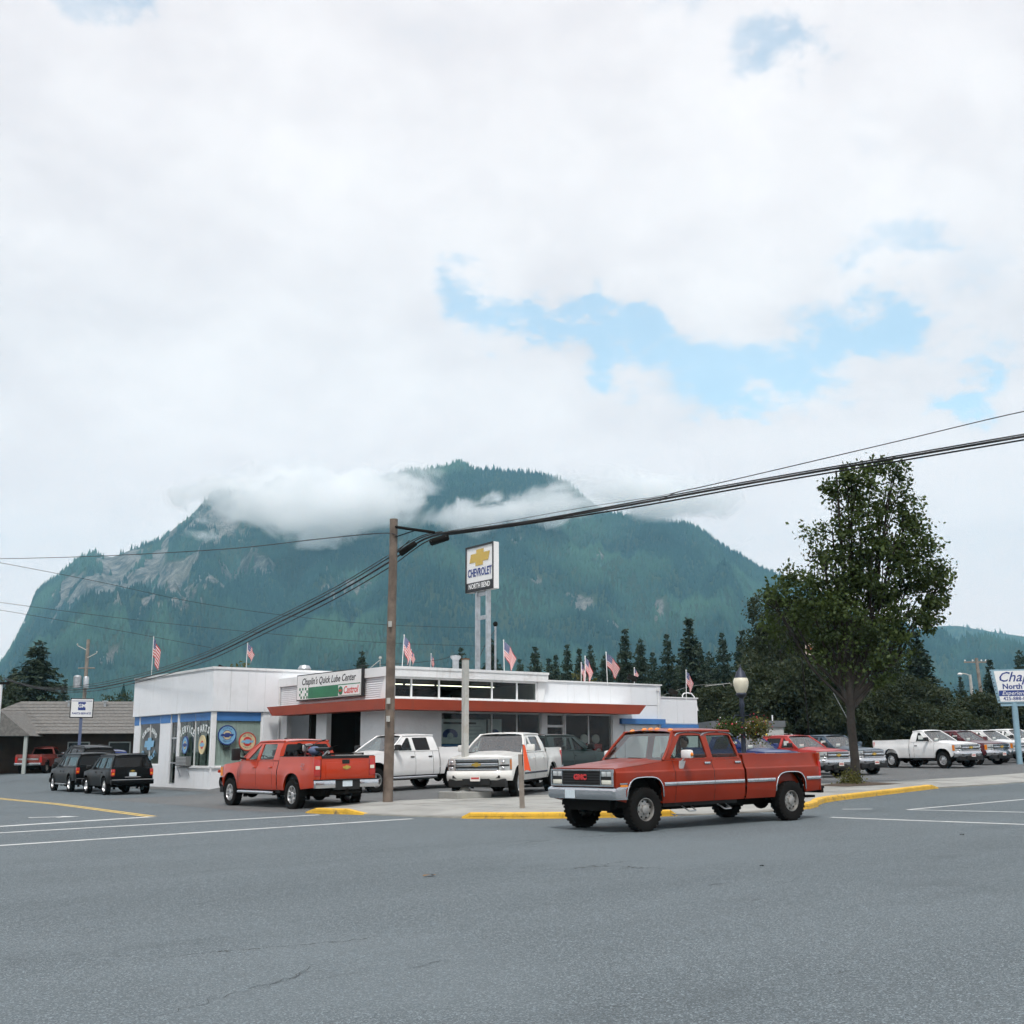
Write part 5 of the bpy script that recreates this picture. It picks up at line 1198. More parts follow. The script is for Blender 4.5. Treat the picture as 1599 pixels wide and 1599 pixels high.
def modern(paint_m, cab, gen='14', hd=False, **kw):
    wb = {'crew': 3.645, 'double': 3.645, 'regular': 3.39, 'hdcrew': 3.90}[cab]
    roof = 1.80 if not hd else 1.86; lift = .0 if not hd else .06
    tail = -wb-(1.22 if cab != 'hdcrew' else 1.17); cabr = {'crew': -3.05, 'double': -2.92, 'regular': -2.12, 'hdcrew': -2.98}[cab]
    belt = 1.27+lift; rail = 1.36+lift*1.1
    sp = {'crew': [-.52, -1.72, -2.74, cabr], 'hdcrew': [-.52, -1.70, -2.70, cabr], 'double': [-.52, -1.78, -2.62, cabr], 'regular': [-.52, -1.82, cabr]}[cab]
    nm = ['door', 'door', 'cab_corner'] if cab != 'regular' else ['door', 'cab_corner']
    ct = -.62; wt = -1.42; br = cabr+.01; rr = cabr+.10
    bpil = sp[1]
    wins = [[(ct-.42, .05), (bpil+.10, .05), (bpil+.13, .88), (wt-.12, .88)]]
    gl = [M_GLASS]
    if cab in ('crew', 'hdcrew'): wins.append([(bpil-.05, .05), (sp[2]+.06, .05), (sp[2]+.12, .84), (sp[2]+.22, .88), (bpil-.02, .88)]); gl.append(M_GLASSD if gen == '14' else M_GLASS)
    elif cab == 'double': wins.append([(bpil-.05, .05), (sp[2]+.08, .05), (sp[2]+.12, .88), (bpil-.02, .88)]); gl.append(M_GLASSD)
    w = 1.015
    S = dict(paint=paint_m, wb=wb, nose=.93, nose_side=.66, nose_n=3.2, nose_z=(.72+lift, 1.15+lift), nose_lean=.02, grille_z0=.80+lift, bump_z=(.52+lift, .78+lift),
             hood_z=(1.15, 1.27), hood_crown=.055, hood_bulge=.018, cowl=ct, ws_top=wt, cab_rear=cabr, belt_rear=br, roof_rear=rr, belt_z=belt, roof_z=roof, roof_crown=.035, y_belt=.93, y_roof=.70,
             splits=sp, split_names=nm, handle_z=belt-.19, tail=tail, bed_front=cabr-.035, rail_z=rail, half=w, arch_x=(0, -wb), arch_r=.50, arch_z0=.40, arch_z1=.93+lift, arch_n=2.5, flare=.018,
             tyre_r=.40 if hd else .395, rim_r=.235, tyre_w=.26, rim='alloy5', rim_m=M_ALU, windows=wins, glass=gl, rear_glass=M_GLASSD, seats=[-1.55] + ([-2.45] if cab != 'regular' else []),
             bottom=[(tail, .55+lift), (-wb-.5, .50+lift), (-wb+.5, .46+lift), (-.5, .46+lift), (.5, .50+lift), (.66, .60+lift), (1, .6+lift)],
             top=[(-6, belt-.02), (ct, belt-.015), (ct+.15, belt-.03), (0, 1.20+lift), (.5, 1.165+lift), (.66, 1.14+lift), (1, 1.13+lift)],
             bed_top=[(-8, rail), (8, rail)], levels=[.56+lift, .64+lift, .74+lift, .86+lift, .97+lift, 1.05+lift, 1.12+lift, 1.20+lift],
             prof=[(.40, .93), (.5, .965), (.62, .995), (.74, 1.0), (.9, 1.005), (1.05, 1.0), (1.13, .985), (1.22, .955), (1.3, .94), (1.45, .93)],
             plan=[(tail, .03), (tail+.25, .0), (0, 0), (.45, .02), (.66, .06)], extra=modern_extra, smooth=30, badge=True, rear_glass_m=None, hd=hd, face=gen, tailgate_press=False, rain=False)
    S.update(kw); return S
# ------------------------------------------------------------------ old square pickup
M_DKRED = None
def square_extra(root, S, B):
    n, w, tail = S['nose'], S['half'], S['tail']; hero = S.get('hero')
    z0, z1 = .845, 1.165
    # grille surround and lamp pods
    b = MB(); yy = .925
    b.plate([(-yy, z0), (yy, z0), (yy, z1), (-yy, z1)], [[(-yy+.03, z0+.025), (yy-.03, z0+.025), (yy-.03, z1-.025), (-yy+.03, z1-.025)]], lambda u, v, d: Vector((n+d, u, v)), -.01, .03)
    gs = b.build('grille_surround', M_CHR, root)
    b = MB(); b.box(n-.02, n+.008, -.895, .895, z0+.02, z1-.02); gr = b.build('grille', M_BLK, root)
    for k in range(5): z = lerp(z0+.06, z1-.06, k/4); b = MB(); b.box(n+.006, n+.016, -.52, .52, z-.006, z+.006); b.build('grille_bar', M_UND, gr)
    for sd_ in (1, -1):
        y0 = sd_*.735
        b = MB(); b.plate([(y0-.165, z0+.02), (y0+.165, z0+.02), (y0+.165, z1-.02), (y0-.165, z1-.02)], [[(y0-.15, z0+.035), (y0+.15, z0+.035), (y0+.15, z1-.035), (y0-.15, z1-.035)]], lambda u, v, d: Vector((n+d, u, v)), .0, .024); pod = b.build('lamp_bezel', M_CHR, root)
        for k in (-1, 1): b = MB(); b.box(n+.004, n+.022, y0+k*.072-.062, y0+k*.072+.062, 1.03, 1.125, bev=.008); b.build('headlamp', M_LAMP, pod, smooth=40)
        b = MB(); b.box(n+.004, n+.022, y0-.135, y0+.135, .885, .965, bev=.008); b.build('parking_lamp', M_WLENS, pod, smooth=40)
        # fender marker, arch trim, side trim
        yf = B.y(.45, .86)
        b = MB(); b.box(.47, .64, sd_*yf-.012, sd_*yf+.012, .835, .875); b.build('side_marker', M_AMB, root)
        for xc in (0, -S['wb']):
            pts = []
            for k in range(25):
                a = math.pi*k/24; dx = S['arch_r']*math.copysign(abs(math.cos(a))**(.55), math.cos(a)); x = xc+dx*.999
                zz = B.zb(min(max(x, xc-S['arch_r']+.002), xc+S['arch_r']-.002)); pts.append((x, sd_*(B.y(x, max(zz, .5))+.004), max(zz, .56)))
            b = MB(); b.tube(pts, .016, 6); b.build('arch_trim', M_CHR if hero else S['paint'], root, smooth=60)
        segs = [(-.49, -.81), (-.82, -1.87), (-1.88, -2.74), (-2.82, -3.68), (-4.67, tail+.02)] if hero else []
        for x0, x1 in segs:
            z = .86; y = B.y(-2, z); b = MB(); b.box(x1, x0, sd_*y-.004, sd_*y+.014, z-.034, z+.034, bev=.006); b.build('side_trim', M_CHR, root, smooth=40)
        if hero: b = MB(); b.box(.47, .66, sd_*yf-.004, sd_*yf+.012, .885, .91); b.build('side_trim', M_CHR, root)
        # chrome drip rails above the windows
        if hero:
            for wn in S['windows']:
                xa, xb = wn[0][0], wn[1][0]; xt0, xt1 = wn[3][0], wn[2][0]
                pts = [(lerp(xt0+.15, xt1-.11, k/14), sd_*(.762-.028*math.sin(math.pi*k/14)**.5), 1.765+.085*math.sin(math.pi*k/14)**.45) for k in range(15)]
                b = MB(); b.tube(pts, .012, 5); b.build('drip_rail', M_CHR, root, smooth=60)
        # mirrors
        x = -1.0; y = B.y(x, 1.3); mm = M_WHT if hero else M_CHR
        b = MB(); b.box(x-.06, x+.07, sd_*(y+.22)-.12, sd_*(y+.22)+.12, 1.335, 1.50, bev=.045); mr = b.build('mirror', mm, root, smooth=45)
        b = MB(); b.prism([(x-.05, 1.12), (x+.05, 1.12), (x+.08, 1.29), (x-.07, 1.29)], lambda u, v, d: Vector((u, sd_*(y+.01+d+(v-1.12)*.35), v)), 0, .03); b.tube([(x, sd_*(y+.06), 1.28), (x, sd_*(y+.15), 1.36)], .016, 6); b.build('mirror_bracket', mm, mr, smooth=40)
        if hero: b = MB(); b.ball((x, sd_*(y+.345), 1.41), (.035, .03, .04), 8, 6); b.build('mirror_marker', M_AMB, mr, smooth=60)
        # side steps: hoops under the doors
        if hero:
            for xs in (-1.25, -2.25):
                b = MB(); yo = w-.05
                b.tube([(xs+.13, sd_*(yo-.25), .47), (xs+.10, sd_*yo, .34), (xs+.09, sd_*(yo+.02), .33), (xs-.09, sd_*(yo+.02), .33), (xs-.10, sd_*yo, .34), (xs-.13, sd_*(yo-.25), .47)], .014, 6); b.build('step_hoop', M_ALU, root, smooth=60)
    if hero:
        text('GMC', .135, M_REDTXT, gr, (n+.022, -.03, 1.012), (R(90), 0, R(90)), bold=.008, sx=1.25, depth=.006)
        for y in (-.56, -.19, 0, .19, .56):
            b = MB(); zr = S['roof_z']+.055-.08*y*y
            b.ball((S['ws_top']-.10+.03*(1-y*y), y, zr), (.075, .052, .045), 10, 6); b.build('roof_marker_lamp', M_AMB, root, smooth=60)
    # bumpers
    b = MB()
    def bf(u, v):
        uu = u*2-1; k_ = abs(uu); sg = 1 if uu >= 0 else -1; xo = n+.115+interp(v, [(0, -.05), (.2, 0), (.75, .0), (.9, -.03), (1, -.13)])
        if k_ < .8: return (xo-.03*k_**2, sg*k_/.8*(w-.09), lerp(.605, .845, v))
        a = min(1, (k_-.8)/.12)*math.pi/2; back = max(0, k_-.92)/.08*.24
        return (xo-.02-.09*(1-math.cos(a))-back, sg*(w-.09+.09*math.sin(a)), lerp(.605, .845, v))
    b.grid(41, 8, bf); fb = b.build('front_bumper', M_CHR, root, smooth=30)
    for k in (-.6, -.2, .2, .6): b = MB(); b.ball((n+.095, k, .80), (.015, .02, .02), 8, 4); b.build('bumper_bolt', M_CHR, fb, smooth=60)
    plate(root, (n+.122, -.22, .70), (1, 0, 0), M_PLATE)
    if hero:
        b = MB(); b.box(tail-.20, tail+.05, -.9, .9, .62, .67); b.box(tail-.19, tail-.1, -.88, .88, .53, .63); b.box(tail-.30, tail-.05, .30, .55, .42, .47); rb = b.build('rear_step_bumper', M_UND, root)
    else:
        b = MB(); b.box(tail-.14, tail-.03, -w+.02, w-.02, .60, .78, bev=.03); b.build('rear_bumper', M_CHR, root, smooth=40)
        b = MB(); b.box(tail-.045, tail-.03, -.74, .74, .98, 1.10); b.build('tailgate_band', M_ALU, root)
    for sd_ in (1, -1):
        b = MB(); yo = B.y(tail+.03, 1.0)
        b.box(tail-.012, tail+.06, min(sd_*(yo-.16), sd_*(yo+.006)), max(sd_*(yo-.16), sd_*(yo+.006)), .80, 1.20, bev=.01); b.build('tail_lamp', M_REDL, root)
    for mx_ in (1, -1):
        b = MB(); b.tube([(S['cowl']+.13, mx_*.42-.1, S['belt_z']+.0), (S['cowl']+.06, mx_*.36-.34, S['belt_z']+.05)], .013, 5); b.tube([(S['cowl']+.08, mx_*.36-.40, S['belt_z']+.05), (S['cowl']+.09, mx_*.36+.0, S['belt_z']+.04)], .011, 5); b.build('wiper', M_BLK, root)
    b = MB(); b.tube([(.55, -.45, 1.17), (.55, -.45, 1.25)], .012, 5); b.build('hood_aerial', M_BLK, root)
def square(paint_m, cab='crew', **kw):
    wb = 4.178 if cab == 'crew' else 3.34; cr = -2.76 if cab == 'crew' else -1.92; tail = -wb-.99
    sp = [-.80, -1.88, cr] if cab == 'crew' else [-.80, cr]
    wins = [[(-.76, .06), (-1.80, .06), (-1.76, .88), (-1.20, .88)]]
    if cab == 'crew': wins.append([(-1.94, .06), (-2.68, .06), (-2.60, .88), (-1.92, .88)])
    S = dict(paint=paint_m, wb=wb, nose=.74, nose_side=.71, nose_n=10, nose_z=(.62, 1.185), nose_lean=.0, hood_z=(1.18, 1.3), hood_crown=.035, hood_bulge=.022, cowl=-.60, ws_top=-1.06, cab_rear=cr, belt_rear=cr+.02, roof_rear=cr+.14, belt_z=1.305, roof_z=1.85,
             roof_crown=.04, y_belt=.905, y_roof=.715, splits=sp, split_names=['door']*(len(sp)-1), handle_z=1.235, handle_m=M_CHR, tail=tail, bed_front=cr-.05, rail_z=1.37, half=1.0, arch_x=(0, -wb), arch_r=.475, arch_z0=.46, arch_z1=1.005, arch_n=3.6,
             tyre_r=.405, rim_r=.215, tyre_w=.24, rim='steel', rim_m=M_STEEL, windows=wins, glass=[M_GLASS, M_GLASS], rear_glass=M_GLASS, seats=[-1.74, -2.50] if cab == 'crew' else [-1.4], ws_bulge=.10,
             bottom=[(tail, .60), (-wb-.5, .58), (-wb+.48, .50), (-.48, .50), (.48, .55), (.72, .60), (1, .6)],
             top=[(-6, 1.30), (-.60, 1.30), (-.5, 1.285), (0, 1.235), (.6, 1.185), (.71, 1.17), (1, 1.17)], bed_top=[(-8, 1.37), (8, 1.37)], levels=[.62, .72, .84, .96, 1.06, 1.095, 1.125, 1.20, 1.27],
             prof=[(.45, .93), (.56, .965), (.70, .995), (.84, 1.0), (1.06, 1.0), (1.095, .998), (1.125, .972), (1.20, .945), (1.32, .915), (1.4, .91)], plan=[(tail, .02), (tail+.2, 0), (.5, 0), (.71, .035)], extra=square_extra, smooth=20, old=True, ws_glass=None)
    S.update(kw); return S

# ------------------------------------------------------------------ sport utility vehicles
def suv_extra(root, S, B):
    n, w, tail = S['nose'], S['half'], S['tail']; P = S['paint']; bz = S['belt_z']
    def tf(u, v):
        uu = u*2-1; z = lerp(.55, bz, v); return (tail-.05*(1-abs(uu)**3)*(1-.3*v)-.02*math.sin(math.pi*v), uu*(B.y(tail, z)-.002), z)
    b = MB(); b.grid(13, 6, tf); lg = b.build('liftgate', P, root, smooth=50)
    b = MB(); b.box(tail-.13, tail+.1, -w+.04, w-.04, .42, .62, bev=.05); b.build('rear_bumper', S.get('rb_m', P), root, smooth=40)
    b = MB(); b.box(tail-.135, tail-.02, -w+.08, w-.08, .605, .635); b.build('bumper_step', S.get('step_m', M_BLK), root)
    for sd_ in (1, -1):
        b = MB(); yo = B.y(tail+.03, .85)+.008; b.box(tail-.035, tail+.10, min(sd_*(yo-.15), sd_*yo), max(sd_*(yo-.15), sd_*yo), bz-.30, bz-.02, bev=.02); tl = b.build('tail_lamp', M_REDL, root, smooth=40)
        b = MB(); b.box(tail-.04, tail+.0, min(sd_*(yo-.12), sd_*(yo-.02)), max(sd_*(yo-.12), sd_*(yo-.02)), bz-.24, bz-.17); b.build('turn_lamp', M_AMB, tl)
        b = MB(); x = S['cowl']-.2; y = B.y(x, bz); b.box(x-.03, x+.09, sd_*(y+.12)-.1, sd_*(y+.12)+.1, bz, bz+.15, bev=.04); b.build('mirror', M_BLK, root, smooth=40)
        if S.get('rack'): b = MB(); b.tube([(S['ws_top']-.2, sd_*(S['y_roof']-.05), S['roof_z']+.08), (S['roof_rear']+.25, sd_*(S['y_roof']-.05), S['roof_z']+.08)], .018, 6); b.build('roof_rack', M_BLK, root)
        if S.get('step'): b = MB(); b.tube([(-.55, sd_*(w-.02), .36), (-S['wb']+.55, sd_*(w-.02), .36)], .035, 6); b.build('side_step', M_ALU, root, smooth=60)
    plate(lg, (tail-.078, 0, bz-.24), (-1, 0, 0), M_PLATE)
    b = MB(); b.box(tail-.082, tail-.04, -.32, .32, bz-.36, bz-.33); b.build('gate_trim', S.get('step_m', M_BLK), lg)
    if S.get('badge'): bowtie(lg, (tail-.078, .02, bz-.10), .20, (-1, 0, 0))
    b = MB(); b.tube([(tail-.02, 0, bz+.03), (tail+.0, -.32, bz+.12)], .012, 5); b.build('rear_wiper', M_BLK, root)
    for sd_ in (1, -1): b = MB(); b.box(n-.12, n+.01, sd_*.62-.16, sd_*.62+.16, .72, .88, bev=.03); b.build('headlamp', M_LAMP, root)
    b = MB(); b.box(n-.05, n+.015, -.42, .42, .66, .88, bev=.02); b.build('grille', M_BLK, root)
    b = MB(); b.box(n-.15, n+.09, -w+.05, w-.05, .38, .62, bev=.06); b.build('front_bumper', P, root, smooth=40)
def suv(paint_m, **kw):
    wb = 2.70; tail = -3.55
    S = dict(paint=paint_m, wb=wb, kind='suv', nose=.85, nose_side=.62, nose_n=3, nose_z=(.5, .95), hood_z=(.95, 1.05), hood_crown=.05, cowl=-.50, ws_top=-1.25, cab_rear=tail, belt_rear=tail+.02, roof_rear=tail+.28, belt_z=1.07, roof_z=1.60, roof_crown=.04,
             y_belt=.86, y_roof=.66, splits=[-.48, -1.52, -2.42, tail], split_names=['door', 'door', 'rear_quarter'], handle_z=.93, tail=tail, half=.92, arch_x=(0, -wb), arch_r=.43, arch_z0=.34, arch_z1=.80, arch_n=2.3, flare=.02, tyre_r=.355, rim_r=.225, tyre_w=.22, rim='alloy5', rim_m=M_ALU,
             windows=[[(-.92, .05), (-1.44, .05), (-1.42, .86), (-1.30, .86)], [(-1.56, .05), (-2.34, .05), (-2.30, .86), (-1.54, .86)], [(-2.46, .05), (-3.30, .05), (-3.05, .86), (-2.42, .86)]], glass=[M_GLASSD]*3, rear_glass=M_GLASSD, seats=[-1.35, -2.2], rear_inset=.10,
             bottom=[(tail, .5), (-wb-.4, .45), (-wb+.4, .36), (-.4, .36), (.4, .42), (.62, .5), (1, .5)], top=[(-6, 1.055), (-.5, 1.055), (-.3, 1.03), (.4, .95), (.62, .92), (1, .92)], levels=[.46, .56, .68, .78, .86, .94, 1.0],
             prof=[(.35, .86), (.5, .895), (.7, .915), (.85, .915), (.95, .90), (1.07, .875)], plan=[(tail, .06), (tail+.3, .01), (tail+.6, 0), (.3, .0), (.62, .06)], extra=suv_extra, on_lot=False, badge=True, rack=True)
    S.update(kw); return S

# ------------------------------------------------------------------ the vehicles in the picture
P_OLD = mat('faded_red_paint', (.245, .022, .005), .30, var=.10, vscale=1.2, coat=.22, spec=.25, dirt=(.12, .04, .025, .35), dscale=1.3)
P_ORG = paint('victory_red_paint', (.46, .036, .006), coat=.8, rough=.3); P_WHT = paint('white_paint', (.76, .76, .75), coat=.7, rough=.3); P_PEARL = paint('pearl_white_paint', (.74, .73, .69), coat=.8, rough=.3)
P_BLU = paint('deep_blue_paint', (.015, .035, .16), .3, coat=.9, rough=.3); P_RED = paint('bright_red_paint', (.45, .025, .018), coat=.8, rough=.3); P_GRY = paint('blue_grey_paint', (.06, .095, .13), .4, coat=.9, rough=.3)
P_MAR = paint('maroon_paint', (.11, .015, .02), .3, coat=.9, rough=.3); P_BLK = mat('black_paint', (.004, .0045, .005), .3, spec=.12); P_GRN = paint('dark_green_paint', (.012, .028, .026), .3, coat=.8, rough=.35); P_SIL = paint('silver_paint', (.42, .43, .44), .5, coat=.8, rough=.3)
GRP_ROW = 'new pickups in the sales row'
gmc = vehicle(square(P_OLD, hero=True, on_lot=False), (15.39, 17.62, None), R(180.2), 'old faded red crew cab pickup with amber roof lamps driving along the road', 'pickup truck')
red_hd = vehicle(modern(P_ORG, 'hdcrew', '07', True, on_lot=False, tow_mirror=True, rocker_bar=True, rim='alloy8', rim_r=.245, bar_m=P_ORG, rail_cap=M_BLK, rail_z=1.43, bed_top=[(-8, 1.43), (8, 1.43)], tailgate_press=True, rear_glass=M_GLASSD, liner=True, tyre_r=.405, glass=[M_GLASS, M_GLASS], handle_m=P_ORG, nose_n=2.5),
                 (15.35, 33.95, None), R(92.4), 'orange-red crew cab pickup seen from behind with a dirt bike in its bed', 'pickup truck')
tgz = 1.43
text('SILVERADO', .075, M_CHR, red_hd, (-3.90-1.17-.036, .42, .755), (R(90), 0, R(-90)), depth=.004, sx=1.25)
b = MB(); b.box(-5.115, -5.03, -.75, .75, tgz-.055, tgz+.02, bev=.015); b.build('tailgate_cap', M_BLK, red_hd, smooth=40)
text('Z71', .13, M_CHR, red_hd, (-3.9-.62, 1.018, 1.20), (R(90), 0, R(180)), depth=.004, shear=.25); text('4x4', .06, M_CHR, red_hd, (-3.9-.62, 1.018, 1.10), (R(90), 0, R(180)), depth=.004)
vehicle(modern(P_PEARL, 'crew', '14', sticker=(), side_trim=M_CHR, mirror_m=P_PEARL, rim='alloy6', plate_m=M_DEALER, bumper_m=P_PEARL), (20.25, 28.75, None), R(216), 'pearl white crew cab pickup facing the corner beside the bare light pole', 'pickup truck')
vehicle(modern(P_WHT, 'double', '14', True, rocker_bar=True, handle_m=M_BLK, mirror_m=M_BLK), (19.9, 36.0, None), R(190), 'white extended cab pickup parked behind the wooden utility pole', 'pickup truck')
grn = vehicle(modern(P_GRN, 'crew', '07', rail_z=1.40, bed_top=[(-8, 1.40), (8, 1.40)]), (29.2, 35.0, None), R(10), 'dark green pickup with a flat bed cover behind the white pickup', 'pickup truck')
b = MB(); b.box(-4.86, -3.06, -.93, .93, 1.405, 1.445, bev=.01); b.build('bed_cover', M_BLK, grn)
ROW = [(P_BLU, 'crew', (38.8, 34.0), -95, False, 'blue pickup in the sales row, its nose behind the old red truck\'s bed'), (P_RED, 'crew', (42.4, 34.2), -95, False, 'bright red pickup in the sales row left of the street tree'),
       (P_GRY, 'crew', (46.0, 35.0), -95, False, 'blue-grey pickup in the sales row behind the street tree trunk'), (P_WHT, 'regular', (54.2, 35.2), -96.5, True, 'white two-door pickup with a long empty bed right of the street tree'),
       (P_MAR, 'crew', (59.3, 36.6), -95, False, 'maroon pickup in the sales row next to the two-door white one'), (P_WHT, 'crew', (63.8, 37.8), -94, False, 'white pickup between the maroon one and the blue sign post'),
       (P_WHT, 'crew', (68.6, 39.0), -94, True, 'white pickup behind the blue sign post at the edge of the picture'), (P_SIL, 'crew', (73.0, 40.0), -94, False, 'silver pickup, last in the sales row')]
for pm, cab_, (p_, q_), hd_, big, lab in ROW:
    st = dict(sticker=(1, -1), mirror_m=M_BLK if pm in (P_RED, P_WHT) else pm, rim='alloy5' if not big else 'steel', rim_m=M_ALU, handle_m=M_BLK if cab_ == 'regular' else pm)
    vehicle(modern(pm, cab_, '14', big, **st), (p_, q_, None), R(hd_), lab, 'pickup truck', GRP_ROW)
wv = vehicle(modern(P_WHT, 'crew', '14', True), (57.0, 47.5, None), R(-93), 'white pickup in the back row seen over the two-door one\'s bed', 'pickup truck', GRP_ROW)
b = MB(); b.box(-4.8, -3.1, -.92, .92, 1.42, 1.90, bev=.08); b.build('bed_canopy', P_WHT, wv, smooth=40)
# left, along the side street
vehicle(suv(P_BLK, step_m=M_ALU), (16.55, 52.6, None), R(88.5), 'black sport utility vehicle parked nose-in beside the white shop wall', 'suv', 'dark vehicles beside the shop', 'sport_utility_vehicle')
cap = vehicle(suv(P_BLK, wb=3.05, tail=-4.1, cab_rear=-4.1, belt_rear=-4.08, roof_rear=-3.98, splits=[-.48, -1.50, -2.05, -4.1], step=True, badge=False, rack=False, step_m=M_ALU,
      windows=[[(-.92, .05), (-1.42, .05), (-1.40, .86), (-1.30, .86)], [(-1.54, .05), (-2.0, .05), (-1.98, .86), (-1.52, .86)], [(-2.35, .1), (-3.85, .1), (-3.80, .80), (-2.35, .80)]], bottom=[(-4.2, .55), (-3.45, .5), (-2.65, .42), (-.4, .42), (.4, .46), (.62, .55), (1, .55)],
      plan=[(-4.1, .05), (-3.8, .0), (.3, .0), (.62, .06)], arch_x=(0, -3.05), arch_z1=.86, tyre_r=.37, belt_z=1.13, top=[(-6, 1.11), (-.5, 1.11), (-.3, 1.08), (.4, 1.0), (.62, .97), (1, .97)], roof_z=1.68, nose_z=(.55, 1.0)),
      (16.75, 58.6, None), R(88.2), 'black compact pickup with a canopy, parked left of the black utility vehicle', 'pickup truck', 'dark vehicles beside the shop')
vehicle(suv(P_BLK, scale=1.12, badge=False), (19.4, 67.5, None), R(92), 'tall dark utility vehicle showing over the roofs of the two black ones', 'suv', 'dark vehicles beside the shop', 'sport_utility_vehicle')
vehicle(suv(P_BLU, scale=.92, badge=False, rack=False), (21.6, 69.0, None), R(80), 'small blue car mostly hidden at the white shop corner', 'car', name='parked_car')
P_OLD2 = mat('dull_red_paint', (.20, .035, .025), .5, var=.15, vscale=1.5, coat=.2, dirt=(.08, .05, .04, .5), dscale=1.2)
vehicle(square(P_OLD2, 'regular', on_lot=False, wb=3.34, scale=.86), (21.7, 80.5, None), R(52), 'old dull red pickup parked by the brown building', 'pickup truck')

# ------------------------------------------------------------------ driver of the old pickup
def skin_body(name, joints, edges, m, parent, sub=2):
    me = bpy.data.meshes.new(name); me.from_pydata([j[0] for j in joints], edges, [])
    o = link(name, me, m, parent); sk = o.modifiers.new('skin', 'SKIN'); sk.use_smooth_shade = True
    for v, j in zip(me.skin_vertices[0].data, joints): v.radius = (j[1], j[2] if len(j) > 2 else j[1])
    me.skin_vertices[0].data[0].use_root = True
    o.modifiers.new('sub', 'SUBSURF').levels = sub; o.modifiers['sub'].render_levels = sub
    return o
M_SKIN = mat('skin', (.46, .27, .19), .6); M_SHIRT = mat('dark_shirt', (.03, .032, .04), .9, var=.2, vscale=12); M_HAIR = mat('dark_hair', (.012, .009, .007), .8)
drv = empty('person', label='driver in a dark shirt with one hand on the wheel of the old red pickup', cat='person')
drv.matrix_world = gmc.matrix_world @ Matrix.Translation((-1.62, .44, .85))
J = [((0, 0, .12), .15, .17), ((.0, 0, .32), .14, .17), ((-.03, 0, .50), .12, .18), ((-.03, 0, .60), .06, .07), ((-.01, 0, .68), .055, .055),
     ((-.03, .19, .52), .065), ((.10, .25, .32), .05), ((.30, .17, .42), .038), ((-.03, -.19, .52), .065), ((.14, -.22, .38), .05), ((.34, -.10, .50), .036),
     ((.30, .10, .10), .08), ((.34, -.10, .10), .08)]
skin_body('body', J, [(0, 1), (1, 2), (2, 3), (3, 4), (2, 5), (5, 6), (6, 7), (2, 8), (8, 9), (9, 10), (0, 11), (0, 12)], M_SHIRT, drv)
b = MB(); b.ball((0, 0, .79), (.092, .075, .115), 16, 12)
for i, (x, y, z) in enumerate(b.v):
    d = Vector((x, y, z-.79))
    if d.x > .03 and abs(d.y) < .02 and -.045 < d.z < .02: b.v[i] = (x+.022, y, z)            # nose
    if d.z < -.07 and d.x > 0: b.v[i] = (x+.012, y*.9, z)                                     # jaw
hd = b.build('head', M_SKIN, drv, smooth=60)
b = MB(); b.ball((-.014, 0, .815), (.098, .083, .108), 16, 10); b.v = [(x if x < .055 or z > .86 else .045, y, max(z, .745 if x < .02 else .835)) for x, y, z in b.v]; b.build('hair', M_HAIR, hd, smooth=60)
for sd_ in (1, -1):
    b = MB(); b.ball((0, sd_*.078, .785), (.018, .012, .03), 8, 6); b.build('ear', M_SKIN, hd, smooth=60)
    b = MB(); b.ball((.083, sd_*.03, .80), (.01, .012, .008), 8, 6); b.build('eye', M_BLK, hd, smooth=60)
b = MB(); b.box(.085, .096, -.022, .022, .735, .742); b.build('mouth', M_SHIRT, hd)
for (hx, hy, hz_) in ((.34, .16, .45), (.38, -.09, .53)):
    js = [((hx, hy, hz_), .028, .036), ((hx+.05, hy, hz_+.02), .026, .034)]; ed = [(0, 1)]
    for k in range(4):
        y = hy-.027+k*.018; ln = (.03, .036, .034, .026)[k]; i0 = len(js)
        js += [((hx+.075, y, hz_+.03), .009), ((hx+.075+ln, y, hz_+.015), .008), ((hx+.07+ln, y, hz_-.015), .0075)]; ed += [(1, i0), (i0, i0+1), (i0+1, i0+2)]
    i0 = len(js); js += [((hx+.03, hy-.04, hz_+.02), .010), ((hx+.06, hy-.05, hz_-.0), .009)]; ed += [(0, i0), (i0, i0+1)]
    skin_body('hand', js, ed, M_SKIN, drv, 1)

# ------------------------------------------------------------------ dirt bike and ramp in the orange pickup's bed
M_BIKER = mat('bike_red_plastic', (.55, .04, .03), .4); M_BIKEW = mat('bike_white_plastic', (.7, .7, .7), .4); M_BIKEB = mat('bike_blue_cover', (.10, .13, .22), .6)
bike = empty('dirt_bike', label='dark dirt bike with raised handlebars standing in the orange pickup\'s bed', cat='motorcycle')
bike.matrix_world = red_hd.matrix_world @ Matrix.Translation((-3.25, .22, .77)) @ Matrix.Rotation(R(6), 4, 'Z') @ Matrix.Rotation(R(-6), 4, 'X')
for x, r_ in ((0, .31), (-1.28, .29)):
    b = MB(); b.lathe([(r_-.07, -.03), (r_-.02, -.045), (r_, -.02), (r_, .02), (r_-.02, .045), (r_-.07, .03), (r_-.07, -.03)], 24, axis='Y')
    wo = b.build('wheel', M_RUB, bike, smooth=40); wo.location = (x, 0, r_)
    b = MB(); b.lathe([(.0, -.05), (.05, -.05), (.05, .05), (0, .05)], 10, axis='Y')
    for k in range(12): a = math.pi*k/6; b.tube([(0, 0, 0), ((r_-.06)*math.cos(a), 0, (r_-.06)*math.sin(a))], .004, 4)
    b.build('hub', M_ALU, wo)
b = MB()
for sy in (-.08, .08): b.tube([(0, sy, .31), (-.32, sy, 1.0)], .025, 7)
b.build('fork', M_ALU, bike, smooth=60)
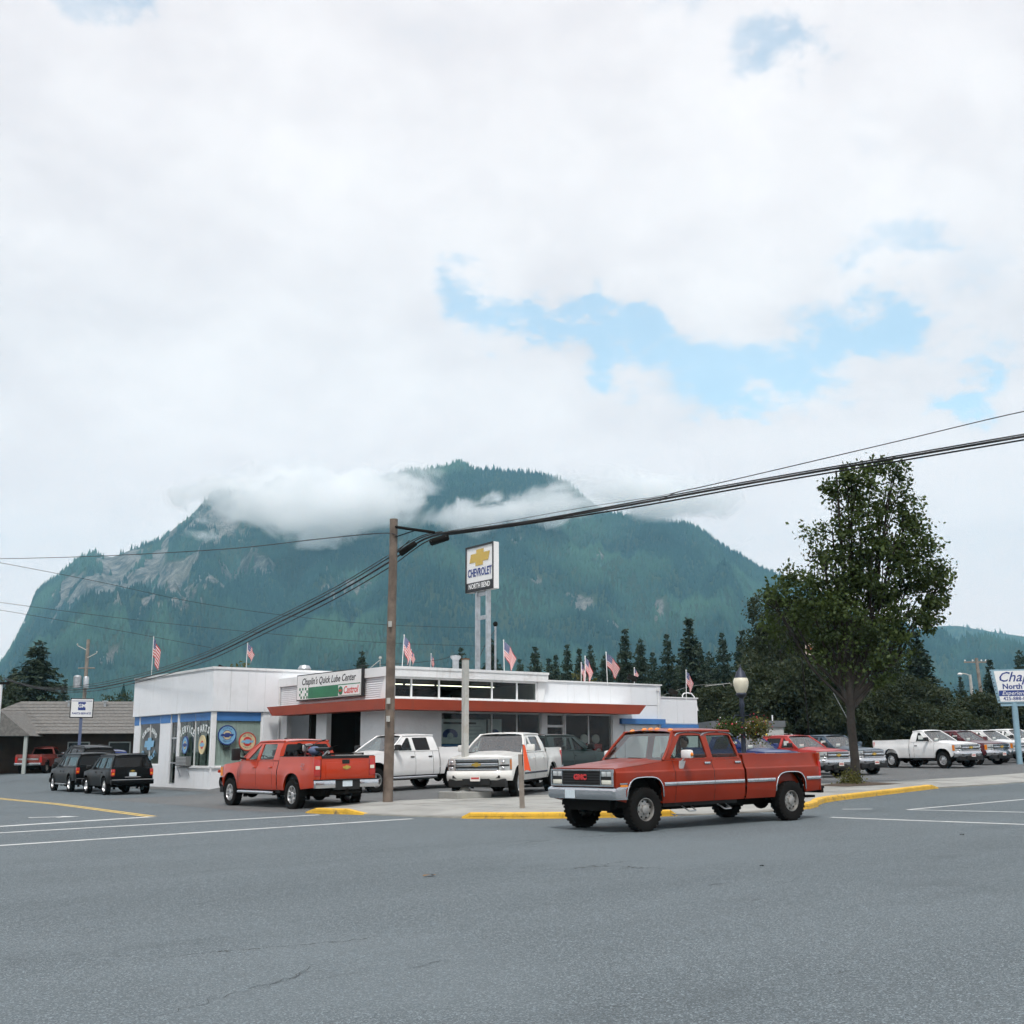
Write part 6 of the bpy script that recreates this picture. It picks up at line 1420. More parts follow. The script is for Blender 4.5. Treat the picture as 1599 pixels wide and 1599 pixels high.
b = MB(); b.tube([(-.33, .10, .93), (-.36, .20, 1.02), (-.42, .40, 1.07)], .014, 6); b.tube([(-.33, -.10, .93), (-.36, -.20, 1.02), (-.42, -.40, 1.07)], .014, 6); b.tube([(-.33, -.12, .95), (-.33, .12, .95)], .016, 6); hb_ = b.build('handlebar', M_BLK, bike, smooth=60)
for sy in (-1, 1): b = MB(); b.tube([(-.41, sy*.36, 1.065), (-.45, sy*.48, 1.075)], .02, 6); b.build('grip', M_RUB, hb_)
b = MB(); b.prism(rounded([(-.11, .82), (.11, .82), (.14, 1.02), (-.14, 1.02)], .05), lambda u, v, d: Vector((-.16+d-(v-.82)*.4, u, v)), 0, .06); hp = b.build('headlamp_shell', M_BIKEW, bike, smooth=40)
b = MB(); b.ball((-.12, 0, .91), (.05, .075, .06), 12, 8); b.build('headlamp', M_LAMP, hp, smooth=60)
b = MB(); b.grid(9, 3, lambda u, v: (.28-.75*u, (v-.5)*.14, .70+.05*math.sin(u*3))); b.build('front_fender', M_BIKER, bike, smooth=60)
b = MB(); b.grid(9, 3, lambda u, v: (-.95-.65*u, (v-.5)*.16, .84+.12*u)); b.build('rear_fender', M_BLK, bike, smooth=60)
b = MB(); b.ball((-.55, 0, .82), (.26, .13, .13), 14, 8); b.build('tank', M_BIKEB, bike, smooth=60)
b = MB(); b.box(-1.32, -.62, -.09, .09, .82, .91, bev=.035); b.build('seat', M_BLK, bike, smooth=40)
b = MB(); b.box(-.85, -.42, -.13, .13, .30, .64, bev=.05); b.build('engine', M_UND, bike)
b = MB(); b.tube([(-.30, 0, .92), (-.42, 0, .30), (-.95, 0, .30), (-1.28, 0, .29)], .03, 7); b.tube([(-.30, 0, .92), (-.95, 0, .78), (-.95, 0, .3)], .025, 7); b.build('frame', M_BIKER, bike, smooth=50)
b = MB(); b.tube([(-.45, .12, .4), (-.8, .15, .5), (-1.4, .14, .80)], [.025, .03, .05], 8); b.build('exhaust', M_ALU, bike, smooth=60)
ramp = empty('loading_ramp', label='folded metal loading ramp lying across the orange pickup\'s bed rails', cat='ramp')
ramp.matrix_world = red_hd.matrix_world @ Matrix.Translation((-4.0, -.55, 1.46))
for sy in (-.16, .16): b = MB(); b.box(-.85, .95, sy-.02, sy+.02, 0, .06); b.build('side_rail', M_UND, ramp)
for k in range(9): b = MB(); x = -.8+k*.21; b.box(x-.02, x+.02, -.139, .139, .01, .04); b.build('rung', M_STEEL, ramp)
# ------------------------------------------------------------------ poles, lamps, wires
M_WOOD = mat('weathered_pole_wood', (.16, .125, .10), .9, var=.3, vscale=3, bump=.5, bscale=18, dirt=(.06, .05, .04, .6), dscale=2); M_WOODP = mat('pale_pole_wood', (.24, .21, .18), .9, var=.25, vscale=2)
M_WIRE = mat('black_cable', (.02, .02, .02), .6); M_POST = mat('grey_painted_steel', (.46, .46, .43), .6, var=.1, vscale=2, dirt=(.25, .17, .10, .55), dscale=2.5)
M_LBLUE = mat('lamp_post_blue', (.028, .036, .058), .5, .3); M_GLOBE = mat('lamp_globe', (.74, .70, .56), .4, var=.06, vscale=8, trans=.15)
def gz(p, q): return walk_z(p, q)+.012 if inside(p, q, WALK) else lot_z(p, q)
# wooden utility pole
up = empty('utility_pole', label='tall weathered wooden utility pole on the street corner', cat='utility pole')
B0 = at(606, 1254, 33.2); T0 = at(615.5, 811, 33.0); zb_ = gz(B0.x, B0.y); B0.z = zb_-.3
b = MB(); ks = [i/10 for i in range(11)]; b.tube([B0.lerp(T0, k)+Vector((.01*math.sin(k*9), .01*math.cos(k*7), 0)) for k in ks], [lerp(.145, .115, k) for k in ks], 14); b.build('pole', M_WOOD, up, smooth=40)
ax = (T0-B0).normalized()
AR0 = at(612, 822.5, 33.0); AR1 = at(679, 832, 32.4)
b = MB(); b.tube([AR0, AR1], .042, 6); b.build('bracket_arm', M_UND, up); b = MB(); b.tube([AR0-Vector((0, 0, .35)), AR0.lerp(AR1, .55)-Vector((0, 0, .02))], .018, 5); b.build('arm_brace', M_UND, up)
for k in (.3, .36, .62): c = B0.lerp(T0, k); b = MB(); b.box(c.x-.17, c.x-.10, c.y-.19, c.y-.10, c.z, c.z+.16); b.build('pole_tag', M_POST, up)
def cable(name, pts, r, label, group=None, n=6, m=None):
    P = []                                                  # smooth through the points
    pts = [Vector(p) for p in pts]
    for i in range(len(pts)-1):
        a, b_, c, d = pts[max(0, i-1)], pts[i], pts[i+1], pts[min(len(pts)-1, i+2)]
        for k in range(8):
            t_ = k/8; P.append(.5*((2*b_)+(c-a)*t_+(2*a-5*b_+4*c-d)*t_*t_+(3*b_-a-3*c+d)*t_**3))
    P.append(pts[-1]); b = MB(); b.tube(P, r, n); return tag(b.build(name, m or M_WIRE, None, smooth=60), label, 'cable', group)
G_B = 'overhead cables on the corner pole'
# the bundle from the right edge to the bracket, then down to the far left
def off(p, dz, dx=0.): return p+Vector((dx, 0, dz))
Rp = [at(1720, 661, 27.5), at(1599, 682, 28), at(1400, 716, 29), at(1200, 750, 30), at(1000, 786, 31), at(850, 812, 31.8), at(745, 827, 32.2), at(690, 834, 32.4)]
Lp = [at(690, 834, 32.4), at(664, 842, 33.2), at(640, 856, 33.8), at(605, 880, 35), at(520, 930, 38), at(420, 980, 43), at(320, 1028, 49), at(220, 1060, 57), at(130, 1077, 66), at(60, 1075, 74), at(8, 1061, 82)]
labs = ['thickest overhead cable from the bracket to the right edge', 'second overhead cable just under the thickest one', 'third overhead cable lashed to the thickest one', 'thin cable lashed over the thick bundle']
for i, (dz, r_, dx) in enumerate(((0, .032, 0), (-.075, .022, .05), (.05, .018, -.03), (.02, .014, .06))):
    cable('overhead_cable', [off(p, dz*(1 if k < 5 else .5), dx) for k, p in enumerate(Rp)], r_, labs[i], G_B)
for i, (dz, r_, dx) in enumerate(((0, .030, 0), (-.14, .018, .05), (.12, .018, -.03), (.24, .014, .02))):
    cable('overhead_cable', [off(p, dz*min(1, .3+k*.25)*(1 if k < 9 else .4), dx) for k, p in enumerate(Lp)], r_, ['thick cable sagging from the bracket across the shop roof', 'lowest cable sagging from the bracket to the left', 'cable just above the thick one sagging to the left', 'uppermost cable sagging from the bracket to the left'][i], G_B)
cable('overhead_cable', [at(1720, 624, 27), at(1599, 643, 27.5), at(1400, 690, 28.6), at(1200, 737, 29.6), at(1100, 760, 30.2), at(1055, 770, 30.4), at(1030, 783, 30.6)], .013, 'thin upper cable that joins the bundle from the right edge', G_B)
cable('overhead_cable', [at(1062, 768, 30.3), at(1020, 777, 30.6), at(990, 781, 30.9), at(900, 795, 31.4), at(800, 813, 32), at(700, 830, 32.5)], .007, 'short thin wire above the bundle ending near the bracket', G_B)
cable('overhead_cable', [at(620, 842, 33), at(604, 833, 33.1), at(500, 842, 36), at(350, 858, 42), at(150, 869, 52), at(0, 873, 60), at(-80, 873, 64)], .015, 'single cable from the pole top to the left edge', G_B)
cable('overhead_cable', [at(640, 844, 33), at(625, 858, 33.1), at(612, 868, 33.3)], .012, 'short slack loop beside the pole top', G_B)
for (pts, lab) in (([at(-40, 872, 62), at(0, 879, 62), at(150, 908, 64), at(300, 940, 67), at(450, 962, 70), at(600, 976, 74), at(742, 981, 78)], 'thin wire crossing the mountain from upper left to the pylon'),
                   ([at(-40, 934, 75), at(0, 941, 75), at(200, 967, 76), at(420, 990, 78), at(600, 1004, 80), at(770, 1010, 82)], 'second thin wire crossing the mountain'), ([at(-40, 948, 75), at(0, 953, 75), at(180, 984, 76), at(330, 1012, 77)], 'third thin wire sloping down to the shop roof'),
                   ([at(560, 1040, 60), at(640, 1036, 60), at(690, 1030, 60), at(712, 1022, 60)], 'sagging wire behind the clerestory roof'), ([at(742, 1045, 63), at(757, 1010, 64), at(773, 985, 66)], 'guy wire rising to the far pole beside the pylon')):
    cable('thin_wire', pts, .016 if 'guy' not in lab else .02, lab, 'thin wires in the distance', 4)
# splice cases
def splice(a, b_, r_, lab):
    o = empty('splice_case', a, label=lab, cat='splice case'); d = (b_-a); o.rotation_euler = d.to_track_quat('Z', 'Y').to_euler(); L = d.length
    b = MB(); b.lathe([(0, 0), (r_*.7, 0), (r_, .04), (r_, L-.04), (r_*.7, L), (0, L)], 12); b.build('case', M_UND, o, smooth=40)
    for k in (.1, .9): b = MB(); b.tube([(0, 0, L*k), (-r_*2.0 if r_ > .1 else r_*1.6, 0, L*k+.02)], .012, 5); b.build('strap', M_WIRE, o)
splice(at(672, 848, 32.5), at(701, 838.5, 32.4), .105, 'black splice case hanging under the cables right of the pole'); splice(at(625, 866, 33.2), at(650, 848, 33.2), .085, 'black splice case on the cables just right of the pole')
# square steel pole, bare, on a concrete footing
lp = empty('light_pole', label='bare square grey steel pole on a concrete footing', cat='pole'); B1 = at(726.5, 1243, 34.6); zb_ = gz(B1.x, B1.y); T1 = at(727.5, 1030.5, 34.6)
lp.location = (B1.x, B1.y, zb_); H = T1.z-zb_
b = MB(); b.box(-.08, .08, -.08, .08, .226, H, bev=.012); b.build('pole', M_POST, lp); b = MB(); b.box(-.6, .6, -.5, .5, -.1, .2, bev=.03); b.build('footing', M_CONC, lp); b = MB(); b.box(-.2, .2, -.2, .2, .2, .225); b.build('base_plate', M_POST, lp)
b = MB(); b.box(-.092, .092, -.092, .092, H, H+.03); b.build('top_cap', mat('rust', (.22, .11, .05), .9), lp)
for sx in (-1, 1):
    for sy in (-1, 1): b = MB(); b.prism([(0, .225), (.1, .225), (0, .34)], lambda u, v, d: Vector((sx*(.08+u), sy*.05+d, v)), -.01, .01); b.build('gusset', M_POST, lp)
# timber post with an orange flag
po = empty('timber_post', label='short grey timber post with an orange pennant by the yellow kerb', cat='post'); B1 = at(816, 1263, 29.0); zb_ = gz(B1.x, B1.y); po.location = (B1.x, B1.y, zb_); po.rotation_euler = (R(1), R(-1.5), -PSI)
b = MB(); b.box(-.062, .062, -.05, .05, -.2, 1.28, bev=.008); b.build('post', M_WOODP, po)
b = MB(); b.grid(7, 7, lambda u, v: (.06+.16*u*(.35+.65*v)+.02*v, -.07-.03*math.sin(u*5+v*2), 1.50-.62*v+.02*math.sin(4*u))); b.build('pennant', mat('orange_cloth', (.85, .12, .04), .7), po, smooth=60); b = MB(); b.tube([(.05, -.06, 1.0), (.055, -.06, 1.52)], .01, 5); b.build('flag_stick', M_UND, po)
# decorative lamp posts
def lamp_post(P, H, label, basket=False, grp=None):
    o = empty('street_lamp', P, label=label, cat='street lamp', group=grp)
    b = MB(); b.lathe([(.20, 0), (.22, .05), (.20, .35), (.13, .45), (.10, .6), (.075, .8), (.065, H-1.25), (.09, H-1.2), (.07, H-1.1), (.06, H-.98), (.12, H-.93), (.17, H-.86), (.14, H-.82)], 14); b.build('post', M_LBLUE, o, smooth=40)
    b = MB(); b.lathe([(.13, H-.83), (.18, H-.74), (.225, H-.60), (.235, H-.48), (.20, H-.38), (.17, H-.36)], 18); b.build('globe', M_GLOBE, o, smooth=60)
    b = MB(); b.lathe([(.19, H-.37), (.17, H-.33), (.12, H-.18), (.06, H-.12), (.05, H-.08), (.02, H-.05), (.025, H-.02), (0, H+.05)], 16); b.build('cap', M_LBLUE, o, smooth=40)
    if basket:
        for s_ in (-1, 1): b = MB(); b.tube([(0, 0, H-1.5), (s_*.3, 0, H-1.48), (s_*.42, 0, H-1.6)], .015, 5); b.build('basket_arm', M_LBLUE, o)
    return o
Pl = at(1162, 1172, 35.2); Pl.z = gz(Pl.x, Pl.y); HL = at(1158, 1040, 35.2).z-Pl.z
lamp_post(Pl, HL, 'blue lamp post with cream globe and flower baskets behind the old pickup', True); 
for px, py, Y, lab in ((1371, 1122, 95, 'distant small lamp post above the white two-door pickup\'s bed'), (1472, 1128, 110, 'distant small lamp post above the maroon pickup')):
    w_ = at(px, py, Y); z0 = base_z(w_.x, w_.y); lamp_post(Vector((w_.x, w_.y, z0)), w_.z-z0, lab, grp='lamp posts far behind the lot')
# simple distant poles
def dpole(name, px, py, Y, r_, label, m, cat='utility pole', lean=0., grp=None):
    T = at(px, py, Y); z0 = base_z(T.x, T.y)-.5; o = empty(name, (T.x, T.y, z0), label=label, cat=cat, group=grp); o.rotation_euler = (0, 0, -PSI); H = T.z-z0
    b = MB(); b.tube([(-lean*H, 0, 0), (0, 0, H)], [r_*1.25, r_], 10); b.build('pole', m, o, smooth=40); return o, H
o, H = dpole('utility_pole', 138.5, 999, 105, .15, 'wooden utility pole with transformers behind the brown building', M_WOODP)
for dx, z_, L in ((-.9, 1.0, 1.0), (.9, 1.7, .9)):
    b = MB(); b.tube([(0, -.1, H-z_), (dx, -.15, H-z_+.45)], .04, 6); b.ball((dx, -.15, H-z_+.55), .08, 8, 5); b.build('insulator_arm', M_POST, o)
b = MB(); b.tube([(-.7, -.1, H-2.6), (.8, -.1, H-2.6)], .06, 6); b.build('cross_arm', M_WOODP, o)
for dx, r_, h_ in ((-.55, .36, 1.0), (.22, .24, .9)): b = MB(); b.lathe([(0, 0), (r_, 0), (r_, h_), (r_*.7, h_+.12), (0, h_+.15)], 14, Matrix.Translation((dx, -.45, H-4.4))); b.build('transformer', M_GALV, o, smooth=40)
o, H = dpole('white_pole', 2, 1068, 62, .10, 'slim white pole at the left edge', M_CAPM, 'pole'); b = MB(); b.box(-.25, .4, -.1, .1, H-.05, H+.08); b.build('lamp_head', M_UND, o)
o, H = dpole('utility_pole', 1525, 1028, 120, .16, 'leaning wooden pole with a crossarm right of the street tree', M_WOODP, lean=-.05); b = MB(); b.box(-1.3, 1.0, -.06, .06, H-.5, H-.35); b.build('cross_arm', M_WOODP, o)
for dx in (-1.2, -.4, .5, .95): b = MB(); b.ball((dx, 0, H-.25), .09, 8, 5); b.build('insulator', M_SIGNW, o)
o, H = dpole('street_light', 1515, 1054, 100, .12, 'curved-arm street light right of the street tree', M_POST, 'street light', lean=-.03); b = MB(); b.tube([(0, 0, H-.1), (-.3, 0, H+.05), (-.7, 0, H+.10)], .05, 6); b.build('arm', M_POST, o); b = MB(); b.ball((-.85, 0, H+.05), (.22, .14, .12), 10, 6); b.build('lamp_head', M_SIGNW, o)
o, H = dpole('utility_pole', 1143, 1066, 95, .10, 'short pole with a braced arm left of the lamp globe', M_WOODP, grp='short poles behind the lamp'); b = MB(); b.tube([(0, 0, H-.05), (-2.2, 0, H-.3)], .03, 5); b.tube([(0, 0, H-1.2), (-.75, 0, H-.15)], .03, 5); b.build('arm', M_POST, o)
o, H = dpole('utility_pole', 1170, 1047, 95, .10, 'short pole just right of the lamp globe', M_WOODP, grp='short poles behind the lamp')
o, H = dpole('utility_pole', 774, 975, 66, .06, 'thin mast beside the pylon sign', M_GALV, 'mast'); b = MB(); b.ball((0, 0, H), (.14, .14, .16), 8, 6); b.build('lamp_head', M_UND, o); b = MB(); b.tube([(-.5, 0, H-3.6), (.6, 0, H-3.6)], .04, 5); b.build('cross_arm', M_POST, o)
for k, (pts) in enumerate(([(1170, 1050), (1300, 1048), (1450, 1062)], [(1145, 1100), (1250, 1092), (1320, 1093)], [(1145, 1110), (1280, 1112), (1320, 1115)], [(1020, 1092), (1080, 1072), (1143, 1068)])):
    cable('thin_wire', [at(a, c, 95) for a, c in pts], .013, ['topmost wire running right from the short poles', 'middle wire in front of the dark trees', 'lowest wire in front of the dark trees', 'wire from the roof to the braced pole'][k], 'thin wires in front of the dark trees', 4, M_POST)
cable('guy_wire', [at(1299, 1077, 60), at(1331, 1136, 62)], .02, 'pale guy wire slanting behind the tree trunk', n=5, m=M_GALV)
# small square sign on a thin post in the tree
o, H = dpole('small_sign', 1252, 1022, 60, .03, 'small orange and white square sign on a thin post before the dark trees', M_UND, 'sign', lean=-.04); b = MB(); b.box(-.2, .2, -.04, -.02, H-.05, H+.55, Matrix.Rotation(.06, 4, 'Y'), bev=.005); b.build('board', mat('faded_white_board', (.65, .55, .48), .6), o); b = MB(); b.box(-.15, .15, -.06, -.04, H+.08, H+.45, Matrix.Rotation(.06, 4, 'Y')); b.build('panel', mat('rust_orange', (.42, .16, .07), .6, var=.3, vscale=3), o)
# ------------------------------------------------------------------ roof fittings
def fitting(name, P, label, cat, build, grp=None):
    o = empty(name, P, -PSI, label, cat, grp); build(o); return o
def mush(o): b = MB(); b.tube([(0, 0, 0), (0, 0, .55)], .13, 10); b.build('pipe', M_GALV, o, smooth=40); b = MB(); b.lathe([(.13, .5), (.3, .52), (.34, .66), (.24, .82), (0, .86)], 14); b.build('cowl', M_GALV, o, smooth=40)
def stack(o): b = MB(); b.tube([(0, 0, 0), (0, 0, 1.0)], .15, 10); b.build('pipe', M_GALV, o, smooth=40); b = MB(); b.lathe([(.15, 1.0), (.25, 1.12), (.25, 1.2), (0, 1.24)], 12); b.build('cap', M_GALV, o, smooth=40)
def flood(o): b = MB(); b.tube([(0, 0, 0), (0, 0, .22)], .03, 6); b.build('stand', M_UND, o); b = MB(); b.box(-.22, .22, -.15, .1, .18, .42, Matrix.Rotation(.4, 4, 'Y'), bev=.03); b.build('housing', M_UND, o)
P = at(476, 1040, 58); fitting('roof_vent', Vector((P.x, P.y, 5.0)), 'mushroom roof vent left of the quick lube sign', 'roof vent', mush); P = at(712, 1048, 54); fitting('flue', Vector((P.x, P.y, 4.75)), 'grey capped flue pipe behind the clerestory roof', 'flue', stack)
for px, py, Y, z_, lab in ((345, 1036, 53, 5.05, 'floodlight on the shop parapet corner'), (984, 1066, 52, 4.5, 'floodlight on the plain block roof between the flags'), (1048, 1085, 55, 4.0, 'floodlight on the low end block roof')):
    P = at(px, py, Y); fitting('floodlight', Vector((P.x, P.y, z_)), lab, 'floodlight', flood, 'roof floodlights')
def cam_mast(o): b = MB(); b.tube([(0, 0, 0), (0, 0, 1.3)], .02, 6); b.tube([(-.9, 0, .5), (0, 0, 1.25)], .02, 5); b.ball((0, 0, 1.35), .08, 8, 6); b.build('mast', M_POST, o)
P = at(594, 1040, 60); fitting('roof_mast', Vector((P.x, P.y, 5.0)), 'thin braced mast on the roof left of the utility pole', 'mast', cam_mast)
# ------------------------------------------------------------------ flags along the roof
m = bpy.data.materials.new('stars_and_stripes'); m.use_nodes = True; t = NT(m.node_tree); bs_ = t.n['Principled BSDF']; bs_.inputs['Roughness'].default_value = .85
uvn = t.new('ShaderNodeUVMap'); u_, v_, _ = t.sep(uvn.outputs[0])
st = t.math('MODULO', t.math('FLOOR', t.math('MULTIPLY', v_, 13)), 2)
colr = t.mix(st, (.52, .012, .02), (.72, .70, .68)); cant = t.math('MULTIPLY', t.math('LESS_THAN', u_, .4), t.math('GREATER_THAN', v_, .4615))
sx_ = t.math('FRACT', t.math('MULTIPLY', u_, 15)); sy_ = t.math('FRACT', t.math('MULTIPLY', v_, 16.7)); star = t.math('LESS_THAN', t.math('ADD', t.math('POWER', t.math('SUBTRACT', sx_, .5), 2.), t.math('POWER', t.math('SUBTRACT', sy_, .5), 2.)), .05)
t.put(bs_.inputs['Base Color'], t.mix(cant, colr, t.mix(star, (.03, .045, .16), (.7, .7, .7)))); M_FLAG = m
def flag(px, ptop, pbase, Y, lean, label, sweep):
    """a limp flag: hoist along the staff, fly end fallen down"""
    T = at(px, ptop, Y); Bp = at(px, pbase, Y); H = (T-Bp).length; o = empty('flag', Bp, -PSI, label, 'flag', 'flags along the roof')
    b = MB(); b.tube([(0, 0, -.2), (lean*H, 0, H)], .016, 6); b.ball((lean*H, 0, H+.02), .03, 8, 5); b.build('staff', M_SIGNW, o)
    nu, nv = 19, 13; hoist = .46*H; vs = []; uv = []; ph = random.uniform(0, 6.28); dr_ = random.uniform(.42, .62)
    for j in range(nv):
        for i in range(nu):
            u, v = i/(nu-1), j/(nv-1); dn = (1-v)*hoist*(1-.12*u)
            a_ = u*2.2; fold = .04*H*math.sin(u*9+v*2.2+ph)*min(1, u*2.5)
            x = sweep*.62*H*(u**.8)*(.62+.38*v)+fold*.5; z = H*.97-dn-dr_*H*u**1.35
            vs.append((lean*z+x, fold, max(z, -.02+.02*u))); uv.append((u, v))
    fs = [(j*nu+i, j*nu+i+1, (j+1)*nu+i+1, (j+1)*nu+i) for j in range(nv-1) for i in range(nu-1)]
    me = bpy.data.meshes.new('cloth'); me.from_pydata(vs, [], fs); ul = me.uv_layers.new()
    for lo in me.loops: ul.data[lo.index].uv = uv[lo.vertex_index]
    me.polygons.foreach_set('use_smooth', [True]*len(fs)); link('cloth', me, M_FLAG, o)
for f_ in ((237, 996, 1055, 60, .0, 'flag at the far left end of the shop roof', .35), (385, 1005, 1040, 56, .02, 'flag on the shop roof near the parapet corner', .55), (628, 993, 1042, 50, .06, 'flag just right of the wooden utility pole', .5), (640, 1016, 1042, 58, .08, 'small flag peeping out behind the one right of the utility pole', .5), (673, 1022, 1046, 62, .02, 'small flag between the utility pole and the grey flue', .4),
           (788, 1001, 1052, 50, -.02, 'flag beside the pylon sign posts', .6), (908, 1036, 1066, 62, .02, 'smaller of the two flags close together on the plain block', .4), (914, 1026, 1065, 52, .02, 'taller of the two flags close together on the plain block', .5), (949, 1020, 1063, 46, -.03, 'largest flag on the plain block, leaning slightly', .75), (991, 1044, 1067, 60, .02, 'flag near the right end of the plain block', .45), (1072, 1048, 1088, 52, .03, 'flag on the low end block', .45)):
    flag(*f_)
# ------------------------------------------------------------------ plants
def leaf_mat(name, c0, c1, tr=.25):
    m = bpy.data.materials.new(name); m.use_nodes = True; t = NT(m.node_tree); b = t.n['Principled BSDF']; o = t.n['Material Output']
    a = t.new('ShaderNodeAttribute', attribute_name='tone').outputs['Fac']; col = t.mix(a, c0, c1)
    t.put(b.inputs['Base Color'], col); b.inputs['Roughness'].default_value = .6; b.inputs['Specular IOR Level'].default_value = .25
    if tr:
        tl = t.new('ShaderNodeBsdfTranslucent'); t.put(tl.inputs[0], t.mix(.5, col, (.10, .14, .02))); mx = t.new('ShaderNodeMixShader'); mx.inputs[0].default_value = tr
        t.l.new(b.outputs[0], mx.inputs[1]); t.l.new(tl.outputs[0], mx.inputs[2]); t.l.new(mx.outputs[0], o.inputs[0])
    return m
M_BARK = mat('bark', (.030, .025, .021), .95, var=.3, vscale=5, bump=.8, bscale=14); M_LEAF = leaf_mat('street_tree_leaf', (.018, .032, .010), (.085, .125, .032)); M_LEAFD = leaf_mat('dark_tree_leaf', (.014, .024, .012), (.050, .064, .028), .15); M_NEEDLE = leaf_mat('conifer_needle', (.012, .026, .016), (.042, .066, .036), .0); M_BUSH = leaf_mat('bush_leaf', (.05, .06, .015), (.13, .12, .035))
def leaves_mesh(name, P, N, size, tone, seed, asp=1.6, fold=.35):
    """one folded leaf (two triangles pairs) per point; P points, N outward direction"""
    rs = np.random.RandomState(seed); n = len(P); sz = size*(.65+.7*rs.rand(n))[:, None]
    d = N*.6+rs.randn(n, 3)*.75; d[:, 2] -= .25; d /= np.linalg.norm(d, axis=1)[:, None]+1e-9
    a = np.cross(d, rs.randn(n, 3)); a /= np.linalg.norm(a, axis=1)[:, None]+1e-9; c = np.cross(d, a)
    V = np.zeros((n, 4, 3)); V[:, 0] = P; V[:, 1] = P+d*sz*.55*asp+a*sz*.5+c*sz*fold*.4; V[:, 2] = P+d*sz*asp; V[:, 3] = P+d*sz*.5*asp-a*sz*.5+c*sz*fold*.4
    F = np.zeros((n, 2, 3), int); o = np.arange(n)*4; F[:, 0] = np.stack([o, o+1, o+2], 1); F[:, 1] = np.stack([o, o+2, o+3], 1)
    me = bpy.data.meshes.new(name); me.vertices.add(n*4); me.vertices.foreach_set('co', V.ravel()); me.loops.add(n*6); me.loops.foreach_set('vertex_index', F.ravel()); me.polygons.add(n*2)
    me.polygons.foreach_set('loop_start', np.arange(n*2)*3); me.polygons.foreach_set('loop_total', np.full(n*2, 3)); me.update()
    at_ = me.attributes.new('tone', 'FLOAT', 'POINT'); at_.data.foreach_set('value', np.repeat(np.clip(tone, 0, 1), 4)); return me
def broad_tree(name, base, H, trunk_r, blobs, nleaf, leaf, m, label, seed, cat='tree', group=None, fork=.3, limbs=True, dk=26, tight=1.3):
    """blobs: (x right, y away, z, rx, ry, rz, weight) in metres from the base, seen from the street"""
    rs = np.random.RandomState(seed); o = empty(name, base, -PSI, label, cat, group); rnd = random.Random(seed)
    b = MB(); fk = H*fork; top = max(bl[2] for bl in blobs)
    b.tube([(0, 0, -.2), (.02, 0, fk*.3), (-.03, .02, fk*.7), (0, 0, fk), (.05, .05, lerp(fk, top, .5)), (0, 0, top)], [trunk_r*1.35, trunk_r*1.05, trunk_r, trunk_r*.9, trunk_r*.5, .03], 10)
    ends = []
    for bl in blobs:
        s0 = rnd.uniform(.75, 1.0)*fk if bl[2] < top*.75 else rnd.uniform(1, 1.5)*fk; c = Vector(bl[:3]); p0 = Vector((0, 0, min(s0, c.z-.3)))
        mid = p0.lerp(c, .5)+Vector((0, 0, -.12*(c-p0).length if limbs else 0))
        b.tube([p0, mid, c], [trunk_r*.42, trunk_r*.28, .025], 7)
        for k in range(5):
            e = c+Vector((rnd.uniform(-1, 1)*bl[3], rnd.uniform(-1, 1)*bl[4], rnd.uniform(-.6, 1)*bl[5]))*.8; b.tube([mid.lerp(c, rnd.uniform(.2, 1)), e], [.03, .010], 5)
    b.build('trunk', M_BARK, o, smooth=50)
    W_ = np.array([bl[6] for bl in blobs]); W_ = W_/W_.sum(); P = []; N = []; T = []
    # twigs: clusters of leaves inside each blob, denser near its skin
    for bl, w in zip(blobs, W_):
        nc = max(5, int(nleaf*w/dk)); u = rs.randn(nc, 3); u /= np.linalg.norm(u, axis=1)[:, None]; r_ = .45+.6*rs.rand(nc, 1)**.8; ctr = np.array(bl[:3])+u*r_*np.array(bl[3:6])*np.array([1, 1, 1.])
        for c, un in zip(ctr, u):
            k = rs.randint(int(dk*.6), int(dk*1.4)); sp = (.13+.13*rs.rand())*tight
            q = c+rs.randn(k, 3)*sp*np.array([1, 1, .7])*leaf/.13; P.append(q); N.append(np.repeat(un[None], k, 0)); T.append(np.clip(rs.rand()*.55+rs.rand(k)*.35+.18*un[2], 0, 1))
    P = np.concatenate(P); N = np.concatenate(N); T = np.concatenate(T)
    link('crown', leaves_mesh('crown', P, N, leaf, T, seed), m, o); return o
# the street tree at the kerb
Bt = at(1337, 1226, 40.6); Bt.z = gz(Bt.x, Bt.y)
def blob(px, py, rpx, rpz, w=1., Y=40.6, dy=0.):
    c = at(px, py, Y); X = (c.x-Bt.x)*math.cos(PSI)-(c.y-Bt.y)*math.sin(PSI); s_ = Y/FPX*1.05; return (X, dy, c.z-Bt.z, rpx*s_, rpx*s_*.9, rpz*s_, w*rpx*rpz)
SB = [blob(1385, 760, 32, 40), blob(1325, 775, 34, 38), blob(1300, 830, 34, 30, .7), blob(1345, 835, 45, 45), blob(1400, 830, 45, 45), blob(1430, 880, 42, 42), blob(1375, 890, 60, 50, 1.1), blob(1455, 920, 30, 34, .8), blob(1310, 900, 45, 40, .9), blob(1260, 920, 42, 34, .9), blob(1222, 938, 34, 20, .7), blob(1290, 960, 55, 40, 1.),
      blob(1350, 960, 55, 50, 1.1), blob(1420, 950, 46, 42, 1), blob(1385, 1000, 40, 30, .8), blob(1300, 1020, 40, 40, .7), blob(1345, 1040, 34, 40, .6), blob(1240, 985, 34, 30, .6, dy=.8), blob(1420, 800, 14, 22, .6), blob(1285, 870, 22, 18, .5), blob(1470, 905, 18, 18, .5), blob(1205, 935, 22, 14, .8), blob(1395, 735, 20, 22, .8), blob(1330, 740, 22, 20, .8), blob(1310, 1055, 30, 28, .5), blob(1372, 1035, 28, 24, .5)]
